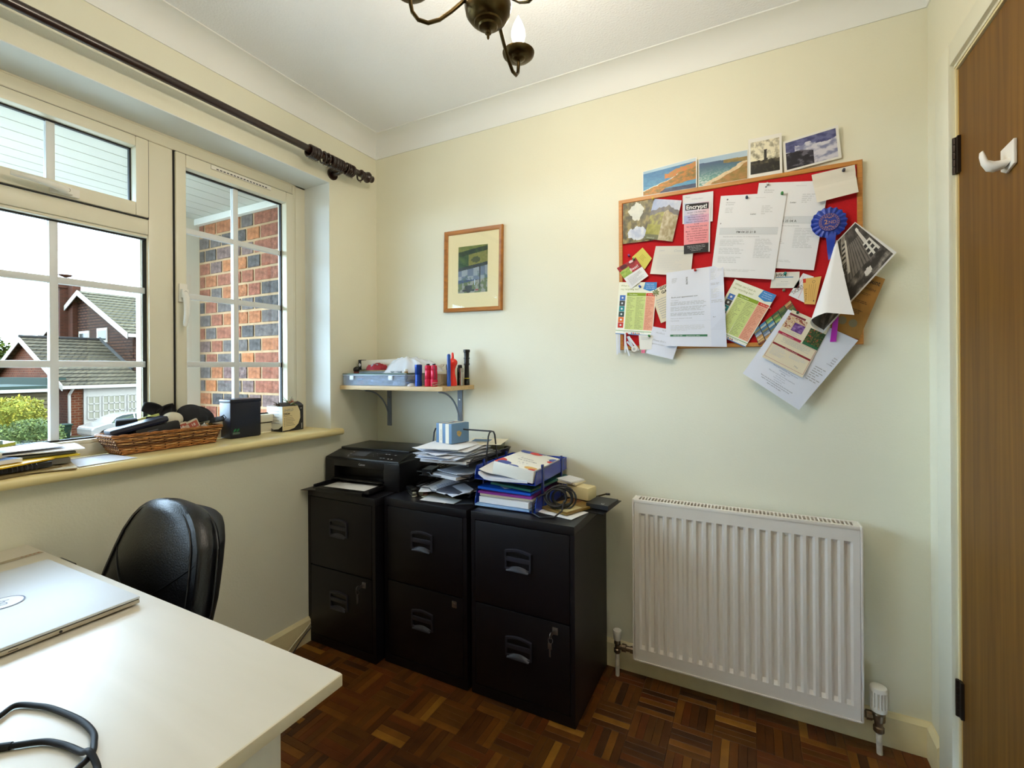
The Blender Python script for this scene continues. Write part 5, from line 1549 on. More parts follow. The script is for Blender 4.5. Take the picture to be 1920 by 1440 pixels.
TC = (.668, -.185)
tiers = [TOPZ + .030, TOPZ + .092, TOPZ + .150]
fr_ = MB()
for i, z in enumerate(tiers):
    M = R4(TC[0], TC[1], z, TA)
    mm = MB(); tier(mm, M, LW, LD, .028)
    ti = obj('tray_tier', mm, WIRE, bt, smooth=60)
    obj('mesh_panel', mesh_panel(M, LW, LD, .028), MESH, ti)
M0 = R4(TC[0], TC[1], TOPZ, TA)
topz = .268
mm = MB()
for sx in (-1, 1):
    x = sx * (LW + .004)
    leg = [(x, -.075, .003), (x, -.062, .10), (x, -.045, .20), (x, -.036, topz - .018), (x, -.026, topz - .004), (x, -.010, topz), (x, .006, topz - .004), (x, .016, topz - .018), (x, .026, .20), (x, .045, .10), (x, .06, .003)]
    mm.tube([M0 @ Vector(p) for p in leg], .0034, n=8)
mm.tube([M0 @ Vector(p) for p in ((-LW - .004, -.010, topz), (LW + .004, -.010, topz))], .0034, n=8)
obj('wire_frame', mm, WIRE, bt, smooth=60)
def inl(name, label, cat, tier_i, dx, dy, dz, w, d, rot, m, th=.001, **k):
    p = M0 @ Vector((dx, dy, 0))
    return lying(name, label, cat, p.x, p.y, tiers[tier_i] + .003 + dz, w, d, TA + rot, m, th, **k)
WHT = [PAPER, PAPER2, mat('bluish_paper', (206, 214, 232), .65), mat('soft_grey_paper', (208, 208, 212), .7)]
# top tier
inl('paper_pile', 'pile of white papers filling the top of the black letter tray', 'paper pile', 2, .0, -.02, .0, .215, .30, .05, WHT[0], .010, wavy=.004)
rq = random.Random(9)
for i in range(9):
    inl('paper_sheet', 'loose white sheet', 'paper', 2, rq.uniform(-.03, .008), -.045 + rq.uniform(-.035, .03), .0150 + i * .0050, .20, .26, rq.uniform(-.5, .4), WHT[i % 4], .0012, wavy=.006, seed=i, group='loose sheets on the black tray')['label'] = 'loose white sheet, %s of the nine fanned on top of the black letter tray' % ('lowest', 'second lowest', 'third lowest', 'fourth lowest', 'middle', 'fourth highest', 'third highest', 'second highest', 'topmost')[i]
inl('printed_flyer', 'white and blue printed flyer behind the striped box on the tray', 'flyer', 2, .06, .075, .054, .16, .16, .3, PAPER3, .002, items=lambda s: (s.rect(.1, .2, .6, .6, (72, 104, 140)), s.lines(.1, .65, .9, .9, 4, (150, 150, 150))))
inl('glass_plate', 'clear plastic sheet standing at the back of the black tray', 'plastic sheet', 2, .05, .145, .03, .13, .055, -.1, mat('clear_plastic_sheet', (200, 206, 180), .2, alpha=.35), .001, tilt=(radians(70), 0), wavy=0)
# middle tier
inl('stack_of_envelopes', 'grey and white envelopes in the middle tier of the black tray', 'envelopes', 1, .03, -.05, .0, .17, .24, -.25, WHT[3], .012, wavy=.002)
inl('folded_letter', 'folded pale letter over the front lip of the middle tier', 'letter', 1, .045, -.10, .0155, .15, .13, -.4, WHT[2], .002, wavy=.006, tilt=(radians(-4), 0), items=txtlines(4))
inl('hole_punch', 'small black punch lying in the middle tier of the black tray', 'hole punch', 1, -.085, -.125, .001, .045, .075, .2, BLACKPLASTIC, .024, wavy=.0)
# bottom tier
inl('window_envelope', 'white printed letter in the bottom tier of the black tray', 'letter', 0, -.045, -.075, .0, .20, .16, -.32, WHT[1], .003, items=lambda s: s.lines(.35, .1, .8, .9, 10, (110, 130, 170), .1, seed=3), wavy=.004)
inl('dark_notebook', 'slim dark notebook lying in the bottom tier of the black tray', 'notebook', 0, .045, -.09, .006, .12, .17, -.15, mat('slate_notebook', (78, 84, 100), .5), .008, wavy=.001)
inl('paper_sheet', 'curled white sheet drooping over the lip of the bottom tier', 'paper', 0, .055, -.13, .0155, .13, .10, -.6, WHT[2], .001, curl=lambda u, v: -.012 * v * v, wavy=.003)
inl('paper_sheet', 'creased white slip at the left of the bottom tier', 'paper', 0, -.07, -.135, .0, .10, .07, .5, WHT[0], .001, wavy=.008)
# striped gift box on top
GB = Matrix.Translation((.618, -.205, tiers[2] + .064)) @ Matrix.Rotation(radians(-11), 4, 'Z')
t = thing('striped_box', 'blue cardboard box with white bands and gold crest on the letter tray', 'box', (.62, -.205, tiers[2] + .06))
BL = mat('powder_blue_card', (96, 130, 166), .45)
bw, bd, bh = .046, .052, .082
obj('box', MB().bbox(-bw, bw, -bd, bd, 0, bh, .0015, M=GB), BL, t, smooth=30)
for (o_, u_, v_, out) in ((Vector((-bw, -bd, bh)), Vector((2 * bw, 0, 0)), Vector((0, 0, -bh)), (0, -1, 0)),):
    s = Sheet(GB @ (o_ + Vector((0, -.0004, 0))), GB @ (o_ + u_ + Vector((0, -.0004, 0))), GB @ (o_ + u_ + v_ + Vector((0, -.0004, 0))), GB @ (o_ + v_ + Vector((0, -.0004, 0))), out=GB.to_3x3() @ Vector(out))
    s.rect(.20, 0, .42, 1, (226, 220, 204)); s.rect(.62, 0, .84, 1, (226, 220, 204))
    s.text(.35, .9, .085, 'CRABTREE & VALE', (70, 70, 74), rot=pi / 2, maxw=1.0) if False else s.text(.36, .86, .07, 'BATH SOAPS', (84, 84, 88), rot=pi / 2)
    s.done(t)
s = Sheet(GB @ Vector((-bw, bd, bh + .0004)), GB @ Vector((bw, bd, bh + .0004)), GB @ Vector((bw, -bd, bh + .0004)), GB @ Vector((-bw, -bd, bh + .0004)), out=(0, 0, 1))
s.rect(.20, 0, .42, 1, (226, 220, 204)); s.rect(.62, 0, .84, 1, (226, 220, 204)); s.rect(.3, .25, .55, .42, (150, 96, 100)); s.rect(.4, .55, .7, .72, (84, 90, 112)); s.done(t, 'top_print')
s = Sheet(GB @ Vector((bw + .0004, -bd, bh)), GB @ Vector((bw + .0004, bd, bh)), GB @ Vector((bw + .0004, bd, 0)), GB @ Vector((bw + .0004, -bd, 0)), out=(1, -.1, 0))
GLD = (190, 160, 96)
for a_ in range(5): s.disc(.42 + .09 * cos(a_ * 1.1 + .3), .50 + .08 * sin(a_ * 1.3), .0055, GLD, 8)
s.poly([(.32, .52), (.55, .55), (.46, .68), (.38, .66)], GLD); s.done(t, 'gold_crest')

# stapler, staple remover, envelopes on the middle cabinet
st = thing('stapler', 'black stapler lying in front of the black letter tray', 'stapler', (.505, -.315, TOPZ))
SM = R4(.492, -.322, TOPZ + .001, radians(-38))
obj('base', MB().bbox(-.055, .05, -.012, .012, 0, .008, .003, M=SM), CHROME, st, smooth=35)
obj('magazine', MB().bbox(-.050, .045, -.008, .008, .009, .020, .002, M=SM @ Matrix.Rotation(radians(-3), 4, 'Y')), CHROME, st, smooth=35)
obj('top_arm', MB().bbox(-.058, .045, -.013, .013, .019, .033, .006, M=SM @ Matrix.Rotation(radians(-5), 4, 'Y')), BLACKPLASTIC, st, smooth=35)
t = thing('staple_remover', 'brown and black staple remover right beside the stapler', 'staple remover', (.55, -.30, TOPZ))
M = R4(.552, -.305, TOPZ + .001, radians(30))
obj('jaws', MB().bbox(-.022, .008, -.010, .010, .0, .010, .003, M=M).bbox(-.022, .008, -.010, .010, .014, .024, .003, M=M), mat('brown_plastic_grip', (110, 54, 34), .4), t, smooth=35)
obj('pivot', MB().cyl(M @ Vector((-.02, -.011, .012)), M @ Vector((-.02, .011, .012)), .010, n=14), CHROME, t, smooth=35)
lying('envelope', 'white envelope, topmost of those lying on the middle cabinet front', 'envelope', .655, -.345, TOPZ + .0045, .155, .06, radians(4), PAPER, .0015, wavy=.001)
lying('envelope', 'cream torn envelope under the white one on the middle cabinet', 'envelope', .630, -.318, TOPZ + .001, .15, .07, radians(-16), PAPER3, .0025, wavy=.002)
lying('slim_black_case', 'flat grey-black card poking out under the black letter tray', 'card', .745, -.315, TOPZ + .0008, .07, .07, radians(35), mat('charcoal_card', (66, 72, 84), .4), .003, wavy=0)

# ------------------------------------------------------------------ blue plastic letter tray
TBL = mat('translucent_blue_plastic', (28, 62, 176), .2, alpha=.88, coat=.3)
BM = R4(.932, -.170, TOPZ + .001, 0)
bl = thing('letter_tray', 'blue plastic two tier letter tray stacked with folders', 'letter tray', (.94, -.19, TOPZ))
BW, BD = .127, .160
def btier(z, h):
    m = MB()
    m.bbox(-BW, BW, -BD, BD, z, z + .0025, .001, M=BM)
    m.bbox(-BW, BW, BD - .0025, BD, z, z + h, .001, M=BM)
    for sx in (-1, 1):
        # side walls slope down at the front
        pts = [(-BD, z), (BD, z), (BD, z + h), (-BD + .014, z + h), (-BD + .006, z + h * .6), (-BD, z + h * .2)]
        x0_, x1_ = (sx * BW - .0012, sx * BW + .0012)
        n = len(pts)
        m.add([(x0_, a, b) for a, b in pts] + [(x1_, a, b) for a, b in pts], [list(range(n)), list(range(n, 2 * n))[::-1]] + [[i, i + n, (i + 1) % n + n, (i + 1) % n] for i in range(n)], M=BM)
    return obj('tray_tier', m, TBL, bl, smooth=30)
btier(0.0, .055); btier(.100, .050)
for sx in (-1, 1):
    for y in (-.09, .10):
        obj('riser', MB().bbox(sx * BW - .004, sx * BW + .004, y - .006, y + .006, .004, .165, .0015, M=BM), mat('dark_blue_riser', (16, 36, 110), .3), bl, smooth=30)
def inb(name, label, cat, dx, dy, z, w, d, rot, m, th, **k):
    p = BM @ Vector((dx, dy, z))
    return lying(name, label, cat, p.x, p.y, p.z, w, d, rot, m, th, **k)
inb('plastic_wallet', 'pale blue plastic wallet, lowest in the blue letter tray', 'folder', -.01, -.02, .004, .225, .30, .03, mat('pale_blue_wallet', (150, 186, 226), .2), .006)
inb('paper_stack', 'thick white paper stack in the lower tier of the blue tray', 'paper stack', .0, -.01, .0125, .212, .297, -.03, PAPER, .022, wavy=.002)
inb('cream_folder', 'cream folder between the white papers and the purple folder', 'folder', .0, .0, .038, .222, .30, .01, PAPER3, .008)
inb('purple_folder', 'purple folder in the lower tier of the blue letter tray', 'folder', .0, -.004, .0485, .226, .31, .0, mat('purple_folder_card', (132, 48, 140), .4), .007)
inb('blue_folder', 'bright blue glossy folder with white swirl below the upper tier', 'folder', -.01, .0, .060, .222, .30, .02, mat('bright_blue_folder', (36, 96, 206), .25), .009, tilt=(0, radians(1.5)), items=lambda s: s.poly([(.2, .6), (.5, .7), (.6, .9), (.5, .97), (.3, .85)], (196, 216, 240)))
inb('green_folder', 'dark green folder sticking out right below the upper blue tier', 'folder', .035, .0, .077, .18, .29, -.12, mat('dark_green_folder', (34, 92, 84), .35), .008, tilt=(0, radians(2)), wavy=.001)
inb('magazine', 'white papers with curled edges in the upper blue tier', 'papers', -.01, -.03, .104, .20, .28, .06, PAPER2, .010, curl=lambda u, v: .020 * max(0, .15 - u) / .15 * (.4 + .6 * v), wavy=.004)
inb('paper_sheet', 'blank white sheet curling up at the left of the upper blue tier', 'paper', -.04, -.085, .1215, .15, .14, .12, PAPER, .001, curl=lambda u, v: .018 * (1 - u) ** 3, wavy=.003)
IB = Matrix.Translation((.968, -.205, .797)) @ Matrix.Rotation(radians(8.0), 4, 'Y')
t = thing('ink_cartridge_box', 'white ink cartridge box with red and blue blobs atop the blue tray', 'box', IB.translation)
iw_, id_, ih_ = .084, .128, .042
obj('box', MB().bbox(-iw_, iw_, -id_, id_, -.004, ih_, .0015, M=IB), CARDW, t, smooth=30)
s = Sheet(*[IB @ Vector(p) for p in ((-iw_, id_, ih_ + .0004), (iw_, id_, ih_ + .0004), (iw_, -id_, ih_ + .0004), (-iw_, -id_, ih_ + .0004))], out=(0, 0, 1))
def ell(s, cu, cv, ru, rv, c, a0=0, a1=2 * pi, n=18, lift=1.0):
    s.poly([(min(.995, max(.005, cu + ru * cos(a0 + (a1 - a0) * i / n))), min(.995, max(.005, cv + rv * sin(a0 + (a1 - a0) * i / n)))) for i in range(n + 1)], c, lift)
RDc, BLc, GDc = (204, 62, 54), (66, 84, 160), (216, 170, 96)
ell(s, .18, .06, .20, .10, BLc); ell(s, .42, .08, .16, .08, RDc, lift=1.3); ell(s, .55, .0, .12, .05, BLc, lift=1.6)
ell(s, .98, .22, .12, .10, BLc); ell(s, .98, .36, .09, .06, RDc, lift=1.3)
ell(s, .03, .86, .17, .14, RDc); ell(s, .22, .93, .16, .10, BLc, lift=1.3); ell(s, .50, 1.0, .12, .07, BLc, lift=1.0)
ell(s, .86, .90, .16, .07, GDc); ell(s, .96, .97, .12, .05, RDc, lift=1.3)
s.text(.30, .50, .042, 'Premium', (56, 58, 96), bold=.006); s.text(.30, .60, .042, 'Ink Cartridge', (56, 58, 96), bold=.006, maxw=.6)
s.text(.42, .74, .04, 'L  B  Y', (110, 112, 140)); s.text(.42, .80, .03, '1  2  4', (130, 132, 150)); s.text(.12, .40, .02, 'compatible', (150, 130, 130)); s.text(.80, .22, .035, 'XL', (90, 92, 120))
s.done(t)

# ------------------------------------------------------------------ right end of the cabinet tops
lying('white_leaflet', 'white leaflet beneath the yellow booklet on the right cabinet', 'leaflet', 1.145, -.248, TOPZ + .0008, .15, .15, radians(-14), PAPER, .0015)
lying('yellow_booklet', 'yellow and brown booklet under the coiled black cable', 'booklet', 1.152, -.205, TOPZ + .0040, .12, .19, radians(-22), mat('mustard_cover', (132, 104, 44), .4), .008, items=lambda s: (s.rect(.1, .1, .5, .4, (110, 70, 40)), s.rect(.5, .5, .95, .95, (206, 190, 140)), s.text(.52, .7, .1, '25', (90, 30, 30))), wavy=.003)
t = thing('coiled_cable', 'thick black cable coiled on the right cabinet beside the blue tray', 'cable', (1.09, -.25, TOPZ))
pts = []
cc_ = Vector((1.128, -.262, TOPZ + .050)); rr_v = Vector((.94, .35, 0)); up_v = Vector((-.12, .30, .95)); dn_v = Vector((.33, -.92, .2))
rcq = random.Random(12)
NL = 8
for i in range(NL * 26):
    a = 2 * pi * i / 26; k = i / (NL * 26)
    R0 = .043 + .008 * sin(a * .29 + 1) - .010 * (k > .5) * (k - .5)
    pts.append(cc_ + rr_v * (R0 * cos(a) + .014 * sin(a * .13 + .5)) + up_v * (R0 * .88 * sin(a) * (.92 + .08 * sin(a * .41)) + .002) + dn_v * (.020 * sin(a * .17 + 2) + .006 * cos(a * .6)))
pts = [Vector((q.x, q.y, max(q.z, TOPZ + .0045))) for q in pts]
obj('cable_coil', MB().tube(pts, .0031, n=8), mat('black_rubber_cable', (18, 20, 26), .35), t, smooth=60)
obj('cable_tail', MB().tube([(1.100, -.285, TOPZ + .075), (1.065, -.30, TOPZ + .060), (1.045, -.315, TOPZ + .03), (1.055, -.345, TOPZ + .008), (1.095, -.366, TOPZ + .004), (1.14, -.350, TOPZ + .006), (1.158, -.32, TOPZ + .022), (1.155, -.29, TOPZ + .05)], .0031, n=8), mat('black_rubber_cable', (18, 20, 26), .35), t, smooth=60)
t = thing('cream_charger', 'cream plastic charger block behind the coiled cable', 'charger', (1.155, -.11, TOPZ))
obj('case', MB().bbox(-.062, .045, -.032, .032, 0, .052, .012, M=R4(1.166, -.112, TOPZ + .016, radians(-14))), mat('cream_plastic', (226, 210, 160), .35), t, smooth=40)
obj('foot', MB().bbox(-.058, .04, -.028, .028, 0, .012, .002, M=R4(1.164, -.112, TOPZ + .0035, radians(-14))), BLACKPLASTIC, t, smooth=40)
for i, (lb, mm_, zz, ro) in enumerate((('white notepad on top of the cream charger block', PAPER, .0, -.1), ('cream notepad slip with red edge, lower of two on the charger', PAPER3, -.0, .12))):
    lying('notepad', lb, 'notepad', 1.108 + i * .006, -.098, TOPZ + .0775 - i * .0075, .085, .075, radians(-20) + ro, mm_, .006, wavy=.001)
lying('black_clipboard', 'thin black tray overhanging the right end of the cabinets', 'tray', 1.205, -.13, TOPZ + .0008, .17, .20, radians(-4), BLACKPLASTIC, .0025, wavy=0)
lying('wallet', 'small black wallet with white marks at the cabinet end', 'wallet', 1.253, -.145, TOPZ + .0085, .085, .105, radians(-6), mat('black_leatherette', (30, 32, 38), .45, bump=(400, .2)), .016, wavy=0, items=lambda s: (s.text(.62, .9, .11, 'LJ', (210, 210, 214), bold=.03)))
t = thing('gold_pen', 'thin gold pen with black cap lying behind the wallet', 'pen', (1.23, -.05, TOPZ + .02))
t.location = (1.235, -.055, TOPZ + .02)
obj('barrel', MB().cyl((1.190, -.058, TOPZ + .0085), (1.240, -.052, TOPZ + .0265), .003, n=10), BRASS, t, smooth=50)
obj('cap', MB().cyl((1.240, -.052, TOPZ + .0265), (1.256, -.050, TOPZ + .0270), .0042, n=10), BLACKPLASTIC, t, smooth=50)

# ------------------------------------------------------------------ window sill things
ZS = WZ0 + .0008
# basket
bk = thing('wicker_basket', 'oblong brown wicker basket of odds and ends on the window sill', 'basket', (-.115, -.945, ZS))
bx0, bx1, by0, by1 = -.160, -.072, -1.088, -.795      # base
WK = mat('brown_wicker', (158, 102, 50), .45, var=(60, .35)); WKD = mat('dark_wicker', (92, 54, 26), .5, var=(60, .3))
BH = .062
def rim_at(f, out=.0):
    e = .018 * f + out; ey = .034 * f + out
    return (bx0 - e * .4, bx1 + e, by0 - ey, by1 + ey * .5)
def per(f, t, out=0.0):
    """point on the basket perimeter, t in 0..4"""
    x0, x1, y0, y1 = rim_at(f, out)
    t = t % 4
    s_ = int(t); q = t - s_
    c = [(x1, y0), (x1, y1), (x0, y1), (x0, y0)]
    a, b = c[s_], c[(s_ + 1) % 4]
    return a[0] + (b[0] - a[0]) * q, a[1] + (b[1] - a[1]) * q
tones = [mat('wicker_tone_%d' % q, c_, .5, var=(90, .3)) for q, c_ in enumerate(((184, 124, 66), (150, 96, 48), (204, 156, 100), (112, 70, 36)))]
rw = random.Random(6)
mbs = [MB() for _ in tones]
NST = 28
for r in range(13):
    f = (r + .4) / 13
    path = []
    for i in range(NST * 3):
        t = 4 * i / (NST * 3)
        o_ = .0034 * cos(pi * i / 3 * 2 + (pi if r % 2 else 0)) + rw.uniform(-.0004, .0004)
        x, y = per(f, t, o_)
        path.append((x, y, ZS + .003 + BH * f + rw.uniform(-.0007, .0007)))
    mbs[rw.choices(range(4), (5, 4, 3, 3))[0]].tube(path, .0023, n=5, closed=True)
for mb, tn in zip(mbs, tones):
    if mb.f:
        o = obj('woven_strands', mb, tn, bk, smooth=60); o['kind'] = 'stuff'
mb = MB()
for i in range(NST):
    t = 4 * i / NST
    a, b = per(0, t), per(1, t)
    mb.cyl((*a, ZS + .001), (*b, ZS + BH + .002), .0018, n=5)
o = obj('upright_stakes', mb, WKD, bk, smooth=60); o['kind'] = 'stuff'
mb = MB()
for s_ in range(4):
    for (f0, f1) in ((0, 1),):
        a0, b0 = per(f0, s_ + .0001, -.004), per(f0, s_ + .9999, -.004); a1, b1 = per(f1, s_ + .0001, -.004), per(f1, s_ + .9999, -.004)
        mb.add([(*a0, ZS + .002), (*b0, ZS + .002), (*b1, ZS + BH), (*a1, ZS + BH)], [(0, 1, 2, 3)])
obj('inner_wall', mb, mat('basket_gap_shade', (40, 30, 24), .8), bk)  # dark sheets behind the weave: shade in the gaps put in as colour
mb = MB()
for k_ in range(2):
    path = []
    for i in range(160):
        t = 4 * i / 160
        x, y = per(1, t, .0015 * sin(i * .9 + k_ * pi))
        path.append((x, y, ZS + BH + .004 + .0022 * cos(i * .9 + k_ * pi)))
    mb.tube(path, .0030, n=6, closed=True)
obj('braided_rim', mb, WK, bk, smooth=60)
obj('base', MB().bbox(bx0, bx1, by0, by1, ZS, ZS + .004, .001), WKD, bk)
obj('inner_fill', MB().box(bx0 + .002, bx1 - .002, by0 + .002, by1 - .002, ZS + .004, ZS + .034), mat('basket_gap_shade', (40, 30, 24), .8), bk)  # block in the same dark colour, standing in for shade inside
NAVY = mat('dark_navy_case', (16, 22, 44), .4)
t = thing('glasses_case', 'long dark navy zip case resting across the left basket rim', 'case', (-.1, -1.06, ZS + .07))
M = Matrix.Translation((-.098, -1.035, ZS + .090)) @ Matrix.Rotation(radians(86), 4, 'Z') @ Matrix.Rotation(radians(-12), 4, 'Y')
obj('case_body', MB().bbox(-.085, .085, -.028, .028, -.010, .012, .009, M=M), NAVY, t, smooth=40)
obj('zip', MB().bbox(-.083, .083, -.0287, -.027, -.001, .002, .0005, M=M), GREYPLASTIC, t)
t = thing('zip_purse', 'black zip purse with grey logo tucked under the navy case', 'purse', (-.075, -.985, ZS + .06))
M = Matrix.Translation((-.076, -.985, ZS + .073)) @ Matrix.Rotation(radians(88), 4, 'Z') @ Matrix.Rotation(radians(-9), 4, 'Y')
obj('purse', MB().bbox(-.068, .068, -.012, .012, -.022, .017, .010, M=M), mat('black_nylon', (20, 20, 24), .6, bump=(500, .3)), t, smooth=40)
s = Sheet(*[M @ Vector(p) for p in ((-.04, -.0126, .01), (.0, -.0126, .01), (.0, -.0126, -.008), (-.04, -.0126, -.008))], out=(1, 0, 0))
s.rect(.1, .3, .9, .5, (96, 96, 104)); s.done(t, 'logo_print')
t = thing('dark_pouch', 'small black pouch sticking up at the back left of the basket', 'pouch', (-.15, -1.07, ZS + .07))
obj('pouch', MB().bbox(-.03, .03, -.012, .012, -.03, .036, .007, M=Matrix.Translation((-.148, -1.045, ZS + .078)) @ Matrix.Rotation(radians(70), 4, 'Z') @ Matrix.Rotation(radians(15), 4, 'X')), mat('black_nylon', (20, 20, 24), .6), t, smooth=40)
t = thing('stress_ball', 'cream ribbed ball in the middle of the wicker basket', 'ball', (-.11, -.935, ZS + .08))
def ballf(u, v):
    a, th = 2 * pi * u, pi * v
    r = .030 * (1 + .03 * sin(a * 7) * sin(th))
    return (-.112 + r * sin(th) * cos(a) * .9, -.922 + r * sin(th) * sin(a) * 1.15, ZS + .098 + r * cos(th) * .95)
obj('ball', MB().grid(ballf, 56, 18), mat('cream_rubber', (214, 206, 184), .5), t, smooth=60)
t = thing('folded_paper', 'yellow-green folded paper at the back of the wicker basket', 'paper', (-.15, -.98, ZS + .08))
obj('paper', MB().bbox(-.05, .05, -.002, .002, -.02, .02, .001, M=Matrix.Translation((-.155, -.99, ZS + .092)) @ Matrix.Rotation(radians(80), 4, 'Z') @ Matrix.Rotation(radians(-14), 4, 'Y')), mat('lime_paper', (206, 214, 130), .6), t)
BC = mat('black_cap_cloth', (14, 14, 20), .75, bump=(600, .3))
t = thing('baseball_cap', 'black baseball cap heaped on the back of the basket', 'cap', (-.13, -.85, ZS + .10))
def crown(u, v):
    a = 2 * pi * u; th = v * pi / 2
    k = 1 + .10 * fbm(cos(a) * 2, sin(a) * 2 + v, 3)
    return (-.128 + .040 * sin(th) * cos(a) * k, -.838 + .070 * sin(th) * sin(a) * k, ZS + .086 + .058 * cos(th) * (1 - .25 * sin(a) * sin(th)) * k)
obj('cap_crown', MB().grid(crown, 36, 12), BC, t, smooth=60)
obj('cap_peak', MB().grid(lambda u, v: (-.150 + .085 * u * (1 - .0 * v), -.800 + .055 * v - .020 * (2 * u - 1) ** 2, ZS + .084 + .004 * v - .018 * (2 * u - 1) ** 2 * .4 + .006 * sin(pi * u)), 12, 6), BC, t, smooth=60, solid=.003)
obj('cap_strap', MB().tube([(-.10, -.765, ZS + .088), (-.095, -.745, ZS + .10), (-.098, -.735, ZS + .088), (-.10, -.75, ZS + .078)], .002, n=6), BC, t, smooth=60)
t = thing('eye_mask', 'black padded eye mask standing up behind the cream ball', 'eye mask', (-.15, -.93, ZS + .10))
for (yy, zz, ro) in ((-.965, .140, -.35), (-.922, .128, .45)):
    obj('padded_cup', MB().grid(lambda u, v: tuple(Matrix.Translation((-.150, yy, ZS + zz)) @ Matrix.Rotation(ro, 4, 'X') @ Vector((-.012 * cos(pi * (u - .5)) * sin(pi * v) , .040 * (u - .5) * 1.6, .042 * (v - .5) * (1 - 1.1 * (u - .5) ** 2)))), 12, 10), BC, t, smooth=60, solid=.004)
obj('mask_band', MB().tube([(-.152, -.985, ZS + .110), (-.148, -.94, ZS + .108), (-.14, -.89, ZS + .118), (-.136, -.86, ZS + .122)], .004, n=8), BC, t, smooth=60)
for i, (y, a_, lb) in enumerate(((-.888, 34, 'red and white small card box marked 18 in the basket'), (-.925, 20, 'red and cream small card box leaning left of its twin in the basket'))):
    M = Matrix.Translation((-.072 - i * .004, y, ZS + .068 + .004 * (1 - i))) @ Matrix.Rotation(radians(84), 4, 'Z') @ Matrix.Rotation(radians(-a_ * .7), 4, 'Y')
    t = thing('card_box', lb, 'box', M.translation)
    obj('box', MB().bbox(-.034, .034, -.008, .008, -.014, .016, .001, M=M), mat('cream_box_card', (206, 192, 170), .5), t)
    s = Sheet(*[M @ Vector(p) for p in ((-.034, -.0084, .016), (.034, -.0084, .016), (.034, -.0084, -.014), (-.034, -.0084, -.014))], out=(1, 0, 0))
    s.rect(.06, .12, .94, .9, (172, 84, 66)); s.rect(.12, .2, .5, .8, (206, 180, 160), 1.4); s.text(.60, .66, .34, '18', (236, 226, 214), bold=.02, lift=2); s.done(t)
t = thing('coin_bag', 'orange and silver wrapped sweets at the right end of the basket', 'sweets', (-.09, -.83, ZS + .06))
for i, (x, y, z, c_, nm) in enumerate(((-.082, -.850, .060, (206, 112, 40), 'orange_foil'), (-.085, -.825, .064, (190, 184, 176), 'silver_foil'), (-.090, -.805, .066, (176, 140, 80), 'gold_foil'), (-.105, -.84, .066, (150, 90, 60), 'brown_foil'), (-.09, -.87, .064, (196, 186, 170), 'pale_foil'))):
    obj('sweet', blob(x, y, ZS + z - .012, .016, .016, .022, i * 1.7, .3, 14), mat(nm, c_, .25, metal=.5), t, smooth=50)
# black tin
t = thing('black_tin', 'tall dark navy tin box with a small green leaf logo on the sill', 'tin', (-.135, -.647, ZS))
TNM = mat('dark_navy_tin', (11, 16, 36), .34, bump=(80, .05))
TM = R4(-.140, -.650, ZS, radians(-2.5))
obj('tin_body', MB().bbox(-.040, .040, -.064, .064, 0, .146, .006, M=TM), TNM, t, smooth=35)
obj('tin_lid', MB().bbox(-.0415, .0415, -.0655, .0655, .142, .158, .006, M=TM), TNM, t, smooth=35)
s = Sheet(*[TM @ Vector(p) for p in ((.0405, -.055, .05), (.0405, -.01, .05), (.0405, -.01, .01), (.0405, -.055, .01))], out=(1, 0, 0))
s.rect(.0, .64, .62, .84, (104, 124, 112)); s.text(.03, .81, .12, 'EcoFriendly', (18, 26, 34), maxw=.56, lift=1.8)
for dx in (0, .28): s.poly([(.04 + dx, .58), (.10 + dx, .38), (.30 + dx, .24), (.28 + dx, .46), (.14 + dx, .58)], (26, 122, 72))
s.done(t)
s = Sheet(*[TM @ Vector(p) for p in ((-.03, -.0646, .05), (.03, -.0646, .05), (.03, -.0646, .01), (-.03, -.0646, .01))], out=(0, -1, 0))
s.text(.3, .8, .2, 'Cook', (110, 96, 84), shear=.3); s.done(t, 'side_print')
# white and black mask box with dried plant
t = thing('mask_box', 'white and black SHIELD box with dried plants sticking out', 'box', (-.13, -.43, ZS))
BXM = R4(-.152, -.432, ZS, radians(3))
wx, wy, wh = .050, .056, .112
obj('carton', MB().box(-wx, wx, -wy, -wy + .0015, 0, wh, M=BXM).box(-wx, wx, wy - .0015, wy, 0, wh, M=BXM).box(-wx, -wx + .0015, -wy, wy, 0, wh, M=BXM).box(wx - .0015, wx, -wy, wy, 0, wh, M=BXM).box(-wx, wx, -wy, wy, 0, .002, M=BXM), mat('box_white_card', (226, 224, 216), .45), t)
obj('flap', MB().grid(lambda u, v: tuple(BXM @ Vector((wx - .001 - .045 * v, -wy + .112 * u * 1.0 + .002 - .0 * v, wh + .016 * sin(v * pi * .6)))), 1, 5), mat('dark_card_flap', (58, 54, 52), .6), t, solid=.001)
BLK = (26, 26, 28)
def arcs(s):
    s.poly([(0, 1), (0, .62), (.10, .80), (.25, .92), (.45, .97), (.65, .92), (.85, .8), (1, .6), (1, 1)], BLK, .9)
s = Sheet(*[BXM @ Vector(p) for p in ((wx + .0004, -wy, wh), (wx + .0004, wy, wh), (wx + .0004, wy, 0), (wx + .0004, -wy, 0))], out=(1, 0, 0))
s.rect(0, 0, 1, 1, (222, 204, 158), .6)
s.poly([(.0, .96), (.30, .955), (.55, .90), (.75, .74), (.85, .5), (.84, .25), (.76, .08), (.72, 0), (1, 0), (1, 1), (0, 1)], BLK, .9)
s.text(.05, .20, .10, 'SHIELD', (150, 146, 136), bold=.02, shear=.3, maxw=.6, lift=1.6); s.text(.05, .34, .085, 'DK04', (40, 38, 40), bold=.04, lift=1.6); s.text(.05, .405, .035, 'Moulded Cup Masks', (60, 56, 54), lift=1.6, maxw=.6)
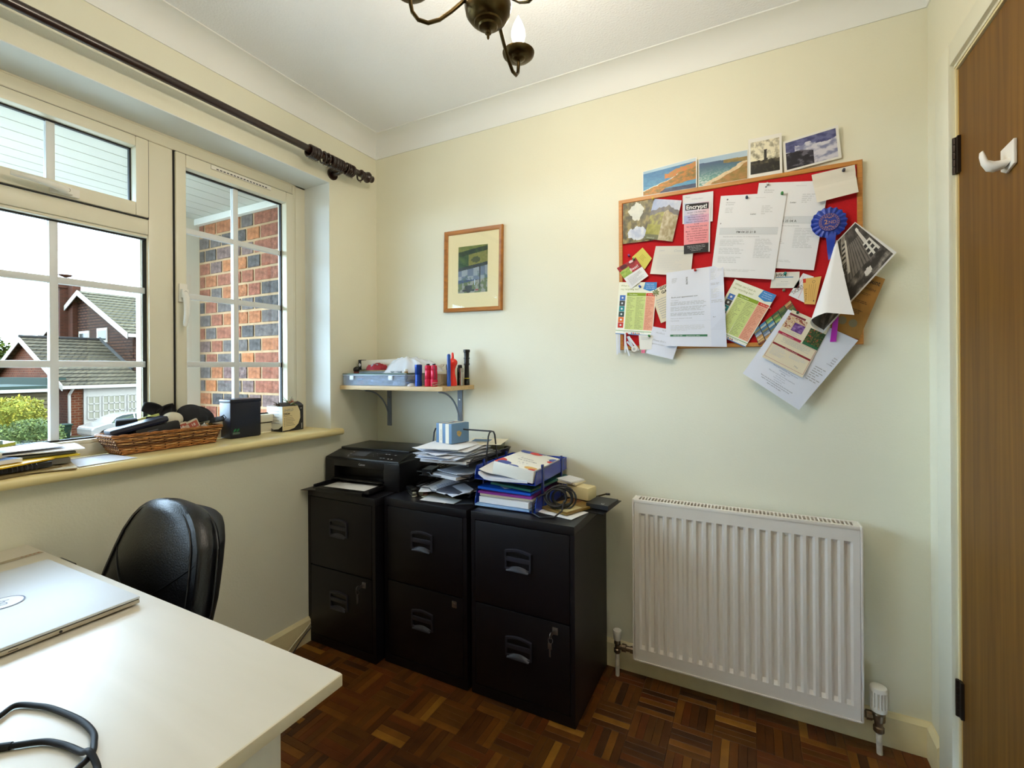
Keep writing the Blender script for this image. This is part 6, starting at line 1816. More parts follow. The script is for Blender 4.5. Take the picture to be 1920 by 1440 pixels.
for i in range(6): s.disc(.09, .475 + i * .06, .0022, (120, 110, 96), 8, 1.4); s.rect(.14, .46 + i * .06, .48 + .1 * ((i * 7) % 3) / 2, .48 + i * .06, (150, 136, 112), 1.4)
s.text(.94, .95, .05, 'WHITE', (226, 224, 216), bold=.03, rot=pi / 2, lift=1.8); s.text(.84, .14, .05, 'CE', (226, 224, 216), lift=1.8); s.done(t)
s = Sheet(*[BXM @ Vector(p) for p in ((-wx, -wy - .0004, wh), (wx, -wy - .0004, wh), (wx, -wy - .0004, 0), (-wx, -wy - .0004, 0))], out=(0, -1, 0))
s.poly([(0, .72), (.18, .86), (.45, .93), (.75, .9), (1, .76), (1, 1), (0, 1)], BLK, .9)
for i in range(5): s.rect(.15, .18 + i * .12, .8, .195 + i * .12, (150, 152, 156), 1.2)
s.text(.12, .97, .045, 'WHITE 10', (226, 224, 216), lift=1.8); s.done(t, 'side_print')
pl_ = thing('dried_plant', 'spiky dried plant sprigs sticking up from the SHIELD box', 'plant', (-.15, -.44, ZS + .09))
rg = random.Random(4)
for (cx, cy, n_s, L, m1) in ((-.135, -.480, 22, .034, mat('dried_brown_leaf', (104, 84, 62), .7)), (-.125, -.432, 26, .046, mat('dried_green_leaf', (92, 108, 60), .7)), (-.118, -.425, 12, .040, mat('rust_dried_leaf', (170, 84, 46), .7))):
    mb = MB()
    for i in range(n_s):
        a = rg.uniform(0, 2 * pi); e = rg.uniform(.15, 1.3); l_ = L * rg.uniform(.6, 1.1)
        p0 = Vector((cx, cy, ZS + .112)); d = Vector((cos(a) * cos(e), sin(a) * cos(e), sin(e)))
        d2 = d + Vector((0, 0, -.5)); d2.normalize()
        mb.tube([p0, p0 + d * l_ * .5, p0 + d * l_ * .5 + d2 * l_ * .5], [.0022, .0018, .0004], n=5)
    obj('sprig', mb, m1, pl_, smooth=60)
obj('stem', MB().tube([(-.152, -.455, ZS + .006), (-.150, -.45, ZS + .06), (-.146, -.445, ZS + .105)], .0018, n=6), mat('dried_brown_leaf', (104, 84, 62), .7), pl_)
# paper piles at the left end of the sill
def sill(name, label, cat, cx, cy, z, w, d, rot, m, th, **k): return lying(name, label, cat, cx, cy, ZS + z, w, d, radians(rot), m, th, **k)
KH = mat('khaki_folder', (120, 104, 66), .6)
sill('manila_folder', 'dull khaki folder, lowest in the pile at the left end of the sill', 'folder', -.052, -1.435, 0.0, .20, .30, 14, KH, .008)
t = sill('spiral_notebook', 'black spiral notebook with bent pages under the yellow folder', 'notebook', -.052, -1.425, .011, .17, .25, 10, mat('black_notebook_cover', (36, 34, 32), .5), .014)
mb = MB()
for i in range(22):
    y = -1.325 - i * .0095
    mb.tube([(.030 + .0065 * cos(q) - .01 * (i / 22), y, ZS + .019 + .0075 * sin(q)) for q in [2 * pi * j / 10 for j in range(10)]], .0009, n=5, closed=True)
obj('spiral_binding', mb, GREYPLASTIC, t, smooth=60)
sill('yellow_folder', 'bright yellow folder jutting over the sill front', 'folder', -.040, -1.435, .0275, .20, .255, 28, mat('bright_yellow_card', (236, 190, 20), .4), .004)
sill('letter_bundle', 'white papers with a blue corner on top of the yellow folder', 'papers', -.045, -1.475, .034, .17, .22, 18, PAPER2, .010, items=lambda s: s.poly([(.75, .02), (.98, .02), (.98, .25), (.85, .3)], (48, 96, 160)))
sill('paper_sheet', 'cream page block beneath the green magazine at the far left', 'paper', -.095, -1.50, .047, .13, .26, -6, PAPER3, .012)
sill('magazine', 'olive green magazine with curling pages at the far left of the sill', 'magazine', -.10, -1.475, .061, .13, .25, 12, mat('olive_magazine', (176, 178, 74), .35), .009, curl=lambda u, v: .012 * (1 - v) ** 2, wavy=.004)
sill('blue_booklet', 'pale blue-green booklet on top of the olive magazine', 'booklet', -.105, -1.49, .080, .12, .24, 4, mat('pale_teal_cover', (140, 172, 176), .35), .010, wavy=.002)
sill('brown_envelope', 'opened brown envelope lying right of the yellow folder', 'envelope', -.055, -1.285, .0, .19, .12, -12, mat('buff_envelope', (176, 156, 112), .6), .003, wavy=.005)
sill('white_sheet', 'white sheet lying flat on the sill left of the basket', 'paper', -.060, -1.17, .0, .17, .15, 6, PAPER2, .0012)
t = sill('spiral_notebook', 'grey spiral notebook below the yellow document folder', 'notebook', -.085, -1.315, .0105, .12, .17, -8, mat('grey_notebook_cover', (110, 106, 96), .5), .014)
sill('document_folder', 'yellow-edged folder under the white papers behind the notebook', 'folder', -.095, -1.325, .0265, .13, .23, -3, mat('dull_yellow_card', (214, 186, 40), .45), .006)
sill('dark_folder', 'dark grey folder with a pale label under the white papers', 'folder', -.10, -1.325, .0345, .12, .22, -5, mat('dark_olive_folder', (74, 74, 58), .5), .006)
sill('paper_sheet', 'large white sheet pushed against the window left of the basket', 'paper', -.105, -1.31, .042, .12, .24, -8, PAPER, .003, wavy=.006)
sill('paper_sheet', 'white sheet with grey text, uppermost beside the green magazine', 'paper', -.11, -1.34, .052, .115, .21, 10, PAPER2, .002, wavy=.006, items=txtlines(5))
# ------------------------------------------------------------------ desk
DT = 0.730
dk = thing('desk', 'light wood-effect office desk with glossy top in the foreground', 'desk', (.6, -1.7, 0))
DESKM = wood_mat('glare_paled_laminate', (214, 205, 188), (224, 215, 200), .40, 3, (.6, 5, 5))  # tan maple made paler: window glare is put into the base colour
DESKM.node_tree.nodes['Principled BSDF'].inputs['Specular IOR Level'].default_value = .6
DESKM.node_tree.nodes['Principled BSDF'].inputs['Coat Weight'].default_value = .8
DESKM.node_tree.nodes['Principled BSDF'].inputs['Coat Roughness'].default_value = .42
DESKM.node_tree.nodes['Principled BSDF'].inputs['Coat IOR'].default_value = 1.7
DESKE = wood_mat('pale_desk_edging', (206, 190, 158), (220, 206, 178), .4, 5, (2, 2, 2))
obj('desk_top', MB().bbox(.012, 1.190, -2.06, -1.338, DT - .019, DT, .0025), [DESKM], dk, smooth=30)
obj('edge_band', MB().bbox(1.188, 1.1925, -2.0595, -1.339, DT - .0185, DT - .0005, .0015), DESKE, dk, smooth=30)
obj('end_panel', MB().bbox(1.092, 1.110, -2.03, -1.385, 0.002, DT - .019, .001), mat('white_panel_laminate', (222, 214, 196), .45, var=(4, .06, (10, 10, 1))), dk)
obj('end_panel', MB().bbox(.04, .058, -2.03, -1.385, 0.002, DT - .019, .001), mat('white_panel_laminate', (222, 214, 196), .45), dk)
obj('modesty_panel', MB().box(.058, 1.092, -1.995, -1.980, .30, DT - .019), mat('white_panel_laminate', (222, 214, 196), .45), dk)
t = thing('tape_strip', 'strip of old grey sticky tape with red marks on the desk far corner', 'tape', (.12, -1.42, DT))
s = Sheet((.108, -1.345, DT + .0006), (.126, -1.341, DT + .0006), (.140, -1.50, DT + .0006), (.122, -1.503, DT + .0006), out=(0, 0, 1))
s.paper('tape', mat('old_tape', (176, 162, 136), .5, var=(50, .15)), t, 2, 6)
for i in range(5): s.rect(.3 + .1 * (i % 2), .03 + i * .05, .6, .05 + i * .05, (160, 70, 60))
s.done(t)
t = thing('storage_box', 'black box corner just showing between desk and window wall', 'box', (.08, -1.35, 0))
obj('box', MB().bbox(.022, .115, -1.333, -1.272, .002, .674, .003), BLACKPLASTIC, t, smooth=30)

# laptop
lp = thing('laptop', 'closed silver laptop lying on the desk', 'laptop', (.457, -1.50, DT))
ALU = mat('brushed_silver_case', (208, 210, 214), .5, metal=.2, spec=.35)
ALE = mat('champagne_silver_edge', (186, 176, 158), .35, metal=.6)
LM = R4(.4570, -1.506, DT, radians(0.5))
lw, ld = .2075, .135
obj('base', MB().bbox(-lw, lw, -ld, ld, .0035, .0115, .003, M=LM), ALE, lp, smooth=30)
obj('lid', MB().bbox(-lw, lw, -ld, ld, .0125, .0175, .002, M=LM), ALU, lp, smooth=30)
obj('lid_gap', MB().box(-lw + .002, lw - .002, -ld + .002, ld - .002, .0114, .0126, M=LM), BLACKPLASTIC, lp)
for (x, y) in ((-.17, -.11), (.17, -.11), (-.17, .11), (.17, .11)):
    obj('foot', MB().cyl(LM @ Vector((x, y, .0002)), LM @ Vector((x, y, .004)), .006, n=12), BLACKPLASTIC, lp)
mb = MB()
q = LM @ Vector((lw, .054 - .040, .0072)); mb.cyl(q + Vector((-.002, 0, 0)), q + Vector((.0004, 0, 0)), .0024, n=14)
for (a, b, c_, d) in ((-.052, -.040, .0066, .0078), (-.090, -.076, .0058, .0090)):
    mb.bbox(lw - .002, lw + .0004, a, b, c_, d, .0004, M=LM)
obj('ports', mb, BLACKPLASTIC, lp, smooth=40)
s = Sheet(*[LM @ Vector(p) for p in ((.034, -.034, .0178), (.028, .028, .0178), (-.028, .028, .0178), (-.028, -.028, .0178))][::-1], out=(0, 0, 1))
s.c = [LM @ Vector(p) for p in ((-.034, .034, .0178), (.034, .034, .0178), (.034, -.034, .0178), (-.034, -.034, .0178))]; s.w = s.h = .068
s.disc(.5, .5, .031, (240, 242, 246), 40, 1); s.text(.27, .62, .30, 'hp', (150, 160, 186), shear=.25, lift=1.8)
s.disc(.5, .5, .031, (60, 66, 110), 40, 1.5, .0285)
s.done(lp, 'logo', PRINT_GLOSS)

# charging cable on the desk
t = thing('power_cable', 'looping black power cable with its plug end at the desk front', 'cable', (.95, -1.6, DT))
CB = mat('black_power_cable', (12, 11, 17), .55, spec=.3)
def smoothpath(P, n=8):
    P = [Vector(p) for p in P]; out = []
    for i in range(len(P) - 1):
        p0, p1, p2, p3 = P[max(i - 1, 0)], P[i], P[i + 1], P[min(i + 2, len(P) - 1)]
        for k in range(n):
            t_ = k / n
            out.append(.5 * ((2 * p1) + (-p0 + p2) * t_ + (2 * p0 - 5 * p1 + 4 * p2 - p3) * t_ * t_ + (-p0 + 3 * p1 - 3 * p2 + p3) * t_ ** 3))
    out.append(P[-1]); return out
ZC = DT + .0045
lp1 = [(.90, -1.70, ZC), (.868, -1.650, ZC), (.852, -1.617, ZC), (.843, -1.598, ZC), (.870, -1.585, ZC), (.900, -1.577, ZC), (.958, -1.570, ZC), (1.000, -1.572, ZC), (1.024, -1.580, ZC), (1.042, -1.589, ZC + .001), (1.056, -1.604, ZC + .004), (1.06, -1.63, ZC), (1.03, -1.68, ZC)]
lp2 = [(.935, -1.6295, ZC), (.962, -1.608, ZC), (.985, -1.600, ZC), (1.005, -1.596, ZC), (1.030, -1.594, ZC + .002), (1.046, -1.5935, ZC + .0085), (1.062, -1.594, ZC + .005), (1.080, -1.598, ZC), (1.11, -1.615, ZC), (1.12, -1.66, ZC)]
obj('cable_loop', MB().tube(smoothpath(lp1), .0036, n=10), CB, t, smooth=60)
obj('cable_loop', MB().tube(smoothpath(lp2), .0036, n=10), CB, t, smooth=60)
obj('plug', MB().cyl((.936, -1.6285, ZC), (.918, -1.643, ZC), .0045, .0048, n=12).bbox(-.03, 0, -.006, .006, -.0035, .0045, .0015, M=Matrix.Translation((.918, -1.643, ZC)) @ Matrix.Rotation(radians(39), 4, 'Z')), CB, t, smooth=40)

# ------------------------------------------------------------------ office chair
oc = thing('office_chair', 'black leather office chair behind the desk against the window wall', 'chair', (.31, -1.42, 0))
LEA = mat('black_leather', (10, 12, 18), .34, spec=.45, bump=(260, .22), coat=.05)
SHELL = mat('black_chair_shell', (16, 16, 19), .5)
def prof(z):
    """half width, front y at the centre line, for the back at height z"""
    T = [(z_, w_, -1.14 - (.84 - z_) * .28) for z_, w_ in ((.44, .215), (.54, .230), (.60, .228), (.64, .219), (.69, .206), (.74, .188), (.78, .160), (.805, .132), (.822, .102), (.832, .072), (.838, .040), (.840, .004))]
    for i in range(len(T) - 1):
        if z <= T[i + 1][0]:
            q = (z - T[i][0]) / (T[i + 1][0] - T[i][0]); q = max(0, q)
            return T[i][1] + (T[i + 1][1] - T[i][1]) * q, T[i][2] + (T[i + 1][2] - T[i][2]) * q
    return T[-1][1], T[-1][2]
CX = .312
ZT, ZB = .840, .46
def zof(v): return ZB + (ZT - ZB) * (1 - (1 - v) ** 1.7)
def frontf(u, v):
    z = zof(v); w, y = prof(z)
    a = (u - .5) * 2
    # curved across, padded edge
    bul = .030 * (1 - abs(a) ** 3) * min(1, w / .1)
    side = 1 if abs(a) < .9 else 1
    return (CX + w * a, y - bul + .012 + .02 * a * a * 0, z)
def seam_shape(v): return None
# front cushion as closed loft: section = front curve + side + rear curve
def section(z, w, y, n=40):
    pts = []
    dep = .055; dr = .026 * max(0, (z - .68) / .16) ** 2
    for i in range(n + 1):
        a = -1 + 2 * i / n
        e = abs(a)
        pts.append((CX + w * (a * .94 if e < 1 else a), y - .020 * (1 - e ** 2.5) * min(1, w / .11) - .004, z))
    for i in range(1, 8):
        t_ = pi / 2 * i / 8
        pts.append((CX + w * (.94 + .06 * sin(t_ * 2)), y + dep * i / 8, z - dr * (i / 8) ** 2))
    for i in range(n + 1):
        a = 1 - 2 * i / n
        pts.append((CX + w * a * .94, y + dep, z - dr))
    for i in range(1, 8):
        pts.append((CX - w * (.94 + .06 * sin(pi * i / 8)), y + dep * (1 - i / 8), z - dr * (1 - i / 8) ** 2))
    return pts
mb = MB(); rows = []
NZ = 34
for j in range(NZ + 1):
    z = zof(j / NZ); w, y = prof(z)
    rows.append(section(z, max(w, .002), y))
ln = len(rows[0])
mb.v = [Vector(p) for r in rows for p in r]
for j in range(NZ):
    for i in range(ln):
        a, b = j * ln + i, j * ln + (i + 1) % ln
        mb.f.append([a, b, b + ln, a + ln]); mb.mi.append(0); mb.c.append(None)
mb.f.append(list(range(ln))); mb.mi.append(0); mb.c.append(None)
mb.f.append([NZ * ln + i for i in range(ln)][::-1]); mb.mi.append(0); mb.c.append(None)
obj('backrest', mb, LEA, oc, smooth=70)
# piping seams
def seam(side, inset, yo):
    pts = []
    for j in range(NZ + 1):
        z = zof(j / NZ); w, y = prof(z)
        pts.append((CX + side * max(w - inset, .0), y - yo, z - inset * .35 * (j / NZ) ** 6 - (.026 * max(0, (z - .68) / .16) ** 2 if yo < 0 else 0)))
    return pts
ps = seam(1, .020, .0085) + seam(-1, .020, .0085)[::-1]
obj('piping', MB().tube(ps, .0022, n=6), mat('black_piping', (26, 28, 34), .3), oc, smooth=60)
obj('piping', MB().tube(seam(1, -.003, -.046) + seam(-1, -.003, -.046)[::-1], .0028, n=6), mat('black_piping', (26, 28, 34), .3), oc, smooth=60)
# curved lower panel seam
obj('panel_seam', MB().tube([(CX + .20 * a, prof(.60 + .11 * (abs(a)) ** 1.5)[1] - .026 * (1 - abs(a) ** 2.5) + .0005 - .002, .60 + .11 * abs(a) ** 1.5) for a in [-1 + i / 12 for i in range(25)]], .0016, n=6), mat('black_piping', (26, 28, 34), .3), oc, smooth=60)
# rear shell
mb = MB(); rows = []
for j in range(NZ + 1):
    z = zof(j / NZ); w, y = prof(z)
    w = max(w * .97, .003); r = []; zs_ = z - .034 * max(0, (z - .68) / .16) ** 2
    n = 30
    for i in range(n + 1):
        a = 1 - 2 * i / n
        r.append((CX + w * a, y + .056 + .046 * (1 - abs(a) ** 7) * min(1, (max(w - .003, 0) / .13)) ** .7, zs_))
    for i in range(n + 1):
        a = -1 + 2 * i / n
        r.append((CX + w * a, y + .056, zs_))
    rows.append(r)
ln = len(rows[0])
mb.v = [Vector(p) for r in rows for p in r]
for j in range(NZ):
    for i in range(ln):
        a, b = j * ln + i, j * ln + (i + 1) % ln
        mb.f.append([a, b, b + ln, a + ln]); mb.mi.append(0); mb.c.append(None)
mb.f.append([NZ * ln + i for i in range(ln)][::-1]); mb.mi.append(0); mb.c.append(None)
mb.f.append(list(range(ln))); mb.mi.append(0); mb.c.append(None)
obj('back_shell', mb, SHELL, oc, smooth=70)
obj('back_support', MB().tube([(CX, -1.20, .50), (CX, -1.19, .42), (CX, -1.24, .37), (CX, -1.40, .365)], [.02, .02, .018, .018], n=10), SHELL, oc, smooth=50)
obj('seat', MB().bbox(CX - .235, CX + .235, -1.70, -1.245, .385, .470, .034), LEA, oc, smooth=60)
obj('gas_column', MB().lathe([(.09, .03), (.22, .03), (.221, .022), (.36, .022), (.37, .07), (.384, .08)], (CX, -1.47, 0), (0, 0, 1)), BLACKPLASTIC, oc, smooth=35)
for i in range(5):
    a = 2 * pi * i / 5 + .3
    d = Vector((cos(a), sin(a), 0)); o_ = Vector((CX, -1.47, 0))
    lg = obj('base_leg', MB().tube([o_ + d * .02 + Vector((0, 0, .10)), o_ + d * .14 + Vector((0, 0, .088)), o_ + d * .245 + Vector((0, 0, .068))], [.024, .019, .013], n=8), BLACKPLASTIC, oc, smooth=50)
    p = o_ + d * .245; sd = Vector((-d.y, d.x, 0))
    obj('castor', MB().cyl(p + Vector((0, 0, .026)) - sd * .02, p + Vector((0, 0, .026)) - sd * .004, .025, n=18).cyl(p + Vector((0, 0, .026)) + sd * .004, p + Vector((0, 0, .026)) + sd * .02, .025, n=18).cyl(p + Vector((0, 0, .04)), p + Vector((0, 0, .07)), .006, n=8), BLACKPLASTIC, lg, smooth=40)

# cable along the skirting by the corner cabinet
t = thing('skirting_cable', 'thin pale cable running along the skirting to the corner cabinet', 'cable', (.03, -.52, 0))
obj('wire', MB().tube(smoothpath([(.026, -.446, .085), (.026, -.49, .058), (.030, -.54, .036), (.045, -.60, .012), (.07, -.68, .004), (.10, -.8, .004)]), .003, n=8), mat('pale_wire', (206, 196, 168), .5), t, smooth=60)
obj('wire', MB().tube(smoothpath([(.032, -.446, .070), (.034, -.50, .040), (.05, -.56, .010), (.08, -.60, .004), (.14, -.64, .004)]), .0025, n=8), BLACKPLASTIC, t, smooth=60)

# ------------------------------------------------------------------ outside: porch with brick return wall and boarded soffit
GZ = -.12
MORT = mat('sandy_mortar', (172, 142, 108), .9, spec=.1, bump=(200, .5), var=(20, .12))
pw_ = struct('wall_porch', MB().box(-1.13, -.28, -.262, -.10, GZ - .2, 2.08), MORT)
bricks = [mat('brick_%s' % n, c, .85, spec=.1, bump=(150, .9), var=(38, a * 1.7)) for n, c, a in (
    ('orange', (150, 96, 66), .2), ('red', (134, 84, 66), .2), ('grey', (96, 88, 84), .22), ('purple_grey', (108, 88, 82), .25), ('charred', (80, 76, 74), .25), ('bright', (160, 102, 66), .18))]
rb = random.Random(21)
meshes = {}
def brick(x0, x1, z0, z1, w):
    key = (round(x1 - x0, 3), round(z1 - z0, 3), w)
    if key not in meshes:
        m = MB().bbox(0, key[0], -.005, 0, 0, key[1], .002)
        o = obj('brick', m, bricks[w], pw_, world=False)
        meshes[key] = o.data
    else:
        o = bpy.data.objects.new('brick', meshes[key]); COLL.objects.link(o); o.parent = pw_
    o.location = (x0, -.262 + rb.uniform(-.0015, .001), z0)
CH, BLn = .075, .225
row = 0
z = 2.045 - CH
while z > .35:
    # flemish-like mix of stretchers and headers
    x = -.29
    k = 0 if row % 2 else 1
    off = (.0, .0562)[row % 2]
    x -= off
    if off > .02: brick(-.29 - off + .010, -.29, z + .0065, z + CH - .0065, rb.choice([0, 1, 2, 4]))
    while x > -1.118:
        L = .2100 if k % 2 == 0 else .0975
        a = max(x - L + rb.uniform(-.004, .004), -1.118)
        if x - a > .03: brick(a, x, z + .0065, z + CH - .0065, rb.choices(range(6), [15, 22, 22, 18, 15, 8])[0])
        x = a - .015; k += 1
    row += 1; z -= CH
SOFF = mat('white_soffit_board', (186, 186, 176), .45)
sf = struct('ceiling_porch', MB().box(-1.13, -.245, -3.2, -.10, 2.086, 2.12), emat('soffit_backing', (70, 70, 68), .8))
for i in range(9):
    x1 = -.245 - i * .0985
    bo = obj('soffit_board', MB().bbox(x1 - .0945, x1, -3.2, -.262, 2.076, 2.086, .0025), SOFF, sf)
struct('trim_porch_bead', MB().bbox(-1.13, -.245, -.292, -.2625, 2.040, 2.0758, .003), mat('white_soffit_trim', (214, 212, 202), .45))
WPOST = mat('white_porch_post', (214, 208, 192), .5)
struct('trim_porch_post', MB().box(-1.20, -1.131, -.55, -.10, GZ - .3, 2.12), WPOST)
struct('trim_porch_fascia', MB().bbox(-1.16, -1.135, -3.2, -.552, 2.06, 2.24, .004), WPOST)
struct('wall_outer', MB().box(-.285, -.281, -3.2, WY0, GZ - .2, 2.075).box(-.285, -.281, WY0, WY1, GZ - .2, .885).box(-.285, -.281, WY1, -.262, GZ - .2, 2.075), emat('outer_brickwork', (140, 84, 58), .9, var=(30, .2)))
struct('roof_slab', MB().box(-1.3, 2.6, -3.3, .3, 2.5, 2.6), emat('roof_underlay', (70, 66, 62), .9))

# ------------------------------------------------------------------ outside: ground and garden
GRASSM = emat('garden_ground', (84, 88, 62), .95, var=(1.5, .25))
PAVE = mat('pale_bounce_paving', (134, 130, 120), .9, spec=.1, var=(2.5, .15))  # unseen paving, made pale to bounce daylight up onto the soffit
def gz(x):
    d = -x
    if d < 4: return GZ
    if d < 30: return GZ - (d - 4) * (2.58 / 26)
    return GZ - 2.58
def gr(x0, x1, y0, y1, n, lift=0):
    return MB().grid(lambda u, v: (x1 + (x0 - x1) * u, y0 + (y1 - y0) * v, gz(x1 + (x0 - x1) * u) + lift), n, 2, flip=False)
struct('ground_garden', gr(-120, -.3, -90, 120, 200), GRASSM)
struct('ground_bounce_paving', gr(-9, -.3, -12, 12, 24, .01), PAVE)
struct('ground_road', gr(-33.2, -24, -60, 80, 20, .012), emat('grey_tarmac', (120, 120, 120), .9, var=(1, .1)))

# neighbour house: low wing with gable, main house behind with tile-hung gable
TILE = None
def course_mat(name, c1, c2, scale, axis='Z', rough=.85, mortar=None, bw=.215, rh=.075, ms=.012):
    """courses of tiles or bricks too far away to tell apart"""
    m = bpy.data.materials.new(name); m.use_nodes = True
    n, l = m.node_tree.nodes, m.node_tree.links
    b = n['Principled BSDF']; b.inputs['Roughness'].default_value = rough; b.inputs['Specular IOR Level'].default_value = .06
    t = n.new('ShaderNodeTexCoord'); sp = n.new('ShaderNodeSeparateXYZ'); cb = n.new('ShaderNodeCombineXYZ')
    ad = n.new('ShaderNodeMath'); ad.operation = 'ADD'
    br = n.new('ShaderNodeTexBrick')
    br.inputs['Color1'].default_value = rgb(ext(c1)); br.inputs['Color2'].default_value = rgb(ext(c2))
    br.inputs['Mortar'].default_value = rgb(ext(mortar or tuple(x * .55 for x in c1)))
    br.inputs['Scale'].default_value = 1.0; br.inputs['Brick Width'].default_value = bw * scale; br.inputs['Row Height'].default_value = rh * scale
    br.inputs['Mortar Size'].default_value = ms
    l.new(t.outputs['Object'], sp.inputs[0]); l.new(sp.outputs['X'], ad.inputs[0]); l.new(sp.outputs['Y'], ad.inputs[1])
    l.new(ad.outputs[0], cb.inputs['X']); l.new(sp.outputs['Z'], cb.inputs['Y']); l.new(cb.outputs[0], br.inputs['Vector'])
    z = n.new('ShaderNodeTexNoise'); z.inputs['Scale'].default_value = .8; z.inputs['Detail'].default_value = 5
    mx = n.new('ShaderNodeMix'); mx.data_type = 'RGBA'; mx.blend_type = 'MULTIPLY'; mx.inputs[0].default_value = .5
    rp_ = n.new('ShaderNodeValToRGB'); rp_.color_ramp.elements[0].position = .35; rp_.color_ramp.elements[0].color = (.5, .5, .45, 1); rp_.color_ramp.elements[1].position = .65
    l.new(t.outputs['Object'], z.inputs['Vector']); l.new(z.outputs['Fac'], rp_.inputs['Fac'])
    l.new(br.outputs['Color'], mx.inputs[6]); l.new(rp_.outputs['Color'], mx.inputs[7]); l.new(mx.outputs[2], b.inputs['Base Color'])
    MATS[name] = m; return m
HG = GZ - 2.58 - .12
ROOF1 = course_mat('grey_roof_tiles', (112, 110, 96), (128, 124, 108), 1, bw=.33, rh=.24, ms=.03)
ROOF2 = course_mat('mossy_roof_tiles', (120, 120, 98), (136, 134, 112), 1, bw=.33, rh=.26, ms=.03)
FBRICK = course_mat('far_red_brick', (150, 84, 56), (118, 66, 48), 1, mortar=(150, 120, 100), bw=.34, rh=.15, ms=.022)
HANG = course_mat('brown_hung_tiles', (118, 84, 66), (100, 72, 58), 1, bw=.5, rh=.21, mortar=(56, 40, 32), ms=.045)
WHT_F = emat('far_white_paint', (236, 240, 244), .5)
FGLASS = emat('far_window_glass', (96, 108, 112), .1)
CURT = emat('far_net_curtain', (196, 200, 190), .8)
nh = thing('garage_wing_house', 'low brick house wing with grey tiled gable roof beyond the garden', 'house', (-39.8, 12, HG))
XR, XE, YG, YE = -39.8, -33.9, 10.52, 14.35
ZR, ZE = 3.35, .46
XL = 2 * XR - XE
mb = MB()
# gable wall (pentagon) and front wall
mb.add([(XE - .15, YG, HG), (XL + .15, YG, HG), (XL + .15, YG, ZE), (XR, YG, ZR - .1), (XE - .15, YG, ZE),
        (XE - .15, YE - .03, HG), (XL + .15, YE - .03, HG), (XL + .15, YE - .03, ZE), (XR, YE - .03, ZR - .1), (XE - .15, YE - .03, ZE)],
       [(0, 1, 2, 3, 4), (9, 8, 7, 6, 5), (0, 4, 9, 5), (1, 6, 7, 2)])
obj('brick_walls', mb, FBRICK, nh)
def roofslab(xa, za, xb, zb, y0, y1, th, m, nm, par):
    mb = MB(); n = 14
    # courses stepped as real edges
    for i in range(n):
        a, b = i / n, (i + 1) / n
        x0_, z0_ = xa + (xb - xa) * a, za + (zb - za) * a
        x1_, z1_ = xa + (xb - xa) * b, za + (zb - za) * b
        mb.add([(x0_, y0, z0_ - .0), (x1_, y0, z1_ + .05), (x1_, y1, z1_ + .05), (x0_, y1, z0_), (x0_, y0, z0_ - th), (x1_, y0, z1_ - th), (x1_, y1, z1_ - th), (x0_, y1, z0_ - th)],
               [(0, 1, 2, 3), (7, 6, 5, 4), (0, 4, 5, 1), (1, 5, 6, 2), (2, 6, 7, 3), (3, 7, 4, 0)])
    return obj(nm, mb, m, par)
roofslab(XR, ZR, XE + .25, ZE - .12, YG - .35, YE - .03, .10, ROOF1, 'roof_slope', nh)
roofslab(XR, ZR, XL - .25, ZE - .12, YG - .35, YE - .03, .10, ROOF1, 'roof_slope', nh)
def barge(xa, za, xb, zb, y, h, nm, par, m=WHT_F):
    mb = MB()
    mb.add([(xa, y, za + .02), (xb, y, zb + .02), (xb, y, zb - h), (xa, y, za - h), (xa, y + .05, za + .02), (xb, y + .05, zb + .02), (xb, y + .05, zb - h), (xa, y + .05, za - h)],
           [(0, 1, 2, 3), (7, 6, 5, 4), (0, 4, 5, 1), (1, 5, 6, 2), (2, 6, 7, 3), (3, 7, 4, 0)])
    return obj(nm, mb, m, par)
barge(XR, ZR, XE + .25, ZE - .12, YG - .41, .32, 'bargeboard', nh); barge(XR, ZR, XL - .25, ZE - .12, YG - .41, .32, 'bargeboard', nh)
obj('gutter', MB().box(XE + .18, XE + .34, YG - .4, YE - .03, ZE - .34, ZE - .14), WHT_F, nh)
obj('ridge', MB().tube([(XR, YG - .4, ZR + .04), (XR, YE + 0.2, ZR + .04)], .12, n=8), emat('dark_ridge_tile', (70, 72, 74), .8), nh)
obj('downpipe', MB().tube([(XE + .24, YG + .12, ZE - .3), (XE - .02, YG + .02, ZE - .7), (XE - .02, YG + .02, HG + .2)], .07, n=8), WHT_F, nh)
obj('flat_roof_edge', MB().box(XE - 8, XE - .3, YG - .9, YG - .02, .30, .78), emat('verdigris_felt', (76, 100, 98), .8), nh)
zq = ZE + (ZR - ZE) * (XE + 35.3) * -1 / (XR - XE) * -1
zq = ZE + (XE + 35.3) / (XE - XR) * (ZR - ZE)
# white framed bay window front
fx = XE - .14
obj('window_surround', MB().box(fx, fx + .10, 11.22, YE - .04, HG + .55, ZE - .30), WHT_F, nh)
for i, (ya_, yb_) in enumerate(((11.40, 11.97), (12.13, 13.26), (13.43, 14.24))):
    w = obj('window', MB().box(fx + .10, fx + .14, ya_, yb_, -1.75, -.38), CURT, nh)
    nb_ = 2 if i == 0 else 4
    for k in range(nb_ + 1):
        y = ya_ + (yb_ - ya_) * k / nb_
        obj('glazing_bar', MB().box(fx + .14, fx + .17, y - .03, y + .03, -1.75, -.38), WHT_F, w)
    for zz in (-1.75, -1.3, -.84, -.38):
        obj('glazing_bar', MB().box(fx + .14, fx + .17, ya_, yb_, zz - .03, zz + .03), WHT_F, w)
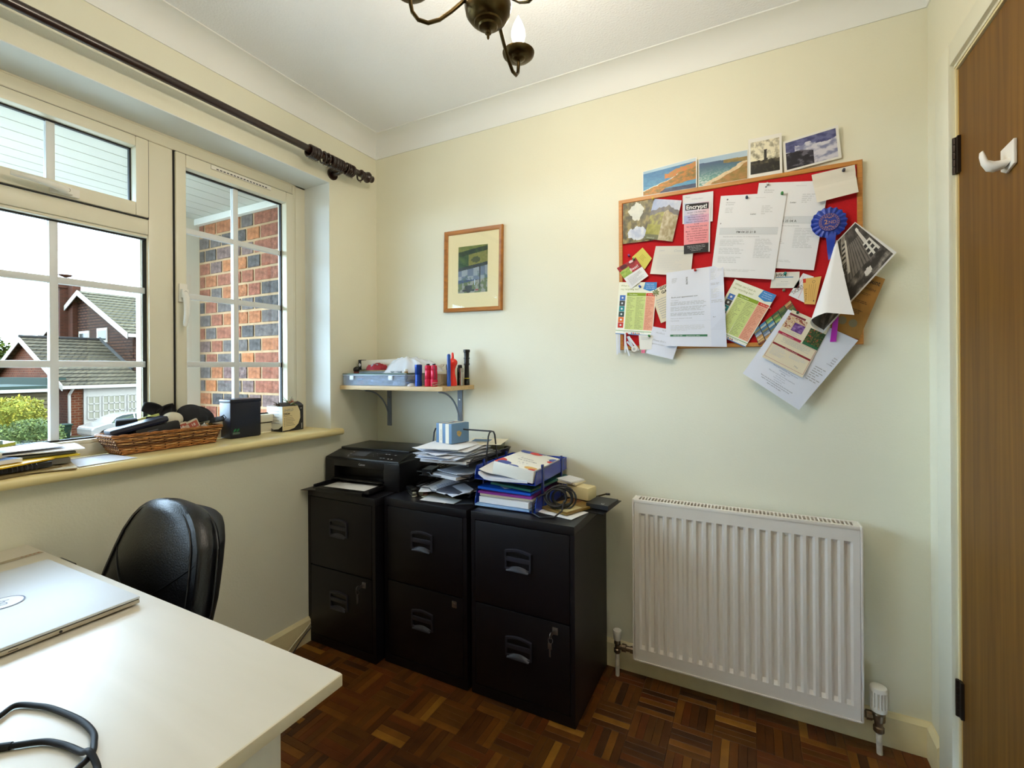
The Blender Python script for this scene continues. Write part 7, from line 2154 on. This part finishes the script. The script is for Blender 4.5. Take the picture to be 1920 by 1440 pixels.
# main house
mh = thing('tile_hung_house', 'two storey house with brown tile-hung gable and tall chimney', 'house', (-41, 18, HG))
MX, ME, MZR, MZE = -42.1, -35.4, 7.05, 3.85
ML = 2 * MX - ME
Y2 = YE + 14
mb = MB()
mb.add([(ME, YE, HG), (ML, YE, HG), (ML, YE, MZE), (MX, YE, MZR - .1), (ME, YE, MZE), (ME, Y2, HG), (ML, Y2, HG), (ML, Y2, MZE), (MX, Y2, MZR - .1), (ME, Y2, MZE)],
       [(0, 1, 2, 3, 4), (9, 8, 7, 6, 5), (0, 4, 9, 5), (1, 6, 7, 2)])
roofslab(-35.3, zq, XE + .25, ZE - .12, YE - .02, YE + 9, .10, ROOF1, 'lean_to_roof', mh)
obj('lean_to_wall', MB().box(-35.3, XE - .15, YE - .02, YE + 9, HG, ZE - .1), FBRICK, mh)
obj('flashing', MB().add([(XR, YE - .12, ZR + .03), (-35.3, YE - .12, zq + .03), (-35.3, YE - .12, zq + .22), (XR, YE - .12, ZR + .22), (XR, YE - .02, ZR + .03), (-35.3, YE - .02, zq + .03), (-35.3, YE - .02, zq + .22), (XR, YE - .02, ZR + .22)], [(3, 2, 1, 0), (4, 5, 6, 7), (2, 3, 7, 6)]), emat('lead_flashing', (104, 112, 122), .7), mh)
obj('tile_hung_walls', mb, HANG, mh)
roofslab(MX, MZR, ME + .45, MZE - .2, YE - .45, Y2, .12, ROOF2, 'roof_slope', mh)
roofslab(MX, MZR, ML - .45, MZE - .2, YE - .45, Y2, .12, ROOF2, 'roof_slope', mh)
barge(MX, MZR, ME + .45, MZE - .2, YE - .52, .36, 'bargeboard', mh); barge(MX, MZR, ML - .45, MZE - .2, YE - .52, .36, 'bargeboard', mh)
obj('gutter', MB().box(ME + .38, ME + .55, YE - .45, Y2, MZE - .45, MZE - .22), WHT_F, mh)
for (xa_, xb_) in ((-43.1, -41.5), (-40.3, -38.8)):
    zc_ = 3.70
    w = obj('window', MB().box(xa_, xb_, YE - .06, YE, zc_ - .52, zc_ + .52 - (.1 if xa_ < -41 else 0)), WHT_F, mh)
    obj('pane', MB().box(xa_ + .14, xb_ - .14, YE - .07, YE - .06, zc_ - .36, zc_ + .34 - (.1 if xa_ < -41 else 0)), FGLASS, w)
CHM = course_mat('chimney_brick', (112, 62, 46), (88, 56, 44), 1.4, mortar=(110, 92, 80))
obj('chimney', MB().box(-45.4, -44.2, YE - .75, YE + .35, HG, 7.7).box(-45.5, -44.1, YE - .85, YE + .45, 7.4, 7.6).box(-44.2, -43.4, YE - .30, YE + .2, HG, 7.7), CHM, mh)
obj('chimney_pot', MB().lathe([(7.6, .26), (8.1, .22), (8.15, .30), (8.22, .30), (8.24, .1)], (-44.8, YE - .2, 0), (0, 0, 1), 14).lathe([(8.3, .1), (8.45, .42), (8.5, .42), (8.52, .1)], (-44.8, YE - .2, 0), (0, 0, 1), 14), emat('terracotta_pot', (120, 84, 66), .8), mh)
# rear wing gable peeking out left of the chimney
th_ = thing('rear_gable_house', 'white-edged gable roof peeking out behind the chimney', 'house', (-52, 16, HG))
roofslab(-54.5, 7.0, -62.5, 3.8, 17.5, 24, .15, ROOF2, 'roof_slope', th_); roofslab(-54.5, 7.0, -50.0, 5.2, 17.5, 24, .15, ROOF2, 'roof_slope', th_)
barge(-54.5, 7.0, -62.5, 3.8, 17.4, .4, 'bargeboard', th_); barge(-54.5, 7.0, -50.0, 5.2, 17.4, .4, 'bargeboard', th_)
mb = MB(); mb.add([(-61.5, 17.8, HG), (-50.2, 17.8, HG), (-50.2, 17.8, 5.1), (-54.5, 17.8, 6.8), (-61.5, 17.8, 4.0), (-61.5, 24, HG), (-50.2, 24, HG), (-50.2, 24, 5.1), (-54.5, 24, 6.8), (-61.5, 24, 4.0)], [(0, 1, 2, 3, 4), (9, 8, 7, 6, 5), (0, 5, 6, 1), (1, 6, 7, 2), (0, 4, 9, 5)])
obj('walls', mb, emat('far_grey_wall', (84, 82, 84), .8), th_)
# timber shed / car port in front of the gable
sd = thing('timber_outbuilding', 'flat-roofed weatherboarded outbuilding left of the brick gable', 'outbuilding', (-33, 6.8, HG))
WB_ = emat('weathered_boards', (132, 128, 104), .85, var=(1.5, .2, (1, 1, 8)))
obj('inner_wall', MB().box(-37, -31.35, 3.0, 8.75, HG, .2), emat('shed_dark', (60, 58, 50), .9), sd)
for i in range(13):
    z0 = HG + .05 + i * .222
    obj('weatherboard', MB().add([(-31.35, 2.95, z0), (-31.22, 2.95, z0), (-31.33, 2.95, z0 + .235), (-31.35, 8.78, z0), (-31.22, 8.78, z0), (-31.33, 8.78, z0 + .235)], [(0, 1, 2), (5, 4, 3), (1, 4, 5, 2), (0, 3, 4, 1)]), WB_, sd)
obj('flat_roof', MB().box(-37.4, -31.0, 2.6, 8.95, .26, .42), emat('verdigris_felt', (76, 100, 98), .8), sd)
obj('gutter', MB().box(-31.0, -30.86, 2.6, 8.95, .10, .26), WHT_F, sd)

# parked car: long axis along y, seen from its side
car = thing('parked_car', 'silver-white hatchback parked before the white-framed house windows', 'car', (-29.4, 11.9, gz(-29.4)))
CG = gz(-29.4) + .02
CARM = emat('pale_silver_car_paint', (206, 212, 220), .18, metal=.2, coat=.6)
CL = 4.2
def cary(t): return 9.55 + t * CL
sil = [(0.0, .45), (.0, .72), (.02, .86), (.10, .95), (.16, 1.02), (.24, 1.28), (.32, 1.42), (.45, 1.47), (.58, 1.44), (.68, 1.28), (.76, 1.02), (.90, .92), (.985, .78), (1.0, .60), (1.0, .40), (.93, .28), (.88, .28), (.07, .28)]
mb = MB()
n = len(sil)
def halfw(z): return .86 if z < .95 else .86 - (z - .95) * .42
V = [(-29.4 + halfw(z), cary(t), CG + z) for t, z in sil] + [(-29.4 - halfw(z), cary(t), CG + z) for t, z in sil]
F = [list(range(n)), list(range(n, 2 * n))[::-1]] + [[i, i + n, (i + 1) % n + n, (i + 1) % n] for i in range(n)]
mb.add(V, F)
obj('body', mb, CARM, car, bevel=.06)
cw = [(.20, 1.00), (.265, 1.27), (.335, 1.37), (.45, 1.41), (.45, 1.00)]
cw2 = [(.47, 1.00), (.47, 1.41), (.57, 1.38), (.655, 1.26), (.73, 1.02)]
for w_ in (cw, cw2):
    mb = MB(); k = len(w_)
    mb.add([(-29.4 + halfw(z) + .012, cary(t), CG + z) for t, z in w_] + [(-29.4 + halfw(z) - .02, cary(t), CG + z) for t, z in w_], [list(range(k)), list(range(k, 2 * k))[::-1]] + [[i, i + k, (i + 1) % k + k, (i + 1) % k] for i in range(k)])
    obj('side_window', mb, emat('car_window', (70, 84, 84), .08), car)
obj('wing_mirror', MB().bbox(-28.55, -28.35, cary(.66), cary(.70), CG + .98, CG + 1.12, .04), CARM, car, smooth=40)
for t_ in (.16, .81):
    y = cary(t_)
    obj('wheel_arch', MB().cyl((-28.535, y, CG + .33), (-28.525, y, CG + .33), .40, n=24), emat('arch_black', (22, 22, 24), .9), car)
    w = obj('tyre', MB().cyl((-28.70, y, CG + .31), (-28.50, y, CG + .31), .32, n=24), emat('tyre_rubber', (28, 28, 30), .8), car, smooth=40)
    mb = MB(); mb.cyl((-28.50, y, CG + .31), (-28.485, y, CG + .31), .21, n=24)
    for q in range(7):
        a = 2 * pi * q / 7
        mb.cyl((-28.48, y, CG + .31), (-28.48, y + .19 * cos(a), CG + .31 + .19 * sin(a)), .02, n=6)
    obj('wheel', mb, emat('alloy_grey', (130, 130, 134), .4, metal=.5), w, smooth=40)

# shrubs, tree, planter wall, bin, bare branches
def shrub(name, label, cat, c, r, col1, col2, n, leaf, seed, sc=(1, 1, .8), stem=True):
    t = thing(name, label, cat, (c[0], c[1], c[2] - r * sc[2]))
    rg = random.Random(seed)
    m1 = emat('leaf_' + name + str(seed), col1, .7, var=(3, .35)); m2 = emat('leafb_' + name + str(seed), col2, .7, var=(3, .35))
    def core(u, v):
        a, th = 2 * pi * u, pi * v
        k = .86 * (1 + .18 * fbm(cos(a) * 2 * sin(th) + seed, sin(a) * 2 * sin(th), 2 * cos(th)))
        return (c[0] + r * sc[0] * k * sin(th) * cos(a), c[1] + r * sc[1] * k * sin(th) * sin(a), c[2] + r * sc[2] * k * cos(th))
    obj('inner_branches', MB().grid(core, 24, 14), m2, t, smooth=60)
    mb = MB()
    for i in range(n):
        a, ct = rg.uniform(0, 2 * pi), rg.uniform(-.75, 1)
        st_ = sqrt(1 - ct * ct)
        k = 1 + .22 * fbm(cos(a) * 2 * st_ + seed, sin(a) * 2 * st_, 2 * ct) + rg.uniform(-.12, .08)
        p = Vector((c[0] + r * sc[0] * k * st_ * cos(a), c[1] + r * sc[1] * k * st_ * sin(a), c[2] + r * sc[2] * k * ct))
        u_ = Vector((rg.uniform(-1, 1), rg.uniform(-1, 1), rg.uniform(-.6, 1))).normalized()
        v_ = u_.cross(Vector((rg.uniform(-1, 1), rg.uniform(-1, 1), rg.uniform(-1, 1)))).normalized()
        L = leaf * rg.uniform(.6, 1.3)
        mb.add([p, p + u_ * L * .5 + v_ * L * .3, p + u_ * L, p + u_ * L * .5 - v_ * L * .3], [[0, 1, 2, 3]], i % 2)
    o = obj('foliage', mb, [m1, m2], t); o['kind'] = 'stuff'
    if stem:
        obj('stem', MB().cyl((c[0], c[1], c[2] - r * sc[2] - .5), (c[0], c[1], c[2]), max(.03, r * .06), n=8), emat('bark_brown', (78, 62, 48), .9), t)
    return t
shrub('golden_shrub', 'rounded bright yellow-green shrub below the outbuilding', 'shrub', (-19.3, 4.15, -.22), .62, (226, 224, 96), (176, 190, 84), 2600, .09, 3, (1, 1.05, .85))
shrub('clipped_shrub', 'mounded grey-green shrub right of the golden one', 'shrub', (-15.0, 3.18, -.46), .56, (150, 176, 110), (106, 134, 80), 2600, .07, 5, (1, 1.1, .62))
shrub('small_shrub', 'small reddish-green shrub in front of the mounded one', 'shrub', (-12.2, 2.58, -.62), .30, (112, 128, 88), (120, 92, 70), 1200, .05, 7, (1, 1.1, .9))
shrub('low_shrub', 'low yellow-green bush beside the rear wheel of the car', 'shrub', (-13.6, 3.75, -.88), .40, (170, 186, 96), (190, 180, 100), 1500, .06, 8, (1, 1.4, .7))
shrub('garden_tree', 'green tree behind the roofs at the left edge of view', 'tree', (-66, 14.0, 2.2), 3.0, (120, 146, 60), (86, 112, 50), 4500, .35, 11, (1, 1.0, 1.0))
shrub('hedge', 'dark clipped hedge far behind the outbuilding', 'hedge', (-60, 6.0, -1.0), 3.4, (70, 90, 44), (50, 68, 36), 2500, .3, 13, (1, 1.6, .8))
pw2 = thing('planter_wall', 'low pale stone planter wall stepping down by the shrubs', 'wall', (-15, 2.6, -1.2))
STN = emat('pale_planter_stone', (146, 142, 130), .9, var=(6, .15))
for (x, y, z, sx_, sy_, sz_) in ((-17.2, 2.9, -1.02, .5, 1.0, .42), (-14.6, 2.5, -1.12, .4, .8, .36), (-13.4, 2.35, -1.2, .4, .6, .3), (-12.0, 2.0, -1.18, .4, .6, .3)):
    obj('stone', MB().bbox(x - sx_ / 2, x + sx_ / 2, y - sy_ / 2, y + sy_ / 2, z - .3, z + sz_, .02), STN, pw2)
t = thing('wheelie_bin', 'dark green wheelie bin beside the brick gable corner', 'bin', (-30.5, 9.0, HG))
bz = gz(-30.5)
obj('bin_body', MB().add([(-30.8, 8.75, bz), (-30.3, 8.75, bz), (-30.3, 9.25, bz), (-30.8, 9.25, bz), (-30.9, 8.65, bz + 1.0), (-30.2, 8.65, bz + 1.0), (-30.2, 9.35, bz + 1.0), (-30.9, 9.35, bz + 1.0)], [(3, 2, 1, 0), (0, 1, 5, 4), (1, 2, 6, 5), (2, 3, 7, 6), (3, 0, 4, 7), (4, 5, 6, 7)]), emat('bin_green', (38, 66, 54), .6), t)
obj('bin_lid', MB().bbox(-30.95, -30.15, 8.6, 9.4, bz + 1.0, bz + 1.08, .03), emat('bin_green', (38, 66, 54), .6), t)
t = thing('bare_sapling', 'bare branched sapling in front of the white-framed house windows', 'tree', (-11.5, 4.9, gz(-11.5)))
rg = random.Random(2); mb = MB()
def branch(p, d, L, r, depth):
    q = [p]; dd = d.copy()
    for i in range(4):
        dd = (dd + Vector((rg.uniform(-.25, .25), rg.uniform(-.25, .25), rg.uniform(-.12, .12)))).normalized()
        q.append(q[-1] + dd * L / 4)
    mb.tube(q, [r, r * .85, r * .7, r * .55, r * .4], n=5)
    if depth:
        for i in (2, 3, 4):
            nd = (dd + Vector((rg.uniform(-1, 1), rg.uniform(-1, 1), rg.uniform(-.3, .5)))).normalized()
            branch(q[i], nd, L * .62, r * .5, depth - 1)
branch(Vector((-11.5, 5.0, gz(-11.5))), Vector((0, 0, 1)), .75, .018, 3)
obj('branches', mb, emat('pale_twig_bark', (134, 120, 108), .8), t, smooth=60)
